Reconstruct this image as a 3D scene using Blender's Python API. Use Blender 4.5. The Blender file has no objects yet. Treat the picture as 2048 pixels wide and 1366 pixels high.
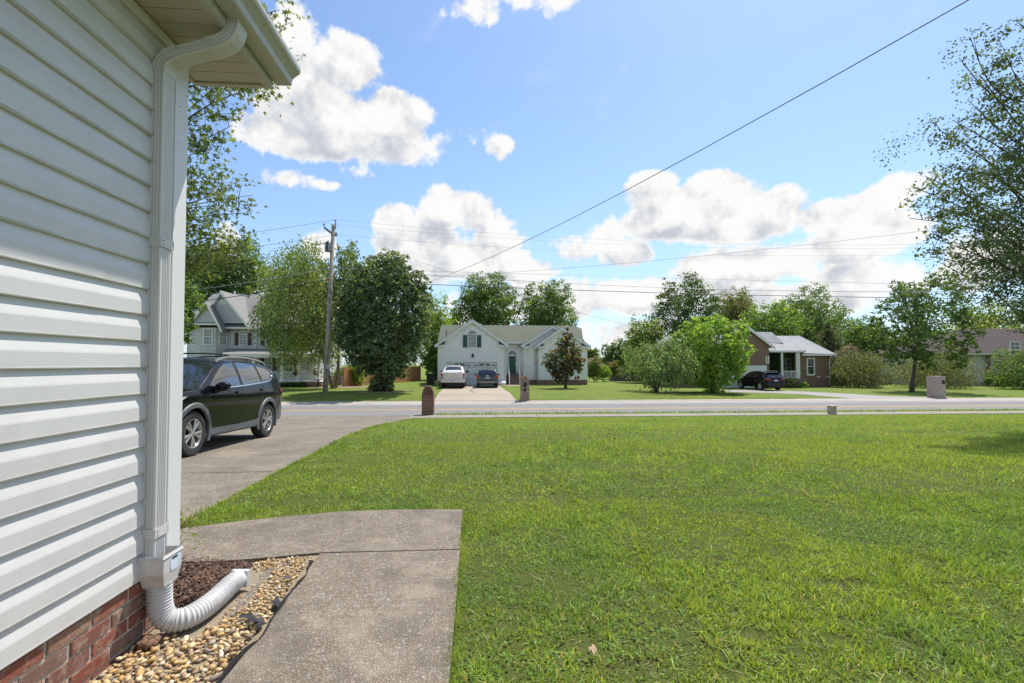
import bpy, bmesh, math, random
import numpy as np
from mathutils import Vector, Matrix

sc = bpy.context.scene
R = math.radians
# ------------------------------------------------------------------ camera
CZ = 1.345
YAW, PITCH, FPX, SHY = math.atan(67/950), R(1.6), 950.0, 17.5
FW = np.array([math.sin(YAW)*math.cos(PITCH), math.cos(YAW)*math.cos(PITCH), math.sin(PITCH)])
RT = np.array([math.cos(YAW), -math.sin(YAW), 0.0])
UP = np.cross(RT, FW)
cd = bpy.data.cameras.new('camera')
cd.sensor_width = 36; cd.sensor_fit = 'HORIZONTAL'; cd.lens = FPX/2048*36
cd.shift_y = SHY/2048; cd.clip_start = 0.05; cd.clip_end = 3000
cam = bpy.data.objects.new('camera', cd); sc.collection.objects.link(cam)
M = Matrix.Identity(4)
for i in range(3):
    M[i][0], M[i][1], M[i][2] = RT[i], UP[i], -FW[i]
M[2][3] = CZ
cam.matrix_world = M
sc.camera = cam
# ------------------------------------------------------------------ exposure, render settings
sc.view_settings.view_transform = 'Standard'; sc.view_settings.look = 'None'
sc.view_settings.gamma = 1; sc.view_settings.use_curve_mapping = False
sc.view_settings.exposure = 0.86
sc.render.engine = 'CYCLES'
sc.cycles.max_bounces = 7; sc.cycles.diffuse_bounces = 3; sc.cycles.glossy_bounces = 3
sc.cycles.transmission_bounces = 4; sc.cycles.transparent_max_bounces = 6
sc.cycles.use_denoising = True
try: sc.cycles.denoiser = 'OPENIMAGEDENOISE'
except Exception: pass
sc.cycles.caustics_reflective = False; sc.cycles.caustics_refractive = False
sc.cycles.sample_clamp_indirect = 6
# ------------------------------------------------------------------ sun and sky
SUN_AZ, SUN_EL = 40.0, 62.0                # azimuth from +Y towards +X
SV = Vector((math.sin(R(SUN_AZ))*math.cos(R(SUN_EL)), math.cos(R(SUN_AZ))*math.cos(R(SUN_EL)), math.sin(R(SUN_EL))))
sl = bpy.data.lights.new('sun', 'SUN'); sl.energy = 3.3; sl.angle = R(0.53); sl.color = (1.0, 0.955, 0.88)
sun = bpy.data.objects.new('sun', sl); sc.collection.objects.link(sun)
sun.rotation_euler = SV.to_track_quat('Z', 'Y').to_euler()
sun.location = (20, 20, 40)

class NT:
    """small helper for writing node graphs"""
    def __init__(s, tree): s.t = tree; s.n = tree.nodes; s.l = tree.links
    def put(s, sock, v):
        if v is None: return
        if isinstance(v, bpy.types.NodeSocket): s.l.new(v, sock)
        elif isinstance(v, bpy.types.Node): s.l.new(v.outputs[0], sock)
        else:
            try: sock.default_value = v
            except Exception: sock.default_value = tuple(v)+(1,) if hasattr(v, '__len__') else v
    def node(s, t, ins={}, **kw):
        n = s.n.new(t)
        for k, v in kw.items(): setattr(n, k, v)
        for k, v in ins.items(): s.put(n.inputs[k], v)
        return n
    def m(s, op, a, b=None, c=None, clamp=False):
        n = s.n.new('ShaderNodeMath'); n.operation = op; n.use_clamp = clamp
        s.put(n.inputs[0], a); s.put(n.inputs[1], b); s.put(n.inputs[2], c)
        return n.outputs[0]
    def vm(s, op, a, b=None, out=0):
        n = s.n.new('ShaderNodeVectorMath'); n.operation = op
        s.put(n.inputs[0], a)
        if b is not None:
            if op == 'SCALE': s.put(n.inputs['Scale'], b)
            else: s.put(n.inputs[1], b)
        return n.outputs[out]
    def ss(s, v, a, b, lo=0.0, hi=1.0):
        n = s.node('ShaderNodeMapRange', interpolation_type='SMOOTHSTEP')
        for k, x in enumerate((v, a, b, lo, hi)): s.put(n.inputs[k], x)
        return n.outputs[0]
    def mix(s, f, a, b, mode='MIX'):
        n = s.n.new('ShaderNodeMix'); n.data_type = 'RGBA'; n.blend_type = mode
        s.put(n.inputs[0], f)
        for k, v in ((6, a), (7, b)):
            if not isinstance(v, (bpy.types.NodeSocket, bpy.types.Node)) and len(v) == 3: v = tuple(v)+(1,)
            s.put(n.inputs[k], v)
        return n.outputs[2]
    def noise(s, vec, scale, detail=4, rough=.55, dist=0, dim='3D', out=0):
        n = s.node('ShaderNodeTexNoise', {'Scale': scale, 'Detail': detail, 'Roughness': rough, 'Distortion': dist}, noise_dimensions=dim)
        if vec is not None: s.put(n.inputs['Vector'], vec)
        return n.outputs[out]
    def ramp(s, f, stops):
        n = s.n.new('ShaderNodeValToRGB'); s.put(n.inputs[0], f)
        e = n.color_ramp.elements
        while len(e) < len(stops): e.new(0.5)
        for k, (p, c) in enumerate(stops):
            e[k].position = p; e[k].color = tuple(c)+(1,)
        return n.outputs[0]

world = bpy.data.worlds.new('World'); sc.world = world; world.use_nodes = True
world.cycles.sampling_method = 'MANUAL'; world.cycles.sample_map_resolution = 512
w = NT(world.node_tree); w.n.clear()
sky = w.node('ShaderNodeTexSky', sky_type='NISHITA', sun_disc=False)
sky.sun_elevation = R(SUN_EL); sky.sun_rotation = R(SUN_AZ); sky.altitude = 150
sky.air_density = 1.0; sky.dust_density = 0.6; sky.ozone_density = 1.8
SKY_STRENGTH = 0.116
CLOUD_WHITE = 0.525
tc = w.node('ShaderNodeTexCoord'); D = tc.outputs['Generated']
D = w.vm('NORMALIZE', D)
sp = w.node('ShaderNodeSeparateXYZ', {0: D})
dx, dy, dz = sp.outputs
az = w.m('ARCTAN2', dx, dy)
el = w.m('ARCSINE', dz)
# cumulus banks all round the sky: azimuth, elevation, half width, half height (degrees), softness of edge
CLOUDS = [
    (-15.6,30.8,4.1,3.0,1), (-17.7,26.7,7.9,3.7,1.1), (-10.6,26.9,6.3,2.9,1.1), (-21.3,23.5,6.0,2.3,1), (-14.5,23.8,9.8,2.1,1), (-6.2,25.6,5.2,2.2,0.32),
    (-18.3,28.0,5.8,4.0,1), (-22.1,19.3,3.2,1.4,0.32), (2.0,24.6,1.7,1.2,0.32), (-17.7,19.4,2.1,0.5,0.32), (-14.2,21.4,2.0,0.8,0.32), (-0.8,37.3,3.4,1.6,0.55),
    (-20.9,32.6,2.5,2.8,0.5), (7.2,38.4,4.7,1.4,0.32), (-2.0,17.7,5.7,2.9,1.1), (2.6,15.2,4.2,3.1,1), (-9.9,15.9,2.7,2.5,1), (-5.8,13.9,6.5,3.1,1.1),
    (0.2,12.3,7.8,2.9,1.1), (6.2,11.2,3.6,1.9,1), (-8.1,10.9,5.8,2.3,1), (20.4,19.2,3.5,2.5,1.1), (27.9,18.6,4.8,2.4,1.1), (24.7,16.4,8.0,3.2,1.2),
    (33.7,16.3,2.8,2.0,1), (30.3,14.8,7.8,2.3,1.1), (38.1,14.6,4.6,1.8,1), (41.5,15.4,3.3,1.5,0.9), (44.1,16.1,3.2,1.2,0.32), (17.5,12.6,3.4,1.7,1),
    (29.8,10.6,9.8,2.4,0.9), (40.5,11.9,5.1,2.6,1), (41.5,8.0,5.3,2.4,0.9), (20.3,7.9,12.1,2.3,0.8), (35.3,6.5,8.8,2.0,0.8), (10.4,7.6,7.7,2.7,0.8),
    (48.8,8.8,4.3,2.5,0.8), (2.6,7.0,7.2,2.4,0.7), (-27.3,12.6,1.7,2.0,0.9), (-25.9,8.7,2.7,2.6,0.9), (-18.1,13.1,1.9,1.7,0.9), (-19.1,7.0,6.1,3.3,0.8),
    (-35.4,12.8,5.1,3.6,1), (-40.6,19.9,4.7,3.5,0.9), (26.7,3.7,13.3,1.6,0.8), (13.4,3.1,10.5,1.9,0.32), (15.2,15.5,2.0,1.7,0.32), (11.6,13.4,3.2,1.4,0.32),
    (54.1,11.8,2.3,2.6,0.9), (71.2,9.4,14.8,5.2,1), (83.2,24.5,11.3,5.3,1), (95.8,16.8,10.0,4.8,1), (101.8,34.9,16.4,4.1,1), (122.1,14.8,13.7,5.5,1),  # unseen banks beyond the frame, added and enlarged for white fill light
    (125.3,43.1,16.0,4.1,1), (137.0,7.5,8.8,5.2,1), (150.9,26.1,14.0,5.6,1), (162.9,16.0,12.5,4.7,1), (179.3,36.0,17.7,5.8,1), (183.9,10.4,10.7,4.2,1),
    (199.8,45.4,19.0,5.0,1), (213.1,11.1,8.9,4.5,1), (224.0,23.8,17.2,5.0,1), (227.0,15.8,14.7,4.7,1), (238.6,32.0,18.2,5.9,1), (250.3,10.5,9.5,4.1,1),
    (268.5,44.1,16.4,5.1,1), (273.8,10.4,9.7,5.6,1), (284.5,23.5,11.5,4.7,1),
]
warp = w.noise(D, 10.0, 8, .62)
warp2 = w.noise(w.vm('ADD', D, (3.1, 1.7, 0.4)), 24.0, 4, .6)
wob = w.m('MULTIPLY_ADD', warp, 3.4, w.m('MULTIPLY_ADD', warp2, 1.1, -2.25))
P = w.node('ShaderNodeCombineXYZ', {0: az, 1: el}).outputs[0]
P2 = w.vm('ADD', P, (R(.8), R(2.4), 0))      # a little higher up and nearer the sun
field = above = None
for (a, e, ha, he, amp) in CLOUDS:
    if a > 180: a -= 360
    sx, sy = 1/R(ha), 1/R(he)
    q = w.node('ShaderNodeVectorMath', {0: P, 1: (sx, sy, 0), 2: (-R(a)*sx, -R(e)*sy, 0)}, operation='MULTIPLY_ADD').outputs[0]
    f = w.m('MULTIPLY_ADD', w.vm('DOT_PRODUCT', q, q, out=1), -amp, amp)
    field = f if field is None else w.m('MAXIMUM', field, f)
    if he > 1.7:
        q = w.node('ShaderNodeVectorMath', {0: P2, 1: (sx, sy, 0), 2: (-R(a)*sx, -R(e)*sy, 0)}, operation='MULTIPLY_ADD').outputs[0]
        f = w.m('MULTIPLY_ADD', w.vm('DOT_PRODUCT', q, q, out=1), -amp, amp)
        above = f if above is None else w.m('MAXIMUM', above, f)
field = w.m('MAXIMUM', field, -2.2)
dens = w.m('ADD', field, wob)
cov = w.ss(dens, -.08, .42)
# billow light: how much more cloud lies above and towards the sun from here
warpo = w.noise(w.vm('ADD', D, (SV[0]*.03, SV[1]*.03, .034)), 10.0, 4, .62)
lit = w.m('MULTIPLY', w.m('SUBTRACT', warp, warpo), 1.15)
base = w.m('MULTIPLY', w.ss(w.m('SUBTRACT', above, field), -.55, .75), w.ss(dens, .15, .9))
shade = w.m('SUBTRACT', w.m('ADD', w.m('MULTIPLY_ADD', warp2, .14, .955), lit), w.m('MULTIPLY', base, .33))
shade = w.m('MINIMUM', w.m('MAXIMUM', shade, .70), 1.03)
ccol = w.mix(w.ss(shade, .74, .98), (.84, .89, .97), (1.0, .995, .985))
ccol = w.vm('SCALE', ccol, w.m('MULTIPLY', shade, CLOUD_WHITE))
skyc = w.vm('MULTIPLY', sky.outputs[0], (SKY_STRENGTH*.87, SKY_STRENGTH*.93, SKY_STRENGTH*.98))
# pale summer haze low in the sky
hz = w.ss(el, R(26), R(0), 0.0, .45)
skyc = w.mix(hz, skyc, (.26, .36, .525))
thin = w.m('MULTIPLY', w.ss(warp, .56, .8), .22)
cov = w.m('MAXIMUM', cov, w.m('MULTIPLY', thin, w.ss(el, R(-1), R(3))))
cov = w.m('MULTIPLY', cov, w.ss(el, R(-2.5), R(-.5)))
full = w.mix(cov, skyc, ccol)
bg = w.node('ShaderNodeBackground', {'Color': full, 'Strength': 1.0})
w.node('ShaderNodeOutputWorld', {'Surface': bg.outputs[0]})
# ------------------------------------------------------------------ helpers
rng = np.random.default_rng(7); random.seed(7)
COL = sc.collection
ORG = {}
def ray(px, py): return FW+RT*(px-1024)/FPX+UP*(683+SHY-py)/FPX
def at(px, py, Y):
    r = ray(px, py); t = Y/r[1]; return np.array([r[0]*t, Y, CZ+r[2]*t])
def onz(px, py, z):
    r = ray(px, py); t = (z-CZ)/r[2]; return np.array([r[0]*t, r[1]*t, z])
def finish(o, label=None, cat=None, group=None, kind=None):
    if label: o['label'] = label
    if cat: o['category'] = cat
    if group: o['group'] = group
    if kind: o['kind'] = kind
    return o
def thing(name, label, cat, loc=(0, 0, 0), group=None):
    o = bpy.data.objects.new(name, None); COL.objects.link(o)
    o.location = tuple(float(v) for v in loc); o.empty_display_size = .2
    ORG[o.name] = np.array(loc, float)
    return finish(o, label, cat, group)
def link(name, me, parent=None, kind=None):
    o = bpy.data.objects.new(name, me); COL.objects.link(o)
    if parent is not None:
        o.parent = parent; ORG[o.name] = ORG.get(parent.name, np.zeros(3))
    if kind: o['kind'] = kind
    return o
def np_mesh(name, V, T, mat=None, smooth=False, col=None):
    """fast mesh from arrays; T is (n, k) with one polygon size"""
    V = np.asarray(V, np.float32); T = np.asarray(T, np.int32)
    me = bpy.data.meshes.new(name)
    me.vertices.add(len(V)); me.vertices.foreach_set('co', V.ravel())
    n, k = T.shape
    me.loops.add(n*k); me.loops.foreach_set('vertex_index', T.ravel())
    me.polygons.add(n); me.polygons.foreach_set('loop_start', np.arange(0, n*k, k, dtype=np.int32))
    try: me.polygons.foreach_set('loop_total', np.full(n, k, np.int32))
    except Exception: pass
    me.polygons.foreach_set('use_smooth', np.full(n, smooth))
    me.update(calc_edges=True)
    if col is not None:
        a = me.attributes.new('col', 'FLOAT_COLOR', 'POINT')
        c = np.ones((len(V), 4), np.float32); c[:, :3] = col
        a.data.foreach_set('color', c.ravel())
    if mat: me.materials.append(mat)
    return me
class MB:
    def __init__(s): s.v = []; s.f = []
    def add(s, vs, fs):
        o = len(s.v); s.v += [tuple(map(float, p)) for p in vs]; s.f += [tuple(i+o for i in f) for f in fs]; return s
    def box(s, x0, x1, y0, y1, z0, z1):
        x0, x1 = sorted((x0, x1)); y0, y1 = sorted((y0, y1)); z0, z1 = sorted((z0, z1))
        return s.add([(x0,y0,z0),(x1,y0,z0),(x1,y1,z0),(x0,y1,z0),(x0,y0,z1),(x1,y0,z1),(x1,y1,z1),(x0,y1,z1)],
                     [(0,3,2,1),(4,5,6,7),(0,1,5,4),(1,2,6,5),(2,3,7,6),(3,0,4,7)])
    def prism(s, poly, d):
        """extrude a 3D polygon by vector d"""
        n = len(poly); p = [np.array(q, float) for q in poly]; d = np.array(d, float)
        s.add(p+[q+d for q in p], [tuple(range(n))[::-1], tuple(range(n, 2*n))]+[(i, (i+1) % n, n+(i+1) % n, n+i) for i in range(n)])
        return s
    def tube(s, path, r, n=8, cap=True, sec=None, up=None):
        """sweep; r number or list; sec optional 2D section (list of (a, b)) scaled by r"""
        p = np.array(path, float); k = len(p)
        rr = np.full(k, r, float) if np.isscalar(r) else np.array(r, float)
        if sec is None: sec = [(math.cos(2*math.pi*i/n), math.sin(2*math.pi*i/n)) for i in range(n)]
        n = len(sec); o = len(s.v)
        prev = None
        for i in range(k):
            t = p[min(i+1, k-1)]-p[max(i-1, 0)]; t = t/(np.linalg.norm(t)+1e-9)
            if prev is None:
                a = np.array(up if up is not None else ((0, 0, 1) if abs(t[2]) < .9 else (1, 0, 0)), float)
            else: a = prev
            a = a-t*(a@t); a /= np.linalg.norm(a)+1e-9; prev = a; b = np.cross(t, a)
            for (u, v) in sec: s.v.append(tuple(p[i]+(a*u+b*v)*rr[i]))
        for i in range(k-1):
            for j in range(n):
                s.f.append((o+i*n+j, o+i*n+(j+1) % n, o+(i+1)*n+(j+1) % n, o+(i+1)*n+j))
        if cap:
            s.f.append(tuple(o+j for j in range(n))[::-1]); s.f.append(tuple(o+(k-1)*n+j for j in range(n)))
        return s
    def lathe(s, prof, c, axis, n=24, close=False):
        """prof list of (radius, along); axis unit vector; c origin"""
        a = np.array(axis, float); a /= np.linalg.norm(a)
        h = np.array((0, 0, 1.) if abs(a[2]) < .9 else (1., 0, 0)); u = np.cross(a, h); u /= np.linalg.norm(u); v = np.cross(a, u)
        o = len(s.v); c = np.array(c, float); m = len(prof)
        for i in range(n):
            t = 2*math.pi*i/n
            for (r, l) in prof: s.v.append(tuple(c+a*l+(u*math.cos(t)+v*math.sin(t))*r))
        for i in range(n):
            i2 = (i+1) % n
            for j in range(m-1): s.f.append((o+i*m+j, o+i*m+j+1, o+i2*m+j+1, o+i2*m+j))
        return s
    def mesh(s, name, mat, smooth=False, org=None, bevel=0):
        V = np.array(s.v, float)
        if org is not None: V = V-org
        me = bpy.data.meshes.new(name); me.from_pydata(V.tolist(), [], s.f)
        if bevel:
            bm = bmesh.new(); bm.from_mesh(me); bmesh.ops.remove_doubles(bm, verts=bm.verts, dist=1e-5)
            bmesh.ops.bevel(bm, geom=[e for e in bm.edges if len(e.link_faces) == 2 and e.calc_face_angle() > .5], offset=bevel, segments=2, affect='EDGES', profile=.5)
            bm.to_mesh(me); bm.free()
        if smooth is True: me.polygons.foreach_set('use_smooth', [True]*len(me.polygons))
        elif smooth:
            bm = bmesh.new(); bm.from_mesh(me)
            bmesh.ops.remove_doubles(bm, verts=bm.verts, dist=1e-5)
            for f in bm.faces: f.smooth = True
            for e in bm.edges:
                if len(e.link_faces) == 2 and e.calc_face_angle() > R(smooth): e.smooth = False
            bm.to_mesh(me); bm.free()
        if mat: me.materials.append(mat)
        me.update(); return me
    def build(s, name, mat, parent=None, smooth=False, bevel=0, kind=None):
        org = ORG.get(parent.name) if parent is not None else None
        return link(name, s.mesh(name, mat, smooth, org, bevel), parent, kind)
def share(name, src, parent, loc=(0, 0, 0), rot=(0, 0, 0), scale=(1, 1, 1)):
    o = bpy.data.objects.new(name, src); COL.objects.link(o); o.parent = parent
    o.location = tuple(float(v) for v in (np.array(loc)-ORG.get(parent.name, 0))); o.rotation_euler = rot; o.scale = scale
    return o
# ------------------------------------------------------------------ materials
MATS = {}
def newmat(name):
    m = bpy.data.materials.new(name); m.use_nodes = True
    t = NT(m.node_tree); t.n.clear(); MATS[name] = m
    return m, t
def coords(t, obj=True):
    return t.node('ShaderNodeTexCoord').outputs['Object'] if obj else t.node('ShaderNodeNewGeometry').outputs['Position']
def principled(t, col, rough=.6, metal=0, spec=.5, coat=0, bump=None, trans=0, normal=None, coatr=.05):
    p = t.node('ShaderNodeBsdfPrincipled', {'Base Color': col, 'Roughness': rough, 'Metallic': metal, 'Specular IOR Level': spec, 'Coat Weight': coat, 'Coat Roughness': coatr, 'Transmission Weight': trans})
    if bump is not None:
        h, st, di = bump
        b = t.node('ShaderNodeBump', {'Height': h, 'Strength': st, 'Distance': di}); t.l.new(b.outputs[0], p.inputs['Normal'])
    t.node('ShaderNodeOutputMaterial', {'Surface': p.outputs[0]})
    return p
def simple(name, col, rough=.6, metal=0, spec=.5, coat=0, var=.12, scale=6, bump=0, bscale=60, obj=True, dirt=None):
    """plain procedural material: colour with soft mottling and fine relief"""
    m, t = newmat(name); P = coords(t, obj)
    n = t.noise(P, scale, 5, .6)
    c2 = tuple(max(0, v*(1-var*1.6)) for v in col); c3 = tuple(min(1, v*(1+var)) for v in col)
    c = t.mix(t.ss(n, .3, .7), c2, c3)
    if dirt: c = t.mix(t.m('MULTIPLY', t.ss(t.noise(P, dirt[1], 6, .65), .5, .78), dirt[2]), c, dirt[0])
    b = (t.noise(P, bscale, 4, .6), bump, .01) if bump else None
    principled(t, c, rough, metal, spec, coat, b)
    return m
def leafmat(name, trans=.4, gloss=.04):
    m, t = newmat(name)
    a = t.node('ShaderNodeAttribute', attribute_name='col').outputs['Color']
    d = t.node('ShaderNodeBsdfDiffuse', {'Color': a})
    tr = t.node('ShaderNodeBsdfTranslucent', {'Color': t.mix(1.0, a, (1.35, 1.25, .5), 'MULTIPLY')})
    g = t.node('ShaderNodeBsdfGlossy', {'Color': (1, 1, 1, 1), 'Roughness': .55})
    s1 = t.node('ShaderNodeMixShader', {0: trans, 1: d.outputs[0], 2: tr.outputs[0]})
    s2 = t.node('ShaderNodeMixShader', {0: gloss, 1: s1.outputs[0], 2: g.outputs[0]})
    t.node('ShaderNodeOutputMaterial', {'Surface': s2.outputs[0]})
    return m
def brickmat(name, cols, mortar, scale=1.0, rough=.85):
    m, t = newmat(name); P = coords(t)
    s = t.node('ShaderNodeSeparateXYZ', {0: P})
    v = t.node('ShaderNodeCombineXYZ', {0: t.m('ADD', s.outputs[0], s.outputs[1]), 1: s.outputs[2]}).outputs[0]
    b = t.node('ShaderNodeTexBrick', {'Vector': v, 'Scale': scale, 'Mortar Size': .011, 'Mortar Smooth': .2, 'Brick Width': .205, 'Row Height': .068,
               'Color1': cols[0]+(1,), 'Color2': cols[1]+(1,), 'Mortar': mortar+(1,)})
    n = t.noise(P, 5, 5, .7)
    c = t.mix(t.ss(n, .35, .75, 0, .6), b.outputs[0], cols[2])
    principled(t, c, rough, bump=(b.outputs[1], .4, -.01))
    return m
def shinglemat(name, c1, c2, c3):
    m, t = newmat(name); P = coords(t)
    s = t.node('ShaderNodeSeparateXYZ', {0: P})
    v = t.node('ShaderNodeCombineXYZ', {0: t.m('ADD', s.outputs[0], t.m('MULTIPLY', s.outputs[1], .31)), 1: t.m('MULTIPLY', s.outputs[2], 1.6)}).outputs[0]
    b = t.node('ShaderNodeTexBrick', {'Vector': v, 'Scale': 1, 'Mortar Size': .006, 'Brick Width': .3, 'Row Height': .14, 'Color1': c1+(1,), 'Color2': c2+(1,), 'Mortar': tuple(x*.55 for x in c1)+(1,)})
    c = t.mix(t.ss(t.noise(P, .6, 6, .7), .35, .7, 0, .6), b.outputs[0], c3)
    c = t.mix(t.ss(t.noise(P, 14, 3, .7), .3, .7, 0, .35), c, tuple(x*1.3 for x in c2))
    principled(t, c, .92, bump=(b.outputs[1], .3, -.01))
    return m

SB_, EXP_ = .315, .1268
# vinyl siding of the near house
def m_siding():
    m, t = newmat('vinyl_siding'); P = coords(t, False)
    stretch = t.vm('MULTIPLY', P, (30, 1.2, 30))
    g = t.noise(stretch, 5, 4, .6)
    big = t.noise(P, 2.2, 5, .65)
    c = t.mix(t.ss(big, .35, .75), (.62, .61, .59), (.555, .545, .525))
    c = t.mix(t.m('MULTIPLY', t.ss(t.noise(P, 9, 6, .7), .55, .8), .16), c, (.48, .47, .40))
    s = t.node('ShaderNodeSeparateXYZ', {0: P}).outputs[2]
    low = t.m('MULTIPLY', t.ss(s, .75, .3), t.ss(t.noise(P, 6, 5, .6), .35, .7))
    c = t.mix(t.m('MULTIPLY', low, .14), c, (.45, .40, .33))
    # mildew collects along the courses high under the eave
    high = t.m('MULTIPLY', t.ss(s, 1.7, 2.9), t.ss(t.noise(P, 3.5, 5, .65), .38, .7))
    c = t.mix(t.m('MULTIPLY', high, .30), c, (.50, .50, .38))
    # grime held along the lower lip of each course
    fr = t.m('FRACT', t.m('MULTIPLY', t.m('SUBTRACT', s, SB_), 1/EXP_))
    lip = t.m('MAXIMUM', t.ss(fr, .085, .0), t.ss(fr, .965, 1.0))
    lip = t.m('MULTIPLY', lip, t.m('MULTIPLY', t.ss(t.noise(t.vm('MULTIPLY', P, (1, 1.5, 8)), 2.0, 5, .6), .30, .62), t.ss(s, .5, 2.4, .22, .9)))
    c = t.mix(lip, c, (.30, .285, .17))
    principled(t, c, .42, spec=.4, bump=(t.m('ADD', g, t.m('MULTIPLY', t.noise(P, 3.0, 2, .5), 6.0)), .12, .003))
    return m
def m_painted(name, col, streak=(.42, .39, .31), amt=.3, rough=.4):
    m, t = newmat(name); P = coords(t, False)
    v = t.vm('MULTIPLY', P, (14, 14, 1.4))
    c = t.mix(t.m('MULTIPLY', t.ss(t.noise(v, 2.5, 6, .7), .48, .78), amt), col, streak)
    c = t.mix(t.m('MULTIPLY', t.ss(t.noise(P, 40, 3, .7), .6, .8), amt*.5), c, streak)
    principled(t, c, rough, spec=.45, bump=(t.noise(P, 30, 3, .5), .05, .004))
    return m
def m_aggregate(name, tint, dark, dscale, sc1=95):
    """exposed aggregate: small stones set in cement"""
    m, t = newmat(name); P = coords(t, False)
    vo = t.node('ShaderNodeTexVoronoi', {'Vector': P, 'Scale': sc1, 'Randomness': 1}, feature='F1')
    ve = t.node('ShaderNodeTexVoronoi', {'Vector': P, 'Scale': sc1, 'Randomness': 1}, feature='DISTANCE_TO_EDGE')
    hs = t.node('ShaderNodeSeparateXYZ', {0: vo.outputs['Color']}).outputs[0]
    stone = t.ramp(hs, [(0, (.13, .09, .06)), (.18, (.25, .19, .13)), (.36, (.16, .14, .12)), (.55, (.30, .26, .205)), (.72, (.21, .14, .085)), (.88, (.38, .345, .30)), (1, (.10, .09, .08))])
    c = t.mix(t.ss(ve.outputs[0], .03, .14), (.085, .072, .055), stone)
    c = t.mix(.26, c, tint)
    big = t.noise(P, dscale, 7, .72)
    c = t.mix(t.m('MULTIPLY', t.ss(big, .46, .62), dark), c, (.09, .075, .06))
    c = t.mix(t.m('MULTIPLY', t.ss(t.noise(t.vm('ADD', P, (5, 3, 0)), dscale*1.3, 6, .7), .47, .68), .42), c, (.36, .30, .22))
    principled(t, c, .85, bump=(t.m('MINIMUM', ve.outputs[0], .25), .7, .012))
    return m
def m_asphalt():
    m, t = newmat('road_asphalt'); P = coords(t, False)
    n = t.noise(P, 130, 2, .7); big = t.noise(t.vm('MULTIPLY', P, (.12, 1.1, 1)), 1.1, 6, .65)
    c = t.mix(t.ss(n, .3, .7), (.150, .145, .138), (.24, .232, .222))
    c = t.mix(t.ss(big, .38, .68, 0, .5), c, (.165, .16, .155))
    v = t.node('ShaderNodeTexVoronoi', {'Vector': t.vm('ADD', P, t.vm('SCALE', t.noise(P, .8, 4, .6, out=1), 1.4)), 'Scale': .34}, feature='DISTANCE_TO_EDGE').outputs[0]
    c = t.mix(t.ss(v, .012, .0, 0, .5), c, (.06, .06, .06))
    principled(t, c, .9, bump=(n, .4, .004)); return m
def m_concrete(name, a, b, stain=(.2, .17, .13), sscale=1.2):
    m, t = newmat(name); P = coords(t, False)
    c = t.mix(t.ss(t.noise(P, 60, 3, .7), .3, .7), a, b)
    c = t.mix(t.ss(t.noise(P, sscale, 7, .7), .48, .75, 0, .45), c, stain)
    principled(t, c, .88, bump=(t.noise(P, 90, 3, .6), .3, .004)); return m
def m_soil_lawn():
    m, t = newmat('lawn_ground'); P = coords(t, False)
    a = t.noise(P, .35, 6, .65); b = t.noise(P, 2.3, 6, .7); f = t.noise(P, 22, 5, .75); ff = t.noise(P, 90, 3, .7)
    c = t.mix(t.ss(a, .35, .65), (.15, .205, .034), (.205, .25, .046))
    c = t.mix(t.ss(b, .42, .7, 0, .7), c, (.11, .165, .03))
    c = t.mix(t.ss(f, .36, .66, 0, .75), c, (.19, .25, .05))
    c = t.mix(t.ss(ff, .45, .75, 0, .6), c, (.055, .08, .018))
    dry = t.m('MULTIPLY', t.ss(t.noise(P, 1.1, 6, .7), .58, .72), .55)
    c = t.mix(dry, c, (.24, .20, .085))
    # close to the house the soil between the blades shows
    d = t.vm('LENGTH', P, out=1)
    soil = t.mix(t.ss(f, .35, .7), (.045, .042, .018), (.10, .085, .04))
    c = t.mix(t.ss(d, 7.5, 15), t.mix(.42, c, soil), c)
    principled(t, c, .95, spec=.15, bump=(t.m('ADD', f, ff), .8, .05)); return m
def m_bricks_near():
    m, t = newmat('foundation_brick'); P = coords(t, False)
    r = t.node('ShaderNodeObjectInfo').outputs['Random']
    c = t.ramp(r, [(0, (.22, .065, .038)), (.3, (.31, .105, .062)), (.55, (.19, .075, .052)), (.75, (.28, .145, .095)), (1, (.17, .095, .07))])
    n = t.noise(P, 16, 6, .7)
    c = t.mix(t.ss(n, .47, .66, 0, .75), c, (.37, .28, .205))
    c = t.mix(t.ss(t.noise(P, 33, 4, .7), .6, .8, 0, .6), c, (.07, .04, .035))
    principled(t, c, .9, bump=(t.noise(P, 120, 4, .7), .6, .006)); return m
def m_rand(name, stops, rough=.55, attr=False, bump=0):
    m, t = newmat(name); P = coords(t, False)
    r = t.node('ShaderNodeAttribute', attribute_name='col').outputs['Fac'] if attr else t.node('ShaderNodeObjectInfo').outputs['Random']
    c = t.ramp(r, stops)
    c = t.mix(t.ss(t.noise(P, 70, 5, .65), .3, .75, 0, .35), c, (.25, .16, .075))
    c = t.mix(t.ss(t.noise(P, 160, 3, .7), .62, .8, 0, .4), c, (.15, .12, .1))
    principled(t, c, rough, bump=(t.noise(P, 200, 3, .6), .2, .002)); return m
PEB = [(0, (0.404, 0.257, 0.113)), (.12, (0.604, 0.425, 0.187)), (.24, (0.512, 0.289, 0.093)), (.36, (0.651, 0.513, 0.269)), (.46, (0.326, 0.192, 0.086)), (.56, (0.728, 0.610, 0.374)),
       (.66, (0.573, 0.353, 0.123)), (.74, (0.263, 0.192, 0.135)), (.82, (0.573, 0.337, 0.179)), (.89, (0.806, 0.739, 0.568)), (.95, (0.202, 0.184, 0.164)), (1, (0.449, 0.273, 0.179))]
S = {}
S['siding'] = m_siding()
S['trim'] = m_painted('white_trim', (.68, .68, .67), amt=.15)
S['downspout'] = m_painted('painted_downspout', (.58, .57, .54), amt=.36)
S['soffit'] = m_painted('soffit_panel', (.47, .435, .35), amt=.3)
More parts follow.
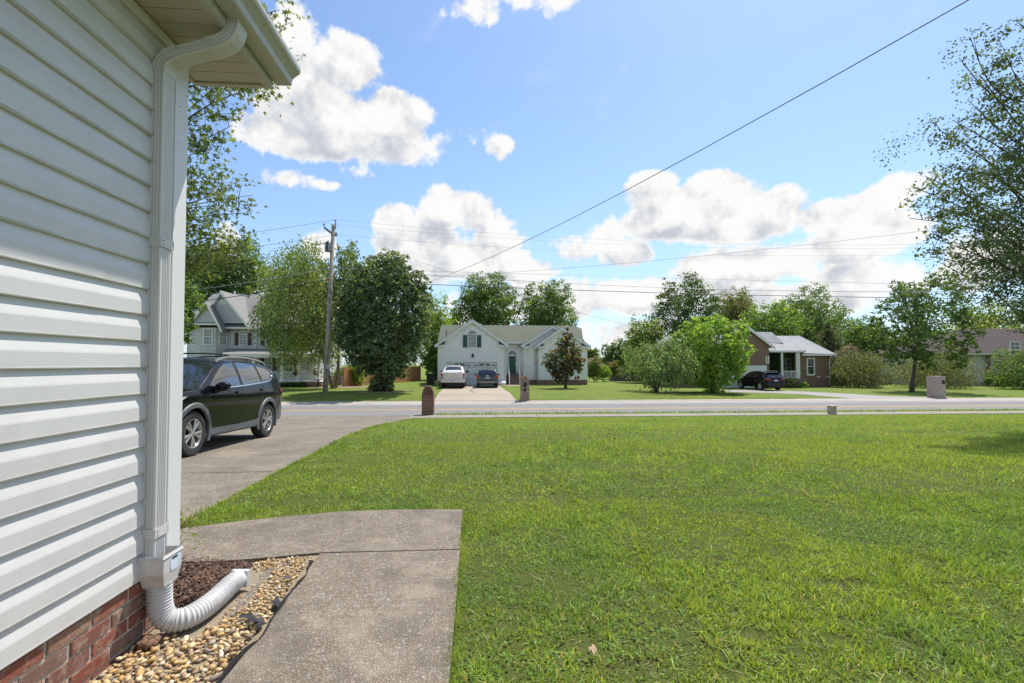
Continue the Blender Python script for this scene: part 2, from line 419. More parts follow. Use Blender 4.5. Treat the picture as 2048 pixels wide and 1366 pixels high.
S['gutter'] = m_painted('gutter_paint', (.45, .445, .40), (.22, .20, .14), .5)
S['mortar'] = simple('mortar', (.47, .42, .34), .95, bump=.5, bscale=90, obj=False)
S['brick'] = m_bricks_near()
S['pipe'] = simple('white_corrugated_plastic', (.53, .525, .51), .4, var=.06, dirt=((.34, .27, .19), 9, .6), obj=False)
S['walk'] = m_aggregate('aggregate_walkway', (.21, .168, .11), .5, 1.6, 66)
S['drive'] = m_aggregate('aggregate_driveway', (.20, .170, .118), .38, .8, 55)
S['asphalt'] = m_asphalt()
S['concrete'] = m_concrete('sidewalk_concrete', (.22, .195, .15), (.28, .25, .20))
S['curb'] = m_concrete('curb_concrete', (.33, .295, .245), (.40, .36, .305))
S['drive_far'] = m_concrete('tan_driveway_concrete', (.33, .265, .205), (.39, .32, .25), (.22, .18, .14), .5)
S['drive_right'] = m_concrete('grey_driveway', (.25, .23, .215), (.33, .305, .285))
S['lawn'] = m_soil_lawn()
S['yellow'] = simple('yellow_line_paint', (.62, .40, .10), .8, var=.25, scale=9, obj=False, dirt=((.25, .22, .17), 5, .6))
S['white_line'] = simple('white_line_paint', (.72, .72, .70), .8, var=.12, scale=9, obj=False, dirt=((.3, .29, .28), 6, .5))
S['pebble'] = m_rand('river_pebble', PEB, .8)
S['pebble_mass'] = m_rand('river_pebble_mass', PEB, .8, attr=True)
S['black_plastic'] = simple('black_plastic_edging', (.018, .018, .02), .45, var=.2)
S['dirt'] = m_concrete('bare_dirt', (.20, .155, .10), (.30, .245, .165), (.12, .09, .06), 6)
S['mulch'] = m_rand('bark_mulch', [(0, (.045, .022, .015)), (.4, (.09, .042, .03)), (.75, (.13, .065, .045)), (1, (.20, .11, .075))], .9, attr=True)
S['mulch_bed'] = simple('mulch_soil', (.05, .027, .018), .95, bump=.8, bscale=60, obj=False)
S['leaf'] = leafmat('foliage_leaf', .5, .03)
S['grass'] = leafmat('grass_blade', .45, .015)
S['bark'] = simple('tree_bark', (.105, .08, .058), .95, var=.35, scale=7, bump=.8, bscale=22)
S['bark_pale'] = simple('birch_bark', (.22, .165, .12), .9, var=.4, scale=5, bump=.6, bscale=25)
S['pole'] = simple('weathered_pole_wood', (.30, .265, .225), .9, var=.25, scale=4, bump=.5, bscale=40)
S['wire'] = simple('wire_black', (.02, .02, .022), .6, var=.1)
S['wire_grey'] = simple('wire_grey', (.25, .26, .27), .5, var=.1)
S['galv'] = simple('galvanised_metal', (.32, .33, .34), .5, metal=.5, var=.15)
S['ceramic'] = simple('insulator_ceramic', (.10, .08, .08), .3)
S['orange'] = simple('orange_plastic', (.65, .20, .05), .5)
S['white_wall'] = simple('white_vinyl_far', (.89, .875, .845), .5, var=.03, scale=2, dirt=((.55, .53, .47), 1.5, .25))
S['white_paint'] = simple('white_paint', (.80, .79, .76), .5, var=.05)
S['rust_white'] = simple('rust_stained_trim', (.70, .66, .60), .6, var=.08, dirt=((.42, .28, .19), 2.2, .6))
S['grey_wall'] = simple('grey_vinyl_far', (.52, .52, .515), .55, var=.05, scale=2)
S['tan_wall'] = simple('cream_siding_far', (.60, .58, .51), .6, var=.06)
S['green'] = simple('green_paint', (.018, .10, .058), .45, var=.1)
S['burgundy'] = simple('burgundy_shutter', (.055, .014, .02), .5, var=.1)
S['glass'] = simple('window_glass', (.035, .042, .045), .06, spec=.8, var=.3, scale=.8)
S['glass_blind'] = simple('window_with_blinds', (.24, .25, .245), .25, spec=.6, var=.2, scale=3)
S['roof_green'] = shinglemat('green_grey_shingles', (.085, .095, .062), (.112, .122, .082), (.07, .08, .052))
S['roof_grey'] = shinglemat('grey_shingles', (.20, .19, .18), (.27, .255, .24), (.17, .16, .155))
S['roof_light'] = shinglemat('light_grey_shingles', (.25, .25, .25), (.36, .355, .35), (.22, .22, .22))
S['roof_brown'] = shinglemat('brown_shingles', (.055, .036, .033), (.07, .047, .043), (.048, .033, .03))
S['roof_red'] = shinglemat('red_brown_shingles', (.15, .08, .072), (.18, .10, .09), (.13, .075, .068))
S['brick_far'] = brickmat('brown_brick_far', ((.20, .105, .066), (.27, .15, .095), (.155, .09, .06)), (.33, .27, .21))
S['brick_tan'] = brickmat('tan_brick_far', ((.42, .31, .24), (.50, .38, .30), (.36, .25, .19)), (.48, .43, .37))
S['brick_piece'] = brickmat('red_brown_brick', ((.16, .075, .055), (.22, .11, .08), (.12, .065, .05)), (.3, .26, .22))
S['brick_part'] = m_rand('pillar_brick', [(0, (.13, .06, .045)), (.5, (.19, .09, .065)), (1, (.25, .135, .095))], .9, attr=True)
S['brick_light'] = m_rand('pillar_brick_tan', [(0, (.24, .14, .105)), (.5, (.34, .225, .17)), (1, (.44, .33, .26))], .9, attr=True)
S['brick_pale'] = m_rand('pillar_brick_pale', [(0, (.42, .32, .28)), (.5, (.50, .40, .35)), (1, (.58, .48, .43))], .9, attr=True)
S['fence'] = simple('cedar_fence', (.44, .21, .10), .85, var=.25, scale=5, bump=.4)
S['fence_grey'] = simple('grey_weathered_fence', (.16, .145, .14), .9, var=.3, scale=5, bump=.4)
S['black_bin'] = simple('black_bin_plastic', (.02, .022, .024), .5, var=.2)
S['tan_metal'] = simple('tan_pedestal', (.42, .36, .25), .6, var=.12, dirt=((.25, .2, .13), 5, .4))
S['paint_black'] = simple('black_car_paint', (.003, .004, .007), .25, spec=.08, coat=.5, var=.05, scale=1)
S['paint_white'] = simple('pearl_white_car_paint', (.68, .66, .61), .3, coat=.8, var=.04, scale=1)
S['paint_dark'] = simple('charcoal_car_paint', (.025, .026, .028), .25, coat=.8, var=.05, scale=1)
S['cladding'] = simple('grey_plastic_cladding', (.115, .122, .13), .55, var=.1)
S['car_black'] = simple('car_black_trim', (.012, .012, .013), .5, var=.1)
S['car_glass'] = simple('tinted_car_glass', (.012, .015, .017), .03, spec=.9, coat=1, var=.1, scale=1)
S['chrome'] = simple('chrome_trim', (.75, .75, .76), .15, metal=1, var=.03)
S['alloy'] = simple('alloy_rim', (.50, .49, .47), .32, metal=.8, var=.08)
S['tyre'] = simple('tyre_rubber', (.028, .027, .027), .8, var=.25, scale=30, bump=.4, bscale=80)
S['red_lens'] = simple('red_lamp_lens', (.34, .012, .016), .12, coat=1, var=.1)
S['clear_lens'] = simple('clear_lamp_lens', (.55, .54, .48), .1, coat=1, var=.1)
S['plate'] = simple('number_plate', (.55, .58, .66), .4, var=.2, scale=40)
S['silver_bumper'] = simple('silver_skid_plate', (.34, .31, .27), .45, var=.1)
S['straw'] = simple('pine_straw', (.30, .20, .115), .95, var=.35, scale=14, bump=.6, obj=False)
S['flower'] = simple('pink_flowers', (.40, .09, .13), .8, var=.4, scale=30)
S['sticker'] = simple('blue_white_sticker', (.62, .70, .80), .4, var=.1)
S['dark_print'] = simple('dark_print', (.03, .06, .07), .5)
S['dry_leaf'] = simple('dry_oak_leaf', (.42, .28, .17), .8, var=.2, scale=40)
S['stone'] = simple('birdbath_stone', (.035, .035, .035), .7, var=.2)
S['ac_metal'] = simple('air_conditioner_metal', (.12, .125, .12), .6, var=.2)
# ------------------------------------------------------------------ the lie of the land
KY = np.array([-60, 5, 6.6, 7.9, 10.6, 13, 16, 18.5, 20, 21.35, 21.75, 22.0, 25.6, 29.3, 29.7, 30.9, 34, 40, 300.])
KD = np.array([1.345, 1.345, 1.405, 1.485, 1.585, 1.77, 2.02, 2.20, 2.285, 2.30, 2.33, 2.50, 2.47, 2.50, 2.52, 2.40, 0, 0, 0])
def sstep(x, a, b):
    t = np.clip((x-a)/(b-a), 0, 1); return t*t*(3-2*t)
def H(x, y):
    x = np.asarray(x, float); y = np.asarray(y, float)
    lot = 2.08+.37*sstep(x, 8, 20)
    lot = np.where(y > 40, lot, lot)
    d = np.interp(y, KY[:16], KD[:16])
    d = np.where(y > 30.9, 2.40+(lot-2.40)*sstep(y, 30.9, 34.5), d)
    far = sstep(y, 75, 160)
    return CZ-d+far*1.0
def sheet(name, poly, mat, off, step=.5, parent=None, kind='structure', skirt=.05, zf=None):
    """a paved surface: polygon cut on a grid and laid on the land, with a thin edge all round"""
    bm = bmesh.new()
    vs = [bm.verts.new((p[0], p[1], 0)) for p in poly]; bm.faces.new(vs)
    xs = [p[0] for p in poly]; ys = [p[1] for p in poly]
    for ax, lo, hi in ((0, min(xs), max(xs)), (1, min(ys), max(ys))):
        st = step if np.isscalar(step) else step[ax]
        k = math.ceil(lo/st)*st
        while k < hi:
            co = (k, 0, 0) if ax == 0 else (0, k, 0); no = (1, 0, 0) if ax == 0 else (0, 1, 0)
            bmesh.ops.bisect_plane(bm, geom=bm.verts[:]+bm.edges[:]+bm.faces[:], plane_co=co, plane_no=no)
            k += st
    bmesh.ops.recalc_face_normals(bm, faces=bm.faces)
    for f in bm.faces:
        if f.normal.z < 0: f.normal_flip()
    edge = [e for e in bm.edges if len(e.link_faces) == 1]
    r = bmesh.ops.extrude_edge_only(bm, edges=edge)
    low = {v for v in r['geom'] if isinstance(v, bmesh.types.BMVert)}
    for v in bm.verts:
        z = (zf(v.co.x, v.co.y) if zf else float(H(v.co.x, v.co.y)))+off
        v.co.z = z-(skirt if v in low else 0)
    org = ORG.get(parent.name) if parent is not None else np.zeros(3)
    if org is not None and parent is not None:
        for v in bm.verts: v.co -= Vector(org)
    me = bpy.data.meshes.new(name); bm.to_mesh(me); bm.free(); me.materials.append(mat)
    return link(name, me, parent, kind)

gx = np.unique(np.concatenate([np.arange(-160, -20, 8), np.arange(-20, 45, .6), np.arange(45, 200, 8)]))
gy = np.unique(np.concatenate([np.arange(-40, -2, 6), np.arange(-2, 24, .35), [21.35, 21.75, 22.0, 29.3, 29.7, 30.9], np.arange(24, 48, .6), np.arange(48, 90, 3), np.arange(90, 420, 15)]))
X, Y = np.meshgrid(gx, gy)
hump = np.zeros_like(X)
lawnside = (Y < 20) & (X > -2.3)
hump = np.where(lawnside, .02*np.sin(X*.9+Y*.5)*np.sin(Y*.7-.4*X)*sstep(Y, 5, 9)*(1-sstep(Y, 17, 20)), 0)
Z = H(X, Y)+hump
nx, ny = len(gx), len(gy)
idx = np.arange(nx*ny).reshape(ny, nx)
Q = np.stack([idx[:-1, :-1], idx[:-1, 1:], idx[1:, 1:], idx[1:, :-1]], -1).reshape(-1, 4)
ground = link('ground', np_mesh('ground', np.stack([X, Y, Z], -1).reshape(-1, 3), Q, S['lawn'], True), None, 'structure')

# road, markings, curbs, sidewalk
road = sheet('road', [(-150, 21.85), (190, 21.85), (190, 29.6), (-150, 29.6)], S['asphalt'], .012, (8, .5), skirt=.1)
def stripe(name, y0, y1, mat, x0=-150, x1=190): return sheet(name, [(x0, y0), (x1, y0), (x1, y1), (x0, y1)], mat, .017, (8, .5), parent=road, kind=None, skirt=.003)
stripe('edge_line', 22.15, 22.27, S['white_line'])
stripe('edge_line', 29.02, 29.15, S['white_line'])
stripe('centre_line', 25.48, 25.60, S['yellow'])
stripe('centre_line', 25.72, 25.84, S['yellow'])
curb = thing('curb', None, None, (0, 29.6, 0)); curb['kind'] = 'structure'
x = -60.
while x < 95:
    sheet('curb_section', [(x+.006, 29.6), (x+3.0-.006, 29.6), (x+3.0-.006, 30.85), (x+.006, 30.85)], S['curb'], .016, (3, .3), curb, None, .08); x += 3.0
swalk = thing('sidewalk', None, None, (0, 20.7, -.95)); swalk['kind'] = 'structure'
x = -2.9
while x < 44:
    sheet('slab', [(x+.012, 20.1), (x+1.83-.012, 20.1), (x+1.83-.012, 21.28), (x+.012, 21.28)], S['concrete'], .022+random.uniform(-.004, .004), (2, .6), swalk, None, .08); x += 1.83

# driveway of the near house
DRV = [(-9.2, 2.9), (-2.47, 2.9), (-2.47, 5), (-2.62, 7), (-2.78, 9.5), (-3.0, 13), (-3.15, 17), (-3.1, 18.6), (-2.75, 20.0), (-2.0, 21.0), (-1.6, 21.84), (-11.5, 21.84), (-10.2, 20), (-9.6, 17), (-9.2, 12)]
driveway = sheet('driveway', DRV, S['drive'], .014, .6)
# tar-filled crack and saw joint on the driveway
def crack(pts, wd, mat, parent, off):
    m = MB(); p = [np.array(q, float) for q in pts]
    vs = []
    for i, q in enumerate(p):
        t = p[min(i+1, len(p)-1)]-p[max(i-1, 0)]; t /= np.linalg.norm(t)+1e-9; n = np.array((-t[1], t[0]))
        wv = wd*(.6+.8*random.random())
        for s in (-1, 1):
            a = q+n*wv*s*.5; vs.append((a[0], a[1], float(H(a[0], a[1]))+off))
    m.add(vs, [(2*i, 2*i+1, 2*i+3, 2*i+2) for i in range(len(p)-1)])
    return m.build('crack', mat, parent)
def wobble(a, b, n, amp):
    a, b = np.array(a, float), np.array(b, float); d = b-a; nn = np.array((-d[1], d[0]))/np.linalg.norm(d)
    o = np.cumsum(rng.normal(0, amp, n+1)); o -= np.linspace(o[0], o[-1], n+1)
    return [a+d*i/n+nn*o[i] for i in range(n+1)]
S['crack'] = simple('crack_dark', (.025, .022, .02), .95, obj=False)
crack(wobble((-6.4, 16.6), (-3.2, 18.4), 26, .05), .03, S['crack'], driveway, .018)
crack(wobble((-9.1, 6.3), (-2.62, 6.3), 20, .004), .012, S['crack'], driveway, .018)
crack(wobble((-9.1, 13.3), (-3.0, 13.3), 20, .004), .012, S['crack'], driveway, .018)

# walkway to the near house
WALK_A = [(-.129, 3.437), (-1.10, 3.445), (-1.40, 3.385), (-1.67, 3.345), (-2.03, 3.35), (-2.46, 3.30), (-2.46, 3.99), (-2.26, 4.06), (-2.09, 4.13), (-1.7, 4.26), (-1.23, 4.375), (-.7, 4.40), (-.141, 4.355)]
WALK_B = [(-.128, 3.43), (-.121, 2.4), (-.117, 1.0), (-.11, -4), (-1.08, -4), (-1.07, 1.0), (-1.062, 2.1), (-1.056, 2.5), (-1.067, 2.69), (-1.088, 3.1), (-1.098, 3.436)]
walk = thing('walkway', None, None, (-.6, 3.4, 0)); walk['kind'] = 'structure'
sheet('slab', WALK_A, S['walk'], .026, .3, walk, None, .09)
sheet('slab', WALK_B, S['walk'], .023, .3, walk, None, .09)
crack(wobble((-1.09, 3.441), (-.55, 3.437), 18, .003), .012, S['crack'], walk, .0245)

# beds beside the house
sheet('mulch_bed', [(-1.63, 2.70), (-1.50, 2.85), (-1.475, 3.33), (-1.67, 3.343), (-2.03, 3.347), (-2.45, 3.298), (-2.45, 2.72), (-2.0, 2.70)], S['mulch_bed'], .016, .2, None, 'structure')
bed = sheet('pebble_bed', [(-1.63, -3), (-1.082, -3), (-1.078, 1.0), (-1.07, 2.1), (-1.064, 2.5), (-1.075, 2.69), (-1.096, 3.1), (-1.106, 3.43), (-1.40, 3.378), (-1.475, 3.335), (-1.50, 2.85), (-1.63, 2.70)], S['dirt'], .012, .2, None, 'structure')

# pebbles: the 300 that show largest are single stones
def pebble_mesh(seed):
    r = np.random.default_rng(seed)
    bm = bmesh.new(); bmesh.ops.create_icosphere(bm, subdivisions=2 if seed < 3 else 1, radius=1)
    k = r.normal(0, 1, (4, 3)); a = r.uniform(.05, .14, 4)
    for v in bm.verts:
        p = np.array(v.co); s = 1+sum(a[i]*math.sin(p@k[i]*1.7+i) for i in range(4))
        v.co = Vector(np.sign(p)*np.abs(p)**.92*s*np.array((1, .74, .48)))
    me = bpy.data.meshes.new('pebble'); bm.to_mesh(me); bm.free()
    me.polygons.foreach_set('use_smooth', [True]*len(me.polygons)); me.materials.append(S['pebble']); return me
PM = [pebble_mesh(i+10) for i in range(7)]
def in_poly(poly, x, y):
    x = np.asarray(x); y = np.asarray(y); c = np.zeros(x.shape, bool); n = len(poly)
    for i in range(n):
        x0, y0 = poly[i]; x1, y1 = poly[(i+1) % n]
        t = ((y0 > y) != (y1 > y)) & (x < (x1-x0)*(y-y0)/((y1-y0)+1e-12)+x0)
        c ^= t
    return c
PPOLY = [(-1.6, .9), (-1.10, .9), (-1.095, 2.1), (-1.09, 2.5), (-1.10, 2.7), (-1.125, 3.1), (-1.135, 3.40), (-1.42, 3.36), (-1.49, 3.30), (-1.42, 3.18), (-1.31, 3.22), (-1.27, 2.78), (-1.28, 2.62), (-1.40, 2.46), (-1.6, 2.44)]
pb = []
grid = {}
for layer, (n, smin) in enumerate(((3600, .80), (3600, .86))):
    for _ in range(n):
        x, y = random.uniform(-1.6, -1.09), random.uniform(.9, 3.42)
        if not in_poly(PPOLY, x, y): continue
        s = random.choice((1, 1, 1, 1.25, .8, .65))*(.0148 if y < 2.55 else .0148-.0048*min(1, (y-2.55)/.3))*random.uniform(.8, 1.2)
        ok = True; gi = (int(x/.05), int(y/.05))
        for a in (-1, 0, 1):
            for b in (-1, 0, 1):
                for (qx, qy, qs, ql) in grid.get((gi[0]+a, gi[1]+b), ()):
                    if ql == layer and (qx-x)**2+(qy-y)**2 < ((qs+s)*smin)**2: ok = False
        if ok: grid.setdefault(gi, []).append((x, y, s, layer)); pb.append((x, y, s, layer))
def bare(x, y):   # patches where the dirt shows between the stones
    return ((x+1.37)/.07)**2+((y-2.47)/.035)**2 < 1
pb = [p for p in pb if not bare(p[0], p[1])]
for _ in range(150):   # strays on the bare dirt beside the pipe
    x, y = random.uniform(-1.36, -1.22), random.uniform(2.52, 3.3)
    pb.append((x, y, random.uniform(.004, .0095), 0))
def shows(p):
    v = np.array((p[0], p[1], .03-CZ)); d = v@FW; return p[2]/d*(1.6 if p[3] else 1) if d > 1.9 and 150 < 1024+FPX*(v@RT)/d < 900 and 683+SHY-FPX*(v@UP)/d < 1380 else 0
pb.sort(key=shows, reverse=True)
VV, TT, CC = [], [], []; o = 0
for i, (x, y, s, l) in enumerate(pb):
    z = float(H(x, y))+.012+s*.35+l*s*.62; el_ = random.uniform(.85, 1.35)
    rot = (random.uniform(-.45, .45), random.uniform(-.45, .45), random.uniform(0, 6.28)); me = PM[i % 7]
    if i < 300: share('pebble', me, bed, (x, y, z), rot, (s*el_, s, s*random.uniform(.8, 1.15)))
    else:
        if y < 1.6: continue
        from mathutils import Euler
        mt = np.array((Euler(rot).to_matrix() @ Matrix.Diagonal((s*el_, s, s))))
        v = np.empty(len(me.vertices)*3); me.vertices.foreach_get('co', v); v = v.reshape(-1, 3)@mt.T+np.array((x, y, z))
        f = np.array([tuple(p.vertices) for p in me.polygons]); VV.append(v); TT.append(f+o); o += len(v)
        CC.append(np.full((len(v), 3), random.random()))
if VV: link('pebbles', np_mesh('pebbles', np.concatenate(VV), np.concatenate(TT), S['pebble_mass'], True, np.concatenate(CC)), bed, 'stuff')
# concrete sliver and torn black plastic edging
m = MB()
for i in range(7):
    t = i/6; c = np.array((-1.345+.05*t, 3.25-.62*t)); wd = .017+.004*math.sin(i*2)
    m.v += [(c[0]-wd, c[1], .018), (c[0]+wd, c[1]+.01, .018), (c[0]-wd-.006, c[1], .0), (c[0]+wd+.006, c[1]+.01, .0)]
for i in range(6):
    a = 4*i; b = a+4
    m.f += [(a, a+1, b+1, b), (a, b, b+2, a+2), (a+1, a+3, b+3, b+1)]
finish(m.build('concrete_strip', S['drive']), 'thin grey concrete strip between the drain pipe and the pebbles', 'edging')
edge = thing('landscape_edging', 'torn black plastic edging between pebbles and aggregate walkway', 'edging', (-1.07, 2.6, 0))
ep = [(-1.072, .2), (-1.068, 1.2), (-1.066, 2.0), (-1.058, 2.35), (-1.058, 2.55), (-1.068, 2.75), (-1.078, 2.95), (-1.092, 3.2), (-1.10, 3.33)]
m = MB()
pp = []
for i in range(len(ep)-1):
    for k in range(6):
        t = k/6; pp.append((ep[i][0]*(1-t)+ep[i+1][0]*t, ep[i][1]*(1-t)+ep[i+1][1]*t))
for i, (x, y) in enumerate(pp):
    h = .034+.010*math.sin(i*.9)+.008*random.random(); j = .006*math.sin(i*.7); lean = .010+.012*math.sin(i*.37)
    m.v += [(x+j-.004, y, .0), (x+j+lean-.012, y, h), (x+j+lean-.006, y, h+.003), (x+j+.006, y, .0)]
for i in range(len(pp)-1):
    a = 4*i; b = a+4
    for k in range(3): m.f.append((a+k, a+k+1, b+k+1, b+k))
m.build('edging_strip', S['black_plastic'], edge, 40)
for (x, y, a, ln) in ((-1.10, 2.50, 2.3, .09), (-1.215, 2.56, .4, .06), (-1.075, 2.66, 1.9, .10), (-1.155, 2.99, 1.4, .035), (-1.085, 2.46, 1.7, .09)):
    m = MB(); d = np.array((math.cos(a), math.sin(a))); n = np.array((-d[1], d[0]))
    for i in range(6):
        t = i/5; c = np.array((x, y))+d*ln*t; wd = .022*math.sin(math.pi*(.15+.8*t))
        m.v += [tuple(c-n*wd)+(.044+.007*math.sin(i*1.3),), tuple(c+n*wd)+(.052+.006*math.cos(i*1.7),)]
    m.f = [(2*i, 2*i+1, 2*i+3, 2*i+2) for i in range(5)]
    m.build('plastic_flap', S['black_plastic'], edge, 50)
# bark mulch chips (nobody could count them)
N = 2600
cx = rng.uniform(-2.44, -1.46, N); cy = rng.uniform(2.70, 3.37, N)
k = in_poly([(-1.64, 2.72), (-1.50, 2.87), (-1.48, 3.34), (-2.03, 3.34), (-2.44, 3.29), (-2.44, 2.72)], cx, cy); cx, cy = cx[k], cy[k]; N = len(cx)
an = rng.uniform(0, 6.28, N); ln = rng.uniform(.012, .045, N); wd = rng.uniform(.002, .006, N); ti = rng.normal(0, .35, N)
z = .02+rng.uniform(0, .035, N)+.02*np.sin(cx*9)*np.sin(cy*8)
dx_, dy_ = np.cos(an), np.sin(an)
V = np.zeros((N, 4, 3))
for j, (a, b) in enumerate(((-1, -1), (1, -1), (1, 1), (-1, 1))):
    V[:, j, 0] = cx+dx_*ln*.5*a-dy_*wd*b; V[:, j, 1] = cy+dy_*ln*.5*a+dx_*wd*b; V[:, j, 2] = z+np.sin(ti)*ln*.5*a+wd*b*rng.uniform(-.8, .8, N)
T = np.arange(N*4).reshape(N, 4)
finish(link('bark_mulch', np_mesh('bark_mulch', V.reshape(-1, 3), T, S['mulch'], False, np.repeat(rng.random((N, 1)), 4, 0).repeat(3, 1)), None, 'stuff'), 'shredded dark brown bark mulch at the house corner', 'mulch')

# ------------------------------------------------------------------ the near house
WX, CYN, SB, EXP = -1.62, 2.68, .315, .1268      # wall plane, corner, bottom of siding, course height
house = thing('white_house', 'white vinyl sided house corner with eave, gutter and brick base, close by on the left', 'house', (-1.62, 2.68, 0))
n_course = 21
for i in range(n_course):
    z0 = SB+i*EXP; z1 = min(z0+EXP, 3.03)
    prof = [(.001, z0-.004), (.0155, z0-.004), (.0165, z0), (.0155, z0+.006), (.0150, z0+EXP*.47), (.0135, z0+EXP*.53), (.0045, z0+EXP*.80), (.002, z0+EXP*.9), (.0015, z1+.004), (-.004, z1+.004)]
    brk = [-7.0, 2.595]
    if i in (11, 10): brk = [-7.0, 2.14+.01*(i-10), 2.595]
    for a, b in zip(brk[:-1], brk[1:]):
        m = MB()
        ex = .0 if b > 2.5 else .0018
        for yy in (a, b):
            m.v += [(WX+px+ex, yy, pz) for (px, pz) in prof]
        n = len(prof)
        m.f = [(j, j+1, n+j+1, n+j) for j in range(n-1)]+[tuple(range(n))[::-1], tuple(range(n, 2*n))]
        m.build('siding_course', S['siding'], house)
MB().box(WX-.2, WX-.001, -7, CYN-.003, .302, 3.04).build('wall', S['mortar'], house)
# corner post with its channel
m = MB().box(WX-.09, WX+.021, CYN-.082, CYN+.021, .292, 3.03); m.box(WX+.0, WX+.026, CYN-.098, CYN-.0825, .292, 3.03)
m.build('corner_post', S['trim'], house, bevel=.003)
for (y_, z_) in ((2.625, 2.72), (2.628, 2.52)): MB().lathe([(0, .0225), (.0035, .0225), (.0035, .0215)], (WX, y_, z_), (1, 0, 0), 8).build('nail_hole', S['black_plastic'], house)
# frieze channel under the soffit
MB().box(WX+.0, WX+.02, -7, 2.596, 2.985, 3.032).build('frieze_channel', S['trim'], house)
# front wall towards the street
front = MB()
def lapwall(mb, o, u, poly, e=.13, n=None, proud=.014):
    """courses of lap siding clipped to a convex polygon in the wall plane; u is the horizontal unit vector, n the outward normal"""
    o = np.array(o, float); u = np.array(u, float); n = np.array(n if n is not None else (u[1], -u[0], 0), float)
    vs = [p[1] for p in poly]; k = math.floor(min(vs)/e)
    def clip(pl, lim, keep_above):
        out = []
        for i in range(len(pl)):
            a, b = pl[i], pl[(i+1) % len(pl)]
            ia = (a[1] >= lim) == keep_above or a[1] == lim; ib = (b[1] >= lim) == keep_above or b[1] == lim
            if ia: out.append(a)
            if ia != ib:
                t = (lim-a[1])/(b[1]-a[1]); out.append((a[0]+(b[0]-a[0])*t, lim))
        return out
    while k*e < max(vs):
        z0, z1 = k*e, (k+1)*e
        pl = clip(clip(list(poly), z0, True), z1, False)
        if len(pl) >= 3:
            P3 = [o+u*a+np.array((0, 0, b))+n*(.002+proud*(z1-b)/e) for a, b in pl]
            mb.add(P3, [tuple(range(len(P3)))])
            lo = [p for p in pl if abs(p[1]-max(z0, min(vs))) < 1e-6]
            if len(lo) >= 2:
                a, b = min(lo), max(lo)
                q = [o+u*x_+np.array((0, 0, z_))+n*d for (x_, z_, d) in ((a[0], a[1], .002), (b[0], b[1], .002), (b[0], b[1], .002+proud), (a[0], a[1], .002+proud))]
                mb.add(q, [(0, 1, 2, 3)])
        k += 1
    P3 = [o+u*a+np.array((0, 0, b)) for a, b in poly]; mb.add(P3, [tuple(range(len(P3)))])
lapwall(front, (-1.70, CYN, 0), (-1, 0, 0), [(0, .3), (8, .3), (8, 3.04), (0, 3.04)], EXP, (0, 1, 0), .016)
front.build('front_siding', S['siding'], house, kind='stuff')
MB().box(-9.7, WX-.2, CYN-.2, CYN-.002, -.05, 3.04).box(-9.7, -9.5, -7, CYN-.2, -.05, 3.04).build('front_wall', S['mortar'], house)
# soffit panels, fascia, gutter
m0 = -6.99
sof = []
yy = 2.93
while yy > -7:
    y0 = max(yy-.30, -7)
    m = MB(); zz = 3.04
    for (a, b, dz_) in ((y0+.002, y0+.098, 0), (y0+.102, y0+.198, .0), (y0+.202, yy-.002, .0)):
        if b > a: m.box(-1.70, -1.29, a, b, zz, zz+.008)
    m.box(-1.70, -1.29, y0, yy, zz+.006, zz+.011)
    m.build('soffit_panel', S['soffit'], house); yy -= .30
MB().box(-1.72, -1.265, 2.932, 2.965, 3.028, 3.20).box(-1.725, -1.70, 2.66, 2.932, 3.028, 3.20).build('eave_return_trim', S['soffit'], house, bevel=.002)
MB().box(-1.29, -1.262, -7, 2.964, 3.026, 3.19).build('fascia', S['gutter'], house, bevel=.002)
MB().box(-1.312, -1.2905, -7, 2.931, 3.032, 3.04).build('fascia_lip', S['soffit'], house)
gp = [(-1.258, 3.185), (-1.258, 3.075), (-1.172, 3.075), (-1.165, 3.082), (-1.160, 3.115), (-1.140, 3.135), (-1.118, 3.150), (-1.112, 3.165), (-1.112, 3.188), (-1.118, 3.190), (-1.122, 3.186)]
inn = [(-1.255, 3.185), (-1.255, 3.079), (-1.174, 3.079), (-1.169, 3.085), (-1.164, 3.117), (-1.143, 3.139), (-1.122, 3.153), (-1.116, 3.167), (-1.116, 3.184), (-1.118, 3.186), (-1.121, 3.184)]
m = MB(); n = len(gp)
for y_ in (-7, 3.005): m.v += [(a, y_, b) for a, b in gp]
for y_ in (-7, 3.005): m.v += [(a, y_, b) for a, b in inn]
m.f = [(j, n+j, n+j+1, j+1) for j in range(n-1)]+[(2*n+j, 2*n+j+1, 3*n+j+1, 3*n+j) for j in range(n-1)]
m.f += [tuple(range(n, 2*n))]
m.build('gutter', S['gutter'], house)
for y_ in np.arange(-6.5, 3, .6): MB().box(-1.255, -1.118, y_, y_+.02, 3.178, 3.182).build('gutter_hanger', S['galv'], house)
# roof: a low hip above the eave
rf = MB(); ez = 3.20
rf.prism([(-1.255, 3.02, ez), (-1.255, -7, ez), (-5.6, -7, 5.2), (-5.6, -1.2, 5.2)], (0, 0, -.03))
rf.prism([(-1.255, 3.02, ez), (-5.6, -1.2, 5.2), (-9.95, 3.02, ez)], (0, 0, -.03))
rf.prism([(-9.95, 3.02, ez), (-5.6, -1.2, 5.2), (-5.6, -7, 5.2), (-9.95, -7, ez)], (0, 0, -.03))
rf.build('roof', S['roof_grey'], house)
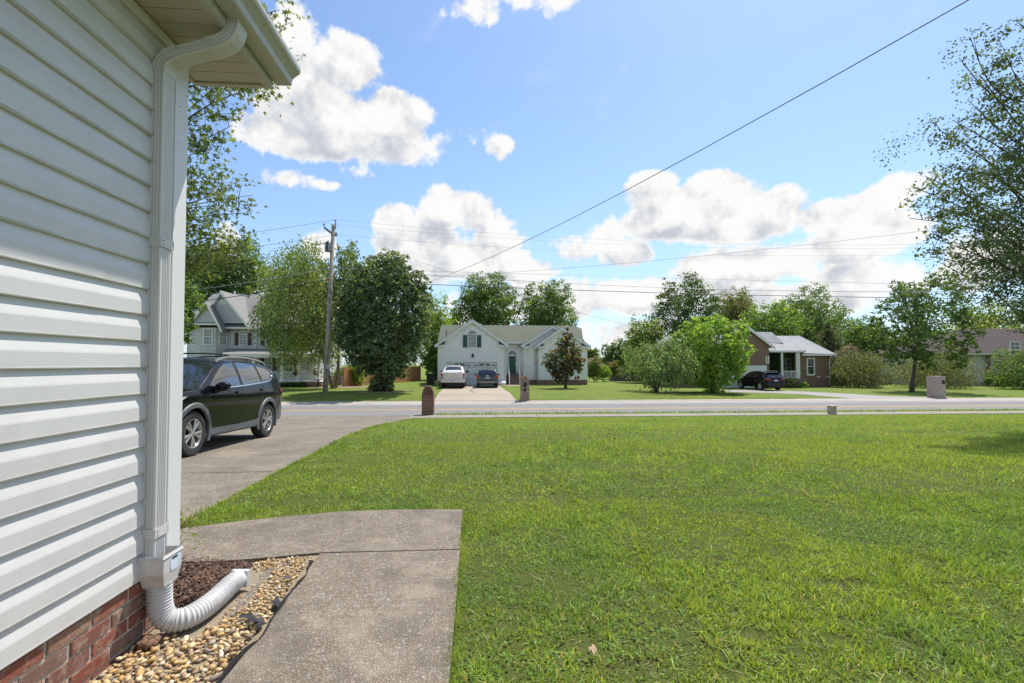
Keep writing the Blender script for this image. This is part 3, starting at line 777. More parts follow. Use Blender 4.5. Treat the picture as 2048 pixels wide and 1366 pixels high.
# downspout: rectangular tube with ribs, elbows and straps
a_, b_ = .031, .044
def ribsec():
    pts = []
    c = [(-a_, -b_), (a_, -b_), (a_, b_), (-a_, b_)]
    for i in range(4):
        p, q = np.array(c[i]), np.array(c[(i+1) % 4]); nn = np.array((q[1]-p[1], p[0]-q[0])); nn /= np.linalg.norm(nn)
        L = np.linalg.norm(q-p); k = 5 if L > .07 else 3
        pts.append(tuple(p*.94+q*.06))
        for j in range(k):
            t0 = .16+.68*(j+.15)/k; t1 = .16+.68*(j+.5)/k; t2 = .16+.68*(j+.85)/k
            pts += [tuple(p+(q-p)*t0), tuple(p+(q-p)*t1+nn*-.0035), tuple(p+(q-p)*t2)]
        pts.append(tuple(p*.06+q*.94))
    return pts
SEC = ribsec()
ds = link('downspout', MB().tube([(-1.589, 2.474, z) for z in (.36, 1.0, 1.9, 2.78)], 1, sec=SEC, up=(1, 0, 0)).mesh('downspout', S['downspout'], 30, ORG[house.name]), house)
path = [(-1.589, 2.474, 2.76), (-1.589, 2.474, 2.80), (-1.583, 2.474, 2.835), (-1.566, 2.474, 2.862), (-1.54, 2.474, 2.883), (-1.50, 2.474, 2.90)]
path2 = [(-1.50, 2.474, 2.90), (-1.36, 2.474, 2.945)]
path3 = [(-1.365, 2.474, 2.943), (-1.32, 2.474, 2.958), (-1.285, 2.474, 2.975), (-1.26, 2.474, 2.998), (-1.243, 2.474, 3.028), (-1.236, 2.474, 3.06), (-1.235, 2.474, 3.09)]
def elbow(p, s, name='downspout_elbow'):
    q = []; rr = []
    for i in range(len(p)-1):
        a, b = np.array(p[i]), np.array(p[i+1]); 
        for (t, r_) in ((0, 1.0), (.12, .96), (.24, 1.0), (.9, 1.03)): q.append(a+(b-a)*t); rr.append(r_*s)
    q.append(np.array(p[-1])); rr.append(s)
    return link(name, MB().tube(q, rr, sec=SEC, up=(1, 0, 0)).mesh(name, S['downspout'], 50, ORG[house.name]), ds)
elbow(path, 1.05); elbow(path3, 1.05)
link('downspout_offset', MB().tube(path2, .98, sec=SEC, up=(0, 0, 1)).mesh('downspout_offset', S['downspout'], 30, ORG[house.name]), ds)
for z in (1.92, .50):
    m = MB().box(-1.62, -1.552, 2.426, 2.429, z, z+.045); m.box(-1.555, -1.552, 2.429, 2.524, z, z+.045); m.box(-1.62, -1.552, 2.5205, 2.5235, z, z+.045)
    st = link('strap', m.mesh('strap', S['downspout'], False, ORG[house.name]), ds)
    m = MB()
    for dz_ in (.012, .032): m.lathe([(0, .004), (.004, .003), (.004, 0)], (-1.553, 2.445, z+dz_), (1, 0, 0), 8)
    link('screw', m.mesh('screw', S['galv'], False, ORG[house.name]), st)
# brick base: single bricks in mortar
bm_ = MB().box(-.5, .5, -.5, .5, -.5, .5).mesh('brick', S['brick'])
bm2 = bmesh.new(); bm2.from_mesh(bm_); bmesh.ops.bevel(bm2, geom=bm2.edges[:], offset=.025, segments=1, affect='EDGES'); bm2.to_mesh(bm_); bm2.free()
MB().box(WX-.12, WX-.0055, -7, CYN-.012, -.06, .30).build('mortar_bed', S['mortar'], house)
row = 0; z = -.03
while z < .30:
    hgt = .0555
    y = CYN-.004-(0 if row % 2 else .105)
    if row % 2 == 0: share('brick', bm_, house, (WX-.05, CYN-.004-.05, z+.0285), (0, 0, 0), (.1, .1, hgt))
    while y > (.9 if row < 6 else 0):
        L = .203; jit = random.uniform(-.0025, .0025)
        share('brick', bm_, house, (WX-.05+jit, y-L/2, z+.0285), (0, random.uniform(-.01, .01), 0), (.1, L-.004, hgt)); y -= L+.0105
    row += 1; z += .0675
m = MB().box(WX-.11, WX-.002, -7, .9, -.05, .31).build('brick_base_rear', S['brick_piece'], house)
# small dark gap where the brick meets the pebbles
# ------------------------------------------------------------------ flexible drain extension
ext = thing('drain_extension', 'white corrugated flexible drain pipe fitted under the downspout', 'drain pipe', (-1.56, 2.47, .02))
m = MB()
ax, ay = -1.566, 2.474
lo, hi = .275, .42
def ring(hx, hy, z, c=.004): return [(ax-hx, ay-hy, z), (ax+hx, ay-hy, z), (ax+hx, ay+hy, z), (ax-hx, ay+hy, z)]
lv = [(.046, .046, .262), (.052, .052, .272), (.052, .056, .285), (.058, .072, .335), (.060, .074, .405), (.064, .078, .408), (.064, .078, .414), (.060, .074, .416), (.060, .074, .424), (.056, .070, .424), (.054, .068, .34)]
for (hx, hy, z) in lv:
    hx = min(hx, .064); r_ = []
    for (sx, sy) in ((-1, -1), (1, -1), (1, 1), (-1, 1)): r_.append((ax+.012+sx*hx, ay+sy*hy, z))
    m.v += r_
for i in range(len(lv)-1):
    for j in range(4): m.f.append((4*i+j, 4*i+(j+1) % 4, 4*i+4+(j+1) % 4, 4*i+4+j))
ad = m.build('adapter', S['pipe'], ext, bevel=.003)
m = MB().add([(-1.4935, 2.452, .408), (-1.4935, 2.528, .408), (-1.4935, 2.528, .372), (-1.495, 2.51, .330), (-1.495, 2.462, .330), (-1.4935, 2.452, .35)], [(0, 1, 2, 3, 4, 5)])
st = m.build('sticker', S['sticker'], ad)
MB().add([(-1.4928, 2.462, .398), (-1.4928, 2.505, .398), (-1.4928, 2.505, .386), (-1.4928, 2.462, .386)], [(0, 1, 2, 3)]).build('print', S['dark_print'], st)
def smooth_path(pts, n):
    p = np.array(pts, float); out = []
    for i in range(len(p)-1):
        a, b, c, d = p[max(i-1, 0)], p[i], p[i+1], p[min(i+2, len(p)-1)]
        for k in range(n):
            t = k/n; out.append(.5*((2*b)+(-a+c)*t+(2*a-5*b+4*c-d)*t*t+(-a+3*b-3*c+d)*t**3))
    out.append(p[-1]); return np.array(out)
tp = smooth_path([(-1.556, 2.474, .275), (-1.556, 2.474, .20), (-1.545, 2.475, .125), (-1.505, 2.485, .082), (-1.45, 2.52, .075), (-1.418, 2.60, .078), (-1.412, 2.69, .076), (-1.410, 2.77, .080), (-1.404, 2.85, .088), (-1.398, 2.925, .084)], 26)
seg = np.concatenate([[0], np.cumsum(np.linalg.norm(np.diff(tp, axis=0), axis=1))])
rad = .0525+.0034*np.sin(seg/.0165*2*np.pi)
rad[-14:] = .051
ho = MB().tube(tp, rad, 28, cap=False).build('corrugated_tube', S['pipe'], ext, True)
end = tp[-1]; d = tp[-1]-tp[-4]; d /= np.linalg.norm(d)
MB().tube([end-d*.004, end+d*.03], [1, 1], sec=[(.047, .05), (-.047, .05), (-.047, -.05), (.047, -.05)], up=(0, 0, 1)).build('end_collar', S['pipe'], ext, bevel=.004)
# weathered lump of stones by the brick corner
m = MB(); 
bmx = bmesh.new(); bmesh.ops.create_icosphere(bmx, subdivisions=3, radius=1)
from mathutils import noise as mn
for v in bmx.verts:
    p = v.co.copy(); s = 1+.35*mn.noise(p*2.2)+.18*mn.noise(p*6)
    v.co = Vector((p.x*.045*s, p.y*.05*s, p.z*.030*s))
me = bpy.data.meshes.new('rock'); bmx.to_mesh(me); bmx.free(); me.polygons.foreach_set('use_smooth', [True]*len(me.polygons))
me.materials.append(simple('brown_clump', (.20, .105, .055), .8, var=.5, scale=60, bump=.8, bscale=90)); o_ = link('rock', me); o_.location = (-1.545, 2.385, .035)
finish(o_, 'small rusty brown rock on the pebbles under the drain pipe', 'rock')
# ------------------------------------------------------------------ houses across the street
def fx(px, Y): return float(at(px, 727, Y)[0])
def fz(py, Y, px=1000): return float(at(px, py, Y)[2])
def window(parent, x0, x1, z0, z1, Y, glass='glass', cols=2, rows=4, arch=False, fr=.07, frame='white_paint', label=None):
    """a window facing the street: frame with meeting rail and muntins, pane as sub-part"""
    m = MB(); y0, y1 = Y-.075, Y
    m.box(x0-fr, x0, y0, y1, z0, z1).box(x1, x1+fr, y0, y1, z0, z1)
    m.box(x0-fr, x1+fr, y0-.012, y1, z0-fr*1.2, z0)
    if not arch: m.box(x0-fr, x1+fr, y0-.006, y1, z1, z1+fr)
    zm = (z0+z1)/2
    m.box(x0, x1, y0+.02, y1, zm-.03, zm+.03)
    for i in range(1, cols):
        xx = x0+(x1-x0)*i/cols; m.box(xx-.014, xx+.014, y0+.03, y1, z0, zm-.03).box(xx-.014, xx+.014, y0+.03, y1, zm+.03, z1)
    for i in range(1, rows):
        zz = z0+(z1-z0)*i/rows
        if abs(zz-zm) > .05: m.box(x0, x1, y0+.032, y1, zz-.014, zz+.014)
    pane = [(x0, Y-.035, z0), (x1, Y-.035, z0), (x1, Y-.035, z1), (x0, Y-.035, z1)]
    if arch:
        c = (x0+x1)/2; r_ = (x1-x0)/2; n = 12
        m.box(x0, x1, y0+.02, y1, z1-.035, z1+.035)
        for i in range(n):
            a, b = math.pi*i/n, math.pi*(i+1)/n
            q = [(c+math.cos(t)*k, y0, z1+math.sin(t)*k) for t, k in ((a, r_), (a, r_+fr), (b, r_+fr), (b, r_))]
            m.prism(q, (0, .075, 0))
        for k in range(1, 4):
            a = math.pi*k/4; d = np.array((math.cos(a), 0, math.sin(a)))
            m.tube([np.array((c, Y-.05, z1)), np.array((c, Y-.05, z1))+d*r_], .014, 4)
        pane = pane[:2]+[(x1, Y-.035, z1)]+[(c+math.cos(math.pi*i/n)*r_, Y-.035, z1+math.sin(math.pi*i/n)*r_) for i in range(1, n)]+[(x0, Y-.035, z1)]
    wn = m.build('window', S[frame], parent)
    if label: wn['label'] = label
    MB().add(pane, [tuple(range(len(pane)))]).build('pane', S[glass], wn)
    return wn
def shutter(parent, x0, x1, z0, z1, Y, mat):
    m = MB().box(x0, x1, Y-.045, Y, z0, z1); mid = (z0+z1)/2
    for (a, b) in ((z0+.08, mid-.05), (mid+.05, z1-.08)):
        k = a
        while k < b: m.box(x0+.06, x1-.06, Y-.058, Y-.045, k, k+.035); k += .065
    return m.build('shutter', S[mat], parent)
def gable(parent, x0, x1, Yf, zb, ze, xa, za, depth, wall, roof, ov=.38, e=.17, rake='white_paint', zlow=None, brick=False, fov=.3, hole=None, wallname='front_wall'):
    """a gable-fronted block: lap-sided or brick front, side walls, two roof slopes, rake boards"""
    # slope through apex and wall-top eaves
    m = MB()
    zl = zb if zlow is None else zlow
    sl_l = (za-ze)/(xa-x0); sl_r = (za-ze)/(x1-xa)
    poly = [(x0, zl), (x1, zl), (x1, ze), (xa, za), (x0, ze)]
    if brick: m.prism([(a, Yf, b) for a, b in poly], (0, .12, 0))
    elif hole:
        hx0, hx1, hz = hole
        for pl in ([(x0, zl), (hx0, zl), (hx0, hz), (x0, hz)], [(hx1, zl), (x1, zl), (x1, hz), (hx1, hz)], [(x0, hz), (x1, hz), (x1, ze), (xa, za), (x0, ze)]):
            lapwall(m, (0, Yf, 0), (1, 0, 0), pl, e, (0, -1, 0))
    else: lapwall(m, (0, Yf, 0), (1, 0, 0), poly, e, (0, -1, 0))
    m.build(wallname, S[wall], parent, kind=None if brick else 'stuff')
    s = MB()
    if brick:
        s.box(x0, x0+.12, Yf+.12, Yf+depth, zl, ze).build('side_wall', S[wall], parent); s = MB().box(x1-.12, x1, Yf+.12, Yf+depth, zl, ze)
    else:
        lapwall(s, (x0, Yf, 0), (0, 1, 0), [(0, zl), (depth, zl), (depth, ze), (0, ze)], e, (-1, 0, 0))
        lapwall(s, (x1, Yf, 0), (0, 1, 0), [(0, zl), (depth, zl), (depth, ze), (0, ze)], e, (1, 0, 0))
    s.build('side_wall', S[wall], parent, kind=None if brick else 'stuff')
    yf, yb = Yf-fov, Yf+depth
    L = (x0-ov, ze-ov*sl_l); Rr = (x1+ov, ze-ov*sl_r); th = .16
    r = MB()
    r.prism([(L[0], yf, L[1]+th), (xa, yf, za+th), (xa, yf, za+.03), (L[0], yf, L[1]+.03)], (0, yb-yf, 0))
    r.prism([(xa, yf, za+th), (Rr[0], yf, Rr[1]+th), (Rr[0], yf, Rr[1]+.03), (xa, yf, za+.03)], (0, yb-yf, 0))
    ro = r.build('roof', S[roof], parent)
    k = MB()
    for (p, q) in ((L, (xa, za)), ((xa, za), Rr)):
        k.prism([(p[0], yf-.03, p[1]+th-.03), (q[0], yf-.03, q[1]+th-.03), (q[0], yf-.03, q[1]-.16), (p[0], yf-.03, p[1]-.16)], (0, .029, 0))
        k.prism([(p[0], yf, p[1]+.028), (q[0], yf, q[1]+.028), (q[0], yf, q[1]+.0), (p[0], yf, p[1]+.0)], (0, fov, 0))
    k.build('rake_board', S[rake], ro)
    return ro
def hip(parent, x0, x1, y0, y1, ze, zr, xr0, xr1, yr, mat, name='roof'):
    m = MB(); th = .12
    A, B, C_, D_ = (x0, y0, ze), (x1, y0, ze), (x1, y1, ze), (x0, y1, ze); E_, F_ = (xr0, yr, zr), (xr1, yr, zr)
    for pl in ([A, B, F_, E_], [B, C_, F_], [C_, D_, E_, F_], [D_, A, E_]): m.prism(pl, (0, 0, -th))
    return m.build(name, S[mat], parent)
def railing(parent, x0, x1, Y, z0, z1, n=None, along='x', name='railing'):
    m = MB(); n = n or max(2, int(abs(x1-x0)/.14))
    if along == 'x':
        m.box(x0, x1, Y-.03, Y+.03, z1-.07, z1).box(x0, x1, Y-.03, Y+.03, z0, z0+.06)
        for i in range(n): xx = x0+(x1-x0)*(i+.5)/n; m.box(xx-.02, xx+.02, Y-.02, Y+.02, z0+.06, z1-.07)
    else:
        m.box(Y-.03, Y+.03, x0, x1, z1-.07, z1).box(Y-.03, Y+.03, x0, x1, z0, z0+.06)
        for i in range(n): xx = x0+(x1-x0)*(i+.5)/n; m.box(Y-.02, Y+.02, xx-.02, xx+.02, z0+.06, z1-.07)
    return m.build(name, S['white_paint'], parent, kind='stuff')

# ---- white bungalow opposite
Y0 = 45.4; ZG = -.735
wh = thing('white_bungalow', 'white sided house opposite with green-grey roof, green door and double garage', 'house', (fx(1020, Y0), Y0, ZG))
gx0, gx1 = fx(876.5, Y0), fx(1010.7, Y0); gapx = fx(944.8, Y0); ge = fz(688, Y0); ga = fz(642, Y0)
dx0, dx1, dzt = fx(893, Y0), fx(994.5, Y0), fz(724, Y0)
gable(wh, gx0, gx1, Y0, ZG, ge, gapx, ga, 7, 'white_wall', 'roof_green', ov=.33, zlow=ZG, hole=(dx0, dx1, dzt))
for (a, b) in ((gx0, gx0+.0), (gx1, gx1)):
    MB().box(a-.06, a+.06, Y0-.03, Y0+.03, ZG, ge).build('corner_board', S['white_paint'], wh)
# cornice returns
for (a, s) in ((gx0, 1), (gx1, -1)):
    MB().prism([(a-s*.33, Y0-.3, ge-.32), (a+s*.62, Y0-.3, ge-.32), (a+s*.62, Y0-.3, ge-.06), (a-s*.33, Y0-.3, ge-.24)], (0, .28, 0)).build('cornice_return', S['white_paint'], wh)
    MB().prism([(a-s*.33, Y0-.3, ge-.22), (a+s*.62, Y0-.3, ge-.06), (a+s*.62, Y0-.02, ge+.26), (a-s*.2, Y0-.02, ge-.1)], (0, 0, .02)).build('return_roof', S['roof_green'], wh)
# garage door with panels and a row of lights
gd = MB().box(dx0, dx1, Y0+.12, Y0+.18, ZG+.02, dzt).build('garage_door', S['white_paint'], wh)
MB().box(dx0-.02, dx0+.03, Y0-.01, Y0+.12, ZG, dzt).box(dx1-.03, dx1+.02, Y0-.01, Y0+.12, ZG, dzt).box(dx0, dx1, Y0-.01, Y0+.12, dzt-.03, dzt+.02).build('door_jamb', S['white_paint'], wh)
ph = (dzt-ZG-.02)/4; pw = (dx1-dx0)/8
for c in range(8):
    for r_ in range(4):
        x0 = dx0+pw*c+.07; x1 = x0+pw-.14; z0 = ZG+.02+ph*r_+.09; z1 = z0+ph-.18
        if r_ < 3: MB().box(x0, x1, Y0+.10, Y0+.12, z0, z1).build('door_panel', S['white_paint'], gd)
        else:
            k = c % 4; lift = {0: (.0, .6), 1: (.62, 1), 2: (1, .62), 3: (.6, .0)}[k]; hh = z1-z0
            ln = MB().add([(x0, Y0+.115, z0+hh*.18), (x1, Y0+.115, z0+hh*.18), (x1, Y0+.115, z0+hh*(.25+.7*lift[1])), (x0, Y0+.115, z0+hh*(.25+.7*lift[0]))], [(0, 1, 2, 3)]).build('light', S['glass'], gd)
            cx_ = dx0+pw*(4*(c//4)+2)
            mm = MB()
            for (fxx, fzz) in ((.25, .45), (.6, .75), (.9, .6)):
                px_ = x0+(x1-x0)*(fxx if k < 2 else 1-fxx); mm.tube([(cx_+(px_-cx_)*.75, Y0+.11, z0+hh*.2), (px_, Y0+.11, z0+hh*(.3+.6*fzz))], .012, 4)
            mm.build('muntin', S['white_paint'], gd)
for k in range(1, 4): MB().box(dx0, dx1, Y0+.108, Y0+.12, ZG+.02+ph*k-.012, ZG+.02+ph*k+.012).build('door_joint', S['galv'], gd)
MB().box(gx0-.02, dx0-.02, Y0-.05, Y0+.1, ZG-.1, ZG+.42).box(dx1+.02, gx1+.02, Y0-.05, Y0+.1, ZG-.1, ZG+.42).build('brick_base', S['brick_far'], wh)
window(wh, fx(936.5, Y0), fx(952, Y0), fz(693.5, Y0), fz(669.5, Y0), Y0, 'glass_blind', 3, 6, True)
shutter(wh, fx(925.8, Y0), fx(934.4, Y0), fz(695, Y0), fz(670.6, Y0), Y0-.02, 'green')
shutter(wh, fx(954.2, Y0), fx(962.5, Y0), fz(695, Y0), fz(670.6, Y0), Y0-.02, 'green')
c = at(945.5, 711, Y0)
m = MB().box(c[0]-.06, c[0]+.06, Y0-.06, Y0-.02, c[2]-.14, c[2]+.14).lathe([(0, .18), (.09, .15), (.11, 0), (.07, -.16), (0, -.18)], (c[0], Y0-.16, c[2]), (0, 0, 1), 8)
m.build('wall_lamp', S['car_black'], wh)
# main roof and entry wall
Ym = 48.6
mx0, mx1 = fx(882, 52.5), fx(1148, 52.5); zr = fz(650.5, 52.5); ze2 = fz(683, Ym-.4)
hr = MB(); th = .12
hr.prism([(gx0-.3, Ym-.5, ze2), (fx(1060, Ym), Ym-.5, ze2), (fx(1146, 52.5), 52.5, zr), (mx0, 52.5, zr)], (0, 0, -th))
hr.prism([(fx(1060, Ym), Ym-.5, ze2), (fx(1165, Ym), Ym-.5, ze2), (mx1+.8, 52.5-.4, zr-.35), (mx1, 52.5, zr)], (0, 0, -th))
hr.prism([(mx0, 52.5, zr), (mx1, 52.5, zr), (fx(1172, 57), 57.6, ze2-.6), (gx0-.3, 57.6, ze2-.6)], (0, 0, -th))
hr.prism([(mx1, 52.5, zr), (fx(1168, Ym), Ym-.5, ze2), (fx(1168, Ym), 57.6, ze2-.6)], (0, 0, -th))
hr.prism([(mx0, 52.5, zr), (gx0-.3, 57.6, ze2-.6), (gx0-.3, Ym-.5, ze2)], (0, 0, -th))
mainroof = hr.build('roof', S['roof_green'], wh)
MB().box(gx1, fx(1056, Ym), Ym-.62, Ym-.48, ze2-.22, ze2-.02).build('gutter', S['white_paint'], mainroof)
vx = at(892, 668, 47.2); MB().tube([(vx[0], 47.6, vx[2]-1.1), (vx[0], 47.6, vx[2]+.35)], .07, 8).build('vent_pipe', S['galv'], mainroof)
MB().lathe([(.28, -.9), (.09, -.5)], (vx[0], 47.6, vx[2]), (0, 0, 1), 10).build('vent_flashing', S['galv'], mainroof)
ew = MB(); lapwall(ew, (0, Ym, 0), (1, 0, 0), [(gx1, ZG+.2), (fx(1066, Ym), ZG+.2), (fx(1066, Ym), ze2+.1), (gx1, ze2+.1)], .17, (0, -1, 0)); ew.build('entry_wall', S['white_wall'], wh, kind='stuff')
MB().box(gx0, fx(1170, 50), Ym+.25, 57, ZG, ze2-.4).build('main_block', S['white_wall'], wh)
d0, d1, dz0, dz1 = fx(1018, Ym), fx(1031.7, Ym), fz(747, Ym), fz(712.5, Ym)
dr = MB().box(d0, d1, Ym-.07, Ym-.02, dz0, dz1).build('door', S['green'], wh)
for (i, j) in ((0, 0), (1, 0), (0, 1), (1, 1), (0, 2), (1, 2)):
    ww = (d1-d0)/2; hh = (dz1-dz0)/3; MB().box(d0+ww*i+.07, d0+ww*(i+1)-.07, Ym-.085, Ym-.07, dz0+hh*j+.1, dz0+hh*(j+1)-.1).build('door_panel', S['green'], dr)
MB().lathe([(0, .06), (.035, .05), (.035, 0)], (d1-.07, Ym-.07, dz0+.95), (0, -1, 0), 8).build('handle', S['chrome'], dr)
MB().box(d0-.1, d0, Ym-.09, Ym, dz0, dz1+.02).box(d1, d1+.1, Ym-.09, Ym, dz0, dz1+.02).box(d0-.12, d1+.12, Ym-.1, Ym, dz1+.02, dz1+.14).build('door_frame', S['white_paint'], dr)
c0 = (d0+d1)/2; rr = (d1-d0)/2+.02; zb_ = fz(709, Ym); n = 12
tw = MB().add([(c0+math.cos(math.pi*i/n)*rr, Ym-.03, zb_+math.sin(math.pi*i/n)*rr) for i in range(n+1)], [tuple(range(n+1))]).build('fanlight', S['glass'], wh)
mm = MB()
for k in range(5):
    a = math.pi*(k+.5)/5; mm.tube([(c0, Ym-.05, zb_), (c0+math.cos(a)*rr, Ym-.05, zb_+math.sin(a)*rr)], .018, 4)
mm.build('muntin', S['white_paint'], tw)
# steps and handrails
st = MB()
for k in range(4): st.box(fx(1014.5, Ym), fx(1036, Ym), Ym-1.0-.3*k, Ym-.05 if k == 0 else Ym-1.0-.3*(k-1)-.002, ZG-.05, dz0-.02-.17*k)
st.build('brick_steps', S['brick_piece'], wh)
for px in (1017.5, 1038):
    x = fx(px, Ym-1); m = MB().box(x-.05, x+.05, Ym-2.05, Ym-1.95, ZG, ZG+1.15).box(x-.05, x+.05, Ym-.9, Ym-.8, dz0-.1, dz0+.95)
    m.prism([(x-.03, Ym-2, ZG+1.05), (x+.03, Ym-2, ZG+1.05), (x+.03, Ym-.85, dz0+.9), (x-.03, Ym-.85, dz0+.9)], (0, 0, .07))
    for t in (.25, .5, .75): m.box(x-.02, x+.02, Ym-2+1.15*t-.02, Ym-2+1.15*t+.02, ZG+.3+.3*t, ZG+1.05+(dz0-ZG-.15)*t)
    m.build('handrail', S['white_paint'], wh)
# right wings: a larger gable behind, a smaller one in front
Y2 = 47.6
bx0, bx1 = fx(1047, Y2), fx(1170, Y2)
gable(wh, bx0, bx1, Y2, ZG, fz(690, Y2), fx(1105, Y2), fz(653.5, Y2), 6, 'white_wall', 'roof_green', ov=.34, zlow=ZG+.2, fov=.25, wallname='wing_wall')
Y3 = 46.9
cx0, cx1 = fx(1075.6, Y3), fx(1174, Y3)
gable(wh, cx0, cx1, Y3, ZG, fz(690, Y3), fx(1123, Y3), fz(657, Y3), 6, 'white_wall', 'roof_green', ov=.36, zlow=ZG+.45, fov=.3, wallname='bay_wall')
for (a, s) in ((cx0, 1), (cx1, -1), (bx0, 1)):
    yy_ = Y2 if a == bx0 else Y3; zz_ = fz(690, yy_)
    MB().prism([(a-s*.34, yy_-.28, zz_-.32), (a+s*.55, yy_-.28, zz_-.32), (a+s*.55, yy_-.28, zz_-.08), (a-s*.34, yy_-.28, zz_-.22)], (0, .27, 0)).build('cornice_return', S['white_paint'], wh)
    MB().prism([(a-s*.34, yy_-.28, zz_-.21), (a+s*.55, yy_-.28, zz_-.08), (a+s*.55, yy_-.02, zz_+.2), (a-s*.2, yy_-.02, zz_-.1)], (0, 0, .02)).build('return_roof', S['roof_green'], wh)
MB().box(cx0-.03, cx1+.03, Y3-.03, Y3+5, ZG-.1, ZG+.45).box(bx0-.03, cx0-.03, Y2-.03, Y2+4, ZG-.1, ZG+.45).box(gx1, bx0-.03, Ym-.03, Ym+1, ZG-.1, ZG+.4).build('brick_base', S['brick_far'], wh)
MB().box(bx0-.07, bx0+.09, Y2-.05, Y2+.05, ZG+.45, fz(692, Y2)).build('rusty_corner_board', S['rust_white'], wh)
MB().box(cx0-.3, cx0-.04, Y2-.035, Y2-.016, ZG+.45, fz(694, Y2)).build('rust_stained_panel', S['rust_white'], wh)
wz0, wz1 = fz(742, Y3), fz(711, Y3)
window(wh, fx(1116, Y3), fx(1133, Y3), wz0, wz1, Y3, 'glass_blind', 3, 4)
shutter(wh, fx(1107.5, Y3), fx(1115, Y3), wz0-.05, wz1+.05, Y3-.02, 'green'); shutter(wh, fx(1134.5, Y3), fx(1142, Y3), wz0-.05, wz1+.05, Y3-.02, 'green')
def spout(parent, x, Y, zt, zb, name='downspout', off=.3, mat='white_paint'):
    m = MB().tube([(x-off*.2, Y-.32, zt), (x, Y-.3, zt-.15), (x, Y-.07, zt-.42), (x, Y-.07, zb)], 1, sec=[(.045, .03), (-.045, .03), (-.045, -.03), (.045, -.03)])
    return m.build(name, S[mat], parent)
spout(wh, gx1-.02, Y0, ge-.3, ZG+.3, mat='trim'); spout(wh, bx0+.32, Y2, fz(694, Y2), ZG+.2); spout(wh, cx0-.06, Y3, fz(693, Y3), ZG+.2, mat='galv')

# ---- grey two-storey house
Yg = 46.0; ZL = -.735
gh = thing('grey_house', 'grey two-storey house with burgundy shutters, twin gables and white railed porch', 'house', (fx(510, Yg), Yg, ZL))
pf = fz(762, Yg, 560)     # porch floor
hx0, hx1 = fx(452, Yg), fx(628, Yg); ev = fz(655, Yg, 500)
m = MB(); lapwall(m, (0, Yg, 0), (1, 0, 0), [(hx0-3.5, pf), (hx1, pf), (hx1, ev), (hx0-3.5, ev)], .13, (0, -1, 0)); m.build('front_wall', S['grey_wall'], gh, kind='stuff')
m = MB(); lapwall(m, (hx1, Yg, 0), (0, 1, 0), [(0, pf), (9, pf), (9, ev), (0, ev)], .13, (1, 0, 0)); m.build('side_wall', S['grey_wall'], gh, kind='stuff')
MB().box(hx0-3.5, hx1-.05, Yg+.06, Yg+9, ZL, ev-.02).build('house_block', S['grey_wall'], gh)
rz = fz(588.5, Yg+4.6, 500)
hip(gh, hx0-3.9, hx1+.4, Yg-.4, Yg+9.4, ev, rz, fx(424, Yg+4.6), fx(590, Yg+4.6), Yg+4.6, 'roof_grey')
MB().box(hx0-.3, hx1+.4, Yg-.52, Yg-.40, ev-.16, ev-.0).build('gutter', S['white_paint'], gh)
# bay at the left with its gable
bx0, bx1 = fx(400, Yg-1), fx(431, Yg-1); by = Yg-1.0
for (p, q) in (((fx(376, Yg), Yg), (bx0, by)), ((bx0, by), (bx1, by)), ((bx1, by), (fx(458, Yg), Yg))):
    p, q = np.array(p), np.array(q); d = q-p; L = np.linalg.norm(d); u = np.append(d/L, 0)
    m = MB(); lapwall(m, (p[0], p[1], 0), u, [(0, ZL+.2), (L, ZL+.2), (L, ev-.1), (0, ev-.1)], .13); m.build('bay_wall', S['grey_wall'], gh, kind='stuff')
    # window on each face, built flat then turned
    nrm = np.array((u[1], -u[0], 0)); wd = min(.62, L*.38); mid = np.array((*(p+q)/2, 0))
    z0, z1 = fz(688.5, by, 415), fz(659, by, 415)
    F = MB()
    def pt(a, z, o): return mid+u*a+nrm*o+np.array((0, 0, z))
    def bar(a0, a1, z0_, z1_, o=.05): F.prism([pt(a0, z0_, .0), pt(a1, z0_, .0), pt(a1, z1_, .0), pt(a0, z1_, .0)], nrm*o)
    k = wd*.62
    bar(-k-.08, -k, z0-.08, z1+.08, .07); bar(k, k+.08, z0-.08, z1+.08, .07); bar(-k, k, z1, z1+.08, .07); bar(-k, k, z0-.08, z0, .07); zm = (z0+z1)/2; bar(-k, k, zm-.03, zm+.03, .06)
    for t in (-.33, .33): bar(k*t-.012, k*t+.012, z0, zm-.03, .045); bar(k*t-.012, k*t+.012, zm+.03, z1, .045)
    for t in (.25, .75): zz = z0+(z1-z0)*t; bar(-k, k, zz-.012, zz+.012, .044)
    wn = F.build('window', S['white_paint'], gh)
    MB().add([pt(-k, z0, .035), pt(k, z0, .035), pt(k, z1, .035), pt(-k, z1, .035)], [(0, 1, 2, 3)]).build('pane', S['glass_blind'], wn)
gable(gh, fx(385, by), fx(437, by), by-.12, ZL, fz(645.5, by, 410), fx(402.5, by)+.55, fz(607, by, 410), 6, 'grey_wall', 'roof_grey', ov=.45, zlow=fz(648, by, 410), fov=.3, wallname='bay_gable')
gable(gh, fx(404, Yg-.4), fx(489, Yg-.4), Yg-.3, ZL, fz(645, Yg, 450), fx(445.5, Yg), fz(586, Yg, 450), 6, 'grey_wall', 'roof_grey', ov=.45, zlow=fz(647, Yg, 450), fov=.3, wallname='main_gable')
c = at(445.5, 609.5, Yg-.3)
q = [(c[0]+math.cos(math.pi*i/12)*.42, Yg-.37, c[2]+math.sin(math.pi*i/12)*.42) for i in range(13)]
gv = MB().prism(q, (0, .05, 0)).build('gable_vent', S['white_paint'], gh)
MB().prism([(c[0]+math.cos(math.pi*i/12)*.32, Yg-.378, c[2]+.04+math.sin(math.pi*i/12)*.30) for i in range(13)], (0, .006, 0)).build('vent_louvre', S['tan_wall'], gv)
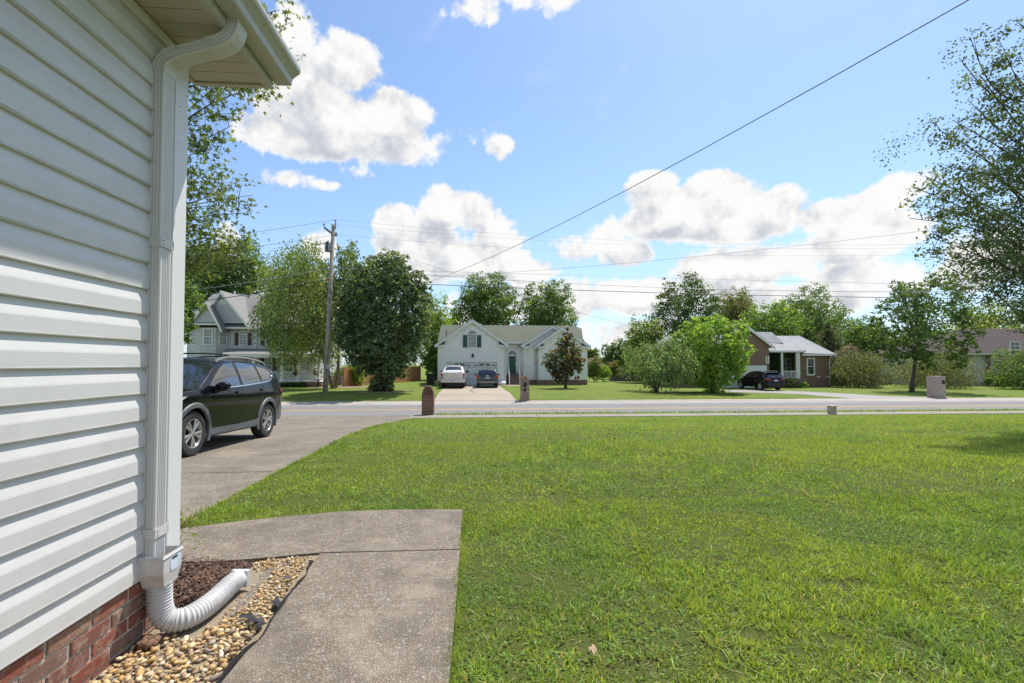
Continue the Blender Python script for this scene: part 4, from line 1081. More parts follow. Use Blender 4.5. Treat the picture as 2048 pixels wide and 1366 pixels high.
MB().box(fx(386, by), fx(437, by), by-.36, by-.1, fz(650.5, by, 410), fz(647.5, by, 410)).build('eave_trim', S['white_paint'], gh)
MB().prism([(fx(392, by), by-.34, fz(650, by, 410)), (fx(436, by), by-.34, fz(650, by, 410)), (fx(436, by), by-.12, fz(645, by, 410)), (fx(392, by), by-.12, fz(645, by, 410))], (0, 0, .02)).build('pent_roof', S['roof_grey'], gh)
vz = fz(586, Yg+5, 480); MB().tube([(fx(473, Yg+5), Yg+4.4, vz-.5), (fx(473, Yg+5), Yg+4.4, vz+.1)], .09, 8).build('vent_pipe', S['white_paint'], gh)
def gw(px0, px1, py0, py1, arch=False, glass='glass', Y=Yg):
    window(gh, fx(px0, Y), fx(px1, Y), fz(py0, Y, px0), fz(py1, Y, px0), Y, glass, 2, 4, arch)
gw(479, 492.5, 689, 669, True, 'glass_blind'); gw(531.5, 543.5, 689.5, 661); gw(574, 586, 689.5, 661)
for (a, b) in ((469, 476.5), (495.6, 502.4)): shutter(gh, fx(a, Yg), fx(b, Yg), fz(690.5, Yg, a), fz(666, Yg, a), Yg-.02, 'burgundy')
for (a, b) in ((521.5, 528.8), (547, 554), (562.5, 570), (589, 596)): shutter(gh, fx(a, Yg), fx(b, Yg), fz(690.8, Yg, a), fz(660, Yg, a), Yg-.02, 'burgundy')
gw(531, 543.5, 743, 718); gw(573, 586, 743, 718)
for (a, b) in ((520.5, 528), (546.5, 554), (562.5, 570), (588.5, 595)): shutter(gh, fx(a, Yg), fx(b, Yg), fz(745, Yg, a), fz(716, Yg, a), Yg-.02, 'burgundy')
window(gh, fx(486, Yg), fx(498, Yg), fz(743, Yg, 490), fz(716, Yg, 490), Yg, 'glass', 2, 4)
spout(gh, fx(512, Yg), Yg, ev-.1, fz(697, Yg, 512))
# porch: roof, posts, railings, floor on a brick base
Yp = Yg-2.2; pz = fz(708, Yp, 540); px0, px1 = fx(455, Yp), fx(640, Yp)
pr = MB().prism([(px0-.3, Yp-.35, pz), (px1+.3, Yp-.35, pz), (hx1+1.5, Yg-.02, fz(697.5, Yg, 540)), (hx0, Yg-.02, fz(697.5, Yg, 540))], (0, 0, -.08)).build('porch_roof', S['roof_grey'], gh)
MB().box(px0-.3, px1+.3, Yp-.42, Yp-.3, pz-.34, pz-.02).box(px1+.18, px1+.3, Yp-.3, Yg, pz-.34, pz-.02).build('porch_fascia', S['white_paint'], pr)
MB().box(px0-.2, px1+.18, Yp-.3, Yg, pz-.3, pz-.27).build('porch_ceiling', S['white_paint'], pr)
MB().box(px0-.3, px1+.2, Yp-.25, Yg, ZL+.1, pf).build('porch_floor', S['brick_far'], gh)
MB().box(px0-.33, px1+.23, Yp-.3, Yg-.02, pf+.0, pf+.06).build('porch_deck', S['white_paint'], gh)
cols = [fx(v, Yp) for v in (507.7, 565, 597, 626.5)]
for x in cols:
    MB().box(x-.12, x+.12, Yp-.12, Yp+.12, pf+.06, pz-.34).box(x-.16, x+.16, Yp-.16, Yp+.16, pf+.06, pf+.2).box(x-.16, x+.16, Yp-.16, Yp+.16, pz-.5, pz-.335).build('porch_post', S['white_paint'], gh)
for a, b in zip(cols[:-1], cols[1:]): railing(gh, a+.12, b-.12, Yp, pf+.12, pf+.95)
railing(gh, px0, cols[0]-.12, Yp, pf+.12, pf+.95)
railing(gh, Yp+.1, Yg, px1-.1, pf+.12, pf+.95, along='y'); MB().box(px1-.2, px1, Yp-.1, Yp+.1, pf+.06, pz-.34).build('porch_post', S['white_paint'], gh)
railing(gh, cols[-1]+.12, px1-.2, Yp, pf+.12, pf+.95)
# flower baskets on the railing
for i, px in enumerate((536, 592.5, 632)):
    x = fx(px, Yp); t = thing('flower_basket', ['pink flower basket on the porch railing, nearest the black car', 'pink flower basket in the middle of the porch railing', 'pink flower basket at the right end of the porch railing'][i], 'flower basket', (x, Yp-.12, pf+.75), 'flower baskets on the porch railing')
    MB().lathe([(.06, -.16), (.16, -.05), (.18, .06), (.0, .07)], (x, Yp-.18, pf+.72), (0, 0, 1), 10).build('basket', S['bark'], t)
    k = 60; P_ = rng.normal(0, 1, (k, 3)); P_ /= np.linalg.norm(P_, axis=1)[:, None]; P_ = P_*np.array((.26, .18, .18))*rng.uniform(.5, 1, (k, 1))+np.array((x, Yp-.2, pf+.86))
    m = MB()
    for p in P_:
        a = rng.normal(0, 1, 3); a /= np.linalg.norm(a); b = np.cross(a, (0, 0, 1)); b /= np.linalg.norm(b)+1e-6; s_ = .055
        m.add([p-a*s_, p-b*s_, p+a*s_, p+b*s_], [(0, 1, 2, 3)])
    m.build('blossoms', S['flower'], t, kind='stuff')

# ---- brown brick house on the right
Yb = 47.5; ZR = CZ-2.45
bh = thing('brick_house', 'brown brick house with light grey roof, white porch posts and number board', 'house', (fx(1590, Yb), Yb, ZR))
def bz(py, Y, px): return float(at(px, py, Y)[2])
gx0, gx1 = fx(1431, Yb-1.2), fx(1538, Yb-1.2); yb0 = Yb-1.2
gable(bh, gx0, gx1, yb0, ZR, bz(690, yb0, 1538), fx(1484.5, yb0), bz(648.5, yb0, 1484), 8, 'brick_far', 'roof_light', ov=.45, brick=True, fov=.35)
window(bh, fx(1479.5, yb0), fx(1486.5, yb0), bz(699, yb0, 1483), bz(678, yb0, 1483), yb0, 'glass', 2, 4, True)
gdx0, gdx1, gdz = fx(1436, yb0), fx(1531, yb0), bz(733, yb0, 1500)
gd = MB().box(gdx0, gdx1, yb0-.04, yb0-.003, ZR, gdz).build('garage_door', S['white_paint'], bh)
MB().box(gdx0-.1, gdx0, yb0-.07, yb0, ZR, gdz+.1).box(gdx1, gdx1+.1, yb0-.07, yb0, ZR, gdz+.1).box(gdx0, gdx1, yb0-.07, yb0, gdz, gdz+.1).build('door_frame', S['white_paint'], gd)
for k in range(4):
    for c_ in range(8):
        w_ = (gdx1-gdx0)/8; h_ = (gdz-ZR)/4; MB().box(gdx0+w_*c_+.08, gdx0+w_*(c_+1)-.08, yb0-.055, yb0-.04, ZR+h_*k+.1, ZR+h_*(k+1)-.1).build('door_panel', S['white_paint'], gd)
# number board
nb0, nb1 = at(1531.6, 727, yb0-.02), at(1538, 712, yb0-.02)
nb = MB().box(nb0[0], nb1[0], yb0-.05, yb0-.003, nb0[2], nb1[2]).build('number_board', S['white_paint'], bh)
hgt = (nb1[2]-nb0[2])/3
for i, ch in enumerate('387'):
    cu = bpy.data.curves.new('numeral', 'FONT'); cu.body = ch; cu.size = hgt*1.15; cu.align_x = 'CENTER'; cu.align_y = 'CENTER'; cu.extrude = .004; cu.offset = .008
    cu.materials.append(S['car_black']); tmp = bpy.data.objects.new('tmp', cu); COL.objects.link(tmp)
    me = bpy.data.meshes.new_from_object(tmp.evaluated_get(bpy.context.evaluated_depsgraph_get())); bpy.data.objects.remove(tmp)
    o = link('numeral', me, nb)
    o.location = Vector(((nb0[0]+nb1[0])/2, yb0-.056, nb1[2]-hgt*(i+.5)))-Vector(ORG[bh.name]); o.rotation_euler = (R(90), 0, 0)
# right wing with hipped roof
wx0, wx1 = fx(1540, Yb), fx(1661, Yb); wt = bz(709, Yb, 1640)
MB().box(fx(1597, Yb), wx1, Yb, Yb+7, ZR-.1, wt).build('wing_wall', S['brick_far'], bh)
MB().box(gx1, fx(1597, Yb), Yb+1.0, Yb+7, ZR-.1, wt).build('porch_wall', S['brick_far'], bh)
hr = MB(); r1 = at(1557, 671.6, Yb+4); r2 = at(1599, 671.6, Yb+4); er = at(1673, 708.5, Yb-.4); el_ = at(1536, 703, Yb-1.0)
hr.prism([(gx1-.5, Yb-1.0, bz(703, Yb-1, 1570)), (fx(1608, Yb-1.0), Yb-1.0, bz(703, Yb-1, 1570)), (fx(1608, Yb-.4), Yb-.4, er[2]+.14), tuple(er), tuple(r2), tuple(r1), (gx1-.5, Yb+4, r1[2])], (0, 0, -.1))
hr.prism([tuple(er), (er[0], Yb+8, er[2]), tuple(r2)], (0, 0, -.1))
hr.prism([(gx1-.5, Yb+4, r1[2]), tuple(r2), (er[0], Yb+8, er[2]), (gx1-.5, Yb+8, er[2])], (0, 0, -.1))
rr_ = hr.build('wing_roof', S['roof_light'], bh)
u1, u2 = at(1505, 664, Yb+3), at(1543, 664, Yb+3)
MB().prism([tuple(u1), tuple(u2), (fx(1575, Yb+1), Yb+1.6, r1[2]-.9), (u1[0], Yb+1.6, r1[2]-.9)], (0, 0, -.1)).prism([tuple(u2), tuple(u1), (u1[0], Yb+7, r1[2]-1), (u2[0]+1.5, Yb+7, r1[2]-1)], (0, 0, -.1)).build('upper_roof', S['roof_light'], bh)
MB().box(fx(1538.5, Yb-1), fx(1611, Yb-1), Yb-1.1, Yb-.98, bz(704.5, Yb-1, 1570), bz(701, Yb-1, 1570)).build('porch_fascia', S['white_paint'], bh)
MB().box(fx(1598, Yb), er[0], Yb-.48, Yb-.38, er[2]-.16, er[2]+.03).build('gutter', S['white_paint'], bh)
spout(bh, fx(1660, Yb)-.1, Yb, er[2]-.1, ZR+.2)
pfz = bz(757, Yb-.9, 1575)
MB().box(gx1, fx(1600, Yb), Yb-.95, Yb+1, ZR-.1, pfz).build('porch_floor', S['brick_far'], bh)
for px in (1563.7, 1593.5, 1597.5):
    x = fx(px, Yb-.9); MB().box(x-.09, x+.09, Yb-.98, Yb-.8, pfz, bz(704, Yb-1, 1570)).build('porch_post', S['white_paint'], bh)
railing(bh, fx(1565.5, Yb-.9), fx(1592, Yb-.9), Yb-.9, pfz+.05, bz(741.5, Yb-.9, 1580), 10)
window(bh, fx(1615, Yb), fx(1626.5, Yb), bz(748, Yb, 1620), bz(718, Yb, 1620), Yb-.002, 'glass', 1, 2, fr=.13)
window(bh, fx(1572, Yb+1), fx(1580, Yb+1), bz(752, Yb+1, 1577), bz(718, Yb+1, 1577), Yb+.998, 'glass', 2, 4)
for px in (1637, 1654.5):
    c = at(px, 753.5, Yb); MB().box(c[0]-.2, c[0]+.2, Yb-.04, Yb-.002, c[2]-.05, c[2]+.05).build('foundation_vent', S['white_paint'], bh)
# left wing, mostly behind trees
gable(bh, fx(1350, Yb+1), fx(1436, Yb+1), Yb+1, ZR, bz(693, Yb+1, 1340), fx(1393, Yb+1), bz(664, Yb+1, 1370), 7, 'brick_far', 'roof_light', ov=.45, brick=True, wallname='left_wing_wall')

# ---- cream house far right
Yt = 50.; th_ = thing('cream_house', 'cream sided house with brown roof and tan brick wing at the far right', 'house', (fx(1972, Yt), Yt, ZR))
tx0, tx1 = fx(1858, Yt), fx(1972, Yt); tz = bz(706, Yt, 1920)
m = MB(); lapwall(m, (0, Yt, 0), (1, 0, 0), [(tx0, ZR+.4), (tx1, ZR+.4), (tx1, tz), (tx0, tz)], .13, (0, -1, 0)); m.build('front_wall', S['tan_wall'], th_, kind='stuff')
MB().box(tx0, tx1, Yt+.05, Yt+8, ZR, tz-.05).build('house_block', S['tan_wall'], th_)
MB().box(tx0-.02, tx1+.02, Yt-.04, Yt+.04, ZR-.1, ZR+.4).build('brick_base', S['brick_tan'], th_)
tx2 = fx(2120, Yt)
MB().box(tx1+.02, tx2, Yt-.6, Yt+8, ZR-.1, tz).build('brick_wing', S['brick_tan'], th_)
rz_ = bz(657, Yt+4, 1970)
hip(th_, fx(1852, Yt), tx2+1, Yt-1.0, Yt+9, tz, rz_, fx(1925, Yt+4), fx(2060, Yt+4), Yt+4, 'roof_brown')
MB().box(tx0-.4, tx2+1, Yt-1.1, Yt-.98, tz-.2, tz-.04).build('gutter', S['tan_wall'], th_)
spout(th_, tx1-.1, Yt-.6, tz-.2, ZR+.1, mat='tan_wall')
window(th_, fx(1987, Yt-.6), fx(2008, Yt-.6), bz(737, Yt, 2000), bz(722, Yt, 2000), Yt-.602, 'glass', 2, 2, frame='tan_wall')
c = at(2020, 690, Yt-.6); window(th_, c[0], c[0]+1.1, c[2]-.5, c[2]+.3, Yt-.602, 'glass', 2, 2)
# ---- far red roofed house
Yr = 92.; rh = thing('red_roofed_house', 'distant house with faded red roof behind shrubs, right of the white house', 'house', (fx(1200, Yr), Yr, .2))
rx0, rx1 = fx(1176, Yr), fx(1232, Yr); zt = fz(733, Yr, 1200)
MB().box(rx0, rx1, Yr, Yr+8, float(H(15, Yr)), zt).build('wall', S['brick_tan'], rh)
hip(rh, rx0-.6, rx1+.6, Yr-.6, Yr+8.6, zt, fz(715, Yr, 1200), rx0+1.5, rx1-1.5, Yr+4, 'roof_red')
# ------------------------------------------------------------------ cars
def pchip(xy):
    x = np.array([p[0] for p in xy], float); y = np.array([p[1] for p in xy], float)
    o = np.argsort(x); x, y = x[o], y[o]; h = np.diff(x); d = np.diff(y)/h; m = np.zeros(len(x))
    m[0], m[-1] = d[0], d[-1]
    for i in range(1, len(x)-1):
        if d[i-1]*d[i] > 0:
            w1, w2 = 2*h[i]+h[i-1], h[i]+2*h[i-1]; m[i] = (w1+w2)/(w1/d[i-1]+w2/d[i])
    def f(t):
        t = np.clip(np.asarray(t, float), x[0], x[-1]); i = np.clip(np.searchsorted(x, t)-1, 0, len(h)-1)
        s = (t-x[i])/h[i]; return (2*s**3-3*s**2+1)*y[i]+(s**3-2*s**2+s)*h[i]*m[i]+(-2*s**3+3*s**2)*y[i+1]+(s**3-s**2)*h[i]*m[i+1]
    return f
class Car:
    """body lofted from a side view: local x forward, y left, z up, origin on the ground midway between the axles"""
    def __init__(s, name, label, loc, rot, top, edge, wid, shape, low, axles, rw, paint, archr=None, crown=2.4):
        s.t = thing(name, label, 'car' if 'pickup' not in name else 'pickup truck', loc); ORG[s.t.name] = np.zeros(3)
        s.t.rotation_euler = rot
        s.top, s.edge, s.wid, s.shape, s.low = pchip(top), pchip(edge), pchip(wid), pchip(shape), pchip(low)
        s.x0, s.x1 = top[0][0], top[-1][0]; s.ax = axles; s.rw = rw; s.ra = archr or rw*1.13; s.cr = crown
        s.S = S[paint]; s.body(paint)
    def W(s, x, z): return s.wid(x)*s.shape(z)
    def L(s, x):
        x = np.asarray(x, float); l = s.low(x)
        for a in s.ax:
            d = np.abs(x-a); arch = s.rw+np.sqrt(np.maximum(s.ra**2-d**2, 0)); l = np.where(d < s.ra, np.maximum(l, arch), l)
        return l
    def cz(s, x, y):
        ze = s.edge(x); wv = s.W(x, ze); u = np.clip(np.abs(y)/np.maximum(wv, 1e-4), 0, 1); return ze+(s.top(x)-ze)*(1-u**s.cr)
    def body(s, paint, ns=26, nc=16):
        xs = list(np.linspace(s.x0, s.x1, 120)); k = np.linspace(0, 1, 14)
        xs += list(s.x0+.18*k**2)+list(s.x1-.22*k**2)
        for a in s.ax:
            xs += list(a+s.ra*np.cos(np.linspace(.001, math.pi-.001, 25)))+[a-s.ra-.001, a+s.ra+.001]
        xs = np.unique(np.round(xs, 4)); xs = xs[(xs >= s.x0) & (xs <= s.x1)]
        l = s.L(xs); e = np.maximum(s.edge(xs), l+.02); tt = np.linspace(0, 1, ns)
        z = l[:, None]+(e-l)[:, None]*tt[None]; y = s.wid(xs)[:, None]*s.shape(z)
        u = np.linspace(0, 1, nc+1)[1:]**.8; ye = y[:, -1:]*(1-u[None]); ze = e[:, None]+(np.maximum(s.top(xs), e)-e)[:, None]*(1-(1-u[None])**s.cr)
        Yh = np.concatenate([y, ye], 1); Zh = np.concatenate([z, ze], 1); n = Yh.shape[1]
        Yf = np.concatenate([Yh, -Yh[:, -2::-1]], 1); Zf = np.concatenate([Zh, Zh[:, -2::-1]], 1); m = Yf.shape[1]
        V = np.stack([np.repeat(xs[:, None], m, 1), Yf, Zf], -1).reshape(-1, 3); nx = len(xs)
        id_ = np.arange(nx*m).reshape(nx, m)
        Q = np.stack([id_[:-1, :-1], id_[:-1, 1:], id_[1:, 1:], id_[1:, :-1]], -1).reshape(-1, 4)
        caps = []
        for r_ in (0, nx-1):
            for j in range(n-1): caps.append([id_[r_, j], id_[r_, j+1], id_[r_, m-2-j], id_[r_, m-1-j]])
        s.bodyo = link('body', np_mesh('body', V, np.concatenate([Q, np.array(caps)]), s.S, True), s.t)
        inner = MB(); 
        zt = .9
        inner.box(s.x0+.25, s.x1-.25, -s.wid(0)*.62, s.wid(0)*.62, .26, .85).box(s.x0+.1, s.x1-.12, -s.wid(0)*.8, s.wid(0)*.8, .46, .54)
        for a in s.ax:   # wheel housings
            for sg in (-1, 1):
                P_ = [(a+math.cos(t)*(s.ra+.01), sg*(s.wid(a)*.93-.05), s.rw+math.sin(t)*(s.ra+.01)) for t in np.linspace(-.3, math.pi+.3, 16)]
                Q_ = [(p[0], sg*s.wid(a)*.55, p[2]) for p in P_]
                o = len(inner.v); inner.v += P_+Q_; inner.f += [(o+i, o+i+1, o+17+i, o+16+i) for i in range(15)]+[tuple(o+16+i for i in range(16))]
        inner.build('underbody', S['car_black'], s.t)
    def patch(s, name, poly, mat, off=.006, sides=(1, -1), parent=None, cuts=2, smooth=True):
        """polygon in side view laid on the flank"""
        for sg in sides:
            bm = bmesh.new(); vs = [bm.verts.new((p[0], 0, p[1])) for p in poly]; bm.faces.new(vs)
            bmesh.ops.triangulate(bm, faces=bm.faces[:])
            if cuts: bmesh.ops.subdivide_edges(bm, edges=bm.edges[:], cuts=cuts, use_grid_fill=True)
            for v in bm.verts: v.co.y = sg*(float(s.W(v.co.x, v.co.z))+off)
            bmesh.ops.recalc_face_normals(bm, faces=bm.faces[:])
            if sum(f.normal.y*sg*f.calc_area() for f in bm.faces) < 0:
                for f in bm.faces: f.normal_flip()
            me = bpy.data.meshes.new(name); bm.to_mesh(me); bm.free(); me.materials.append(S[mat])
            if smooth: me.polygons.foreach_set('use_smooth', [True]*len(me.polygons))
            link(name, me, parent or s.t)
    def strip(s, name, pts, wd, mat, off=.008, sides=(1, -1)):
        p = smooth_path([(a, b, 0) for a, b in pts], 6)[:, :2]
        for sg in sides:
            m = MB()
            for i in range(len(p)):
                t = p[min(i+1, len(p)-1)]-p[max(i-1, 0)]; t /= np.linalg.norm(t)+1e-9; n = np.array((-t[1], t[0]))
                for k, o in ((-.5, .0), (-.45, off), (.45, off), (.5, .0)):
                    q = p[i]+n*wd*k; m.v.append((q[0], sg*(float(s.W(q[0], q[1]))+o), q[1]))
            for i in range(len(p)-1):
                for k in range(3): m.f.append((4*i+k, 4*i+k+1, 4*i+5+k, 4*i+4+k))
            m.build(name, S[mat], s.t, 40)
    def arch(s, wd, mat, off=.02, sides=(1, -1)):
        for a in s.ax:
            for sg in sides:
                m = MB(); k = 22
                for i in range(k+1):
                    t = -.42+(math.pi+.84)*i/k
                    for rr, o in ((s.ra-.012, -.02), (s.ra-.005, off), (s.ra+wd*.8, off), (s.ra+wd, 0)):
                        x = a+math.cos(t)*rr; z = max(s.rw+math.sin(t)*rr, .2); m.v.append((x, sg*(float(s.W(x, max(z, .3)))+o), z))
                for i in range(k):
                    for j in range(3): m.f.append((4*i+j, 4*i+j+1, 4*i+5+j, 4*i+4+j))
                m.build('wheel_arch_trim', S[mat], s.t, 40)
    def top_patch(s, name, x0, x1, y0f, y1f, mat, off=.008, nx=10, ny=12, parent=None):
        """surface between x0 and x1 with half width given as fractions of the edge width"""
        m = MB()
        for i in range(nx+1):
            x = x0+(x1-x0)*i/nx; f = y0f+(y1f-y0f)*i/nx; wv = float(s.W(x, s.edge(x)))*f
            for j in range(ny+1):
                y = wv*(-1+2*j/ny); e = .004; z = float(s.cz(x, y)); gx_ = (float(s.cz(x+e, y))-float(s.cz(x-e, y)))/(2*e)
                nrm = np.array((-gx_, 0, 1)); nrm /= np.linalg.norm(nrm); m.v.append(tuple(np.array((x, y, z))+nrm*off))
        for i in range(nx):
            for j in range(ny): a = i*(ny+1)+j; m.f.append((a, a+1, a+ny+2, a+ny+1))
        return m.build(name, S[mat], parent or s.t, True)
    def wheels(s, rim=.235, spokes=5, yface=None, wd=.22, pair=True, detail=True):
        yf = yface or float(s.wid(0))-.02; r = s.rw
        def wheel_meshes():
            ty = MB().lathe([(rim*.98, -wd+.02), (rim*1.03, -wd), (r*.93, -wd), (r*.985, -wd+.03), (r, -wd+.06), (r, -.06), (r*.985, -.03), (r*.93, -.004), (rim*1.12, 0), (rim*1.02, -.008), (rim*.98, -.03)], (0, 0, 0), (0, 1, 0), 40)
            tyre = ty.mesh('tyre', S['tyre'], 35)
            rm = MB().lathe([(rim, -.03), (rim*1.0, -.008), (rim*.95, -.010), (rim*.90, -.03), (rim*.88, -.10)], (0, 0, 0), (0, 1, 0), 40)
            rm.lathe([(.0, -.012), (.028, -.012), (.035, -.018), (.05, -.03), (.055, -.06)], (0, 0, 0), (0, 1, 0), 20)
            for i in range(spokes):
                for o in ((-.2, .2) if pair else (0,)):
                    a = 2*math.pi*i/spokes; b = a+o; d0 = np.array((math.cos(a+o*.6), 0, math.sin(a+o*.6))); d1 = np.array((math.cos(b), 0, math.sin(b))); n0 = np.array((-d1[2], 0, d1[0]))
                    p0 = d0*.035; p1 = d1*rim*.95; w0, w1 = .013, .028
                    q = [p0-n0*w0, p0+n0*w0, p1+n0*w1, p1-n0*w1]
                    f_ = [v+np.array((0, -.018, 0)) for v in q]; bk = [v*1+np.array((0, -.05, 0)) for v in q]
                    mid = [(q[0]+q[1])/2+np.array((0, -.012, 0)), (q[2]+q[3])/2+np.array((0, -.010, 0))]
                    rm.add(f_+bk+mid, [(0, 8, 9, 3), (8, 1, 2, 9), (0, 3, 7, 4), (1, 5, 6, 2)])
            rimm = rm.mesh('rim', S['alloy'], 30)
            br = MB().lathe([(0, -.09), (rim*.9, -.09)], (0, 0, 0), (0, 1, 0), 24).mesh('brake_disc', S['car_black'])
            return tyre, rimm, br
        ty, rm, br = wheel_meshes()
        for a in s.ax:
            for sg in (1, -1):
                w_ = bpy.data.objects.new('wheel', ty); COL.objects.link(w_); w_.parent = s.t
                w_.location = (a, sg*yf, r); w_.rotation_euler = (0, random.uniform(0, 6), 0) if sg > 0 else (0, random.uniform(0, 6), math.pi)
                for nm, me in (('rim', rm), ('brake_disc', br)):
                    o = bpy.data.objects.new(nm, me); COL.objects.link(o); o.parent = w_
    def mirror(s, x, z, y, mat='paint', sz=1.0):
        for sg in (1, -1):
            bm = bmesh.new(); bmesh.ops.create_icosphere(bm, subdivisions=3, radius=1)
            for v in bm.verts:
                p = v.co; p.x = math.copysign(abs(p.x)**.8, p.x); p.z = math.copysign(abs(p.z)**.75, p.z)
                if p.x < 0: p.x *= .55
                p.z *= 1-.25*max(0, p.y*sg)
                v.co = Vector((x+p.x*.12*sz, sg*(y+.11*sz)+p.y*.125*sz, z+p.z*.085*sz+(.015*sz*p.y*sg)))
            me = bpy.data.meshes.new('mirror'); bm.to_mesh(me); bm.free(); me.polygons.foreach_set('use_smooth', [True]*len(me.polygons)); me.materials.append(s.S)
            mo = link('mirror', me, s.t)
            m = MB().tube([(x+.02, sg*(y-.06), z-.11*sz), (x+.01, sg*(y+.05), z-.06*sz)], [.05*sz, .04*sz], 8); m.build('mirror_foot', S['car_black'], mo, True)
            MB().box(x-.085*sz, x+.1*sz, sg*(y+.04*sz), sg*(y+.215*sz), z-.075*sz, z-.05*sz).build('mirror_trim', S['car_black'], mo, bevel=.008)

# ---- black SUV in the near driveway
rv = Car('black_suv', 'glossy black SUV with silver roof rails parked in the near driveway', (-5.41, 9.235, CZ-1.535+.014), (0, -math.atan2(.10, 2.66), R(-90)),
    top=[(-2.232, .62), (-2.209, .80), (-2.167, 1.0), (-2.084, 1.17), (-1.965, 1.37), (-1.882, 1.50), (-1.762, 1.555), (-1.3, 1.615), (-0.5, 1.65), (0.1, 1.63), (0.42, 1.56), (0.75, 1.38), (1.06, 1.19), (1.22, 1.105), (1.6, 1.06), (1.95, 1.0), (2.12, .92), (2.21, .80), (2.26, .66)],
    edge=[(-2.232, .58), (-2.209, .74), (-2.167, .95), (-2.084, 1.12), (-1.965, 1.32), (-1.882, 1.44), (-1.762, 1.49), (-1.3, 1.545), (-0.5, 1.575), (0.1, 1.55), (0.42, 1.48), (0.75, 1.31), (1.06, 1.13), (1.22, 1.05), (1.6, 1.0), (1.95, .93), (2.12, .85), (2.21, .74), (2.26, .62)],
    wid=[(-2.232, .74), (-2.195, .82), (-2.084, .875), (-1.854, .905), (-1.486, .918), (-0.5, .920), (0.5, .920), (1.2, .922), (1.6, .905), (1.9, .86), (2.1, .78), (2.21, .68), (2.26, .58)],
    shape=[(.15, .955), (.30, .965), (.45, .975), (.62, .985), (.80, 1.0), (.92, .998), (1.02, .975), (1.10, .945), (1.25, .895), (1.45, .815), (1.60, .735), (1.70, .68)],
    low=[(-2.232, .50), (-2.13, .36), (-1.854, .33), (-1.2, .30), (0, .29), (1.2, .29), (1.9, .28), (2.15, .33), (2.26, .48)],
    axles=(1.33, -1.33), rw=.36, paint='paint_black', archr=.415)
rv.arch(.075, 'cladding')
rv.patch('side_window', [(.93, 1.085), (.72, 1.235), (.45, 1.405), (.20, 1.505), (-.12, 1.548), (-.17, 1.12)], 'car_glass')
rv.patch('side_window', [(-.27, 1.125), (-.225, 1.552), (-.55, 1.553), (-.95, 1.525), (-1.06, 1.185)], 'car_glass')
rv.patch('quarter_window', [(-1.14, 1.195), (-1.05, 1.512), (-1.45, 1.462), (-1.63, 1.40), (-1.66, 1.33), (-1.55, 1.25)], 'car_glass')
rv.patch('door_pillar', [(-.175, 1.11), (-.125, 1.56), (-.22, 1.56), (-.265, 1.11)], 'car_black', .004)
rv.strip('window_trim', [(1.0, 1.05), (.5, 1.075), (-.2, 1.105), (-1.1, 1.165), (-1.5, 1.215), (-1.68, 1.285), (-1.745, 1.37), (-1.66, 1.43)], .022, 'chrome', .012)
for q in ([(.92, 1.04), (.985, .85), (.98, .6), (.93, .38)], [(-.21, 1.10), (-.23, .8), (-.22, .38)], [(-1.12, 1.17), (-1.06, .95), (-.93, .80), (-.87, .62)]): rv.strip('door_seam', q, .008, 'car_black', .002)
rv.patch('rocker_cladding', [(.90, .40), (.90, .285), (-.90, .295), (-.90, .46), (-.72, .43), (0, .40)], 'cladding', .022)
rv.patch('rocker_step', [(.90, .295), (.90, .262), (-.90, .272), (-.90, .305)], 'car_black', .012)
rv.patch('rear_bumper_cladding', [(-1.78, .50), (-1.80, .36), (-2.12, .37), (-2.22, .52), (-2.215, .62), (-2.1, .62), (-1.84, .64)], 'cladding', .012)
rv.patch('front_bumper_cladding', [(1.78, .48), (1.80, .34), (2.15, .34), (2.25, .50), (2.05, .52)], 'cladding', .012)
rv.patch('tail_lamp', [(-1.93, 1.02), (-2.09, 1.055), (-2.14, 1.0), (-2.16, .91), (-2.05, .92), (-1.97, .97)], 'red_lens', .012)
rv.patch('head_lamp', [(1.55, .955), (1.70, .945), (2.08, .84), (2.14, .77), (2.0, .775), (1.75, .86)], 'clear_lens', .010)
for x in (.03, -.98): rv.strip('door_handle', [(x+.02, .985+.03*(x < 0)), (x-.20, .99+.035*(x < 0))], .035, 'paint_black', .035, (1, -1))
rv.top_patch('windshield', .45, 1.17, .93, .97, 'car_glass', .006)
rv.top_patch('rear_window', -2.07, -1.92, .86, .86, 'car_glass', .006, 6)
rv.top_patch('wiper_cowl', 1.17, 1.26, .95, .9, 'car_black', .004, 3)
for sg in (1, -1):
    p = smooth_path([(.35, sg*.655, 1.545), (.22, sg*.66, 1.60), (-.2, sg*.665, 1.66), (-.9, sg*.66, 1.66), (-1.45, sg*.65, 1.615), (-1.66, sg*.645, 1.56)], 6)
    MB().tube(p, 1, sec=[(.014, .02), (-.014, .024), (-.014, -.024), (.014, -.02)], up=(0, 0, 1)).build('roof_rail', S['alloy'], rv.t, 30)
for x in (-.15, -1.2): MB().tube(smooth_path([(x, -.64, 1.68), (x, -.3, 1.715), (x, .3, 1.715), (x, .64, 1.68)], 6), 1, sec=[(.012, .03), (-.012, .03), (-.012, -.03), (.012, -.03)], up=(0, 0, 1)).build('cross_bar', S['car_black'], rv.t, 30)
MB().add([(-1.35, -.015, 1.60), (-1.35, .015, 1.60), (-1.62, .02, 1.575), (-1.62, -.02, 1.575), (-1.60, 0, 1.69)], [(0, 1, 4), (1, 2, 4), (2, 3, 4), (3, 0, 4)]).build('antenna_fin', S['paint_black'], rv.t)
rv.mirror(.72, 1.10, .90)
rv.wheels(rim=.235, yface=.905)
MB().box(2.18, 2.27, -.42, .42, .60, .74).build('grille', S['car_black'], rv.t, bevel=.02)

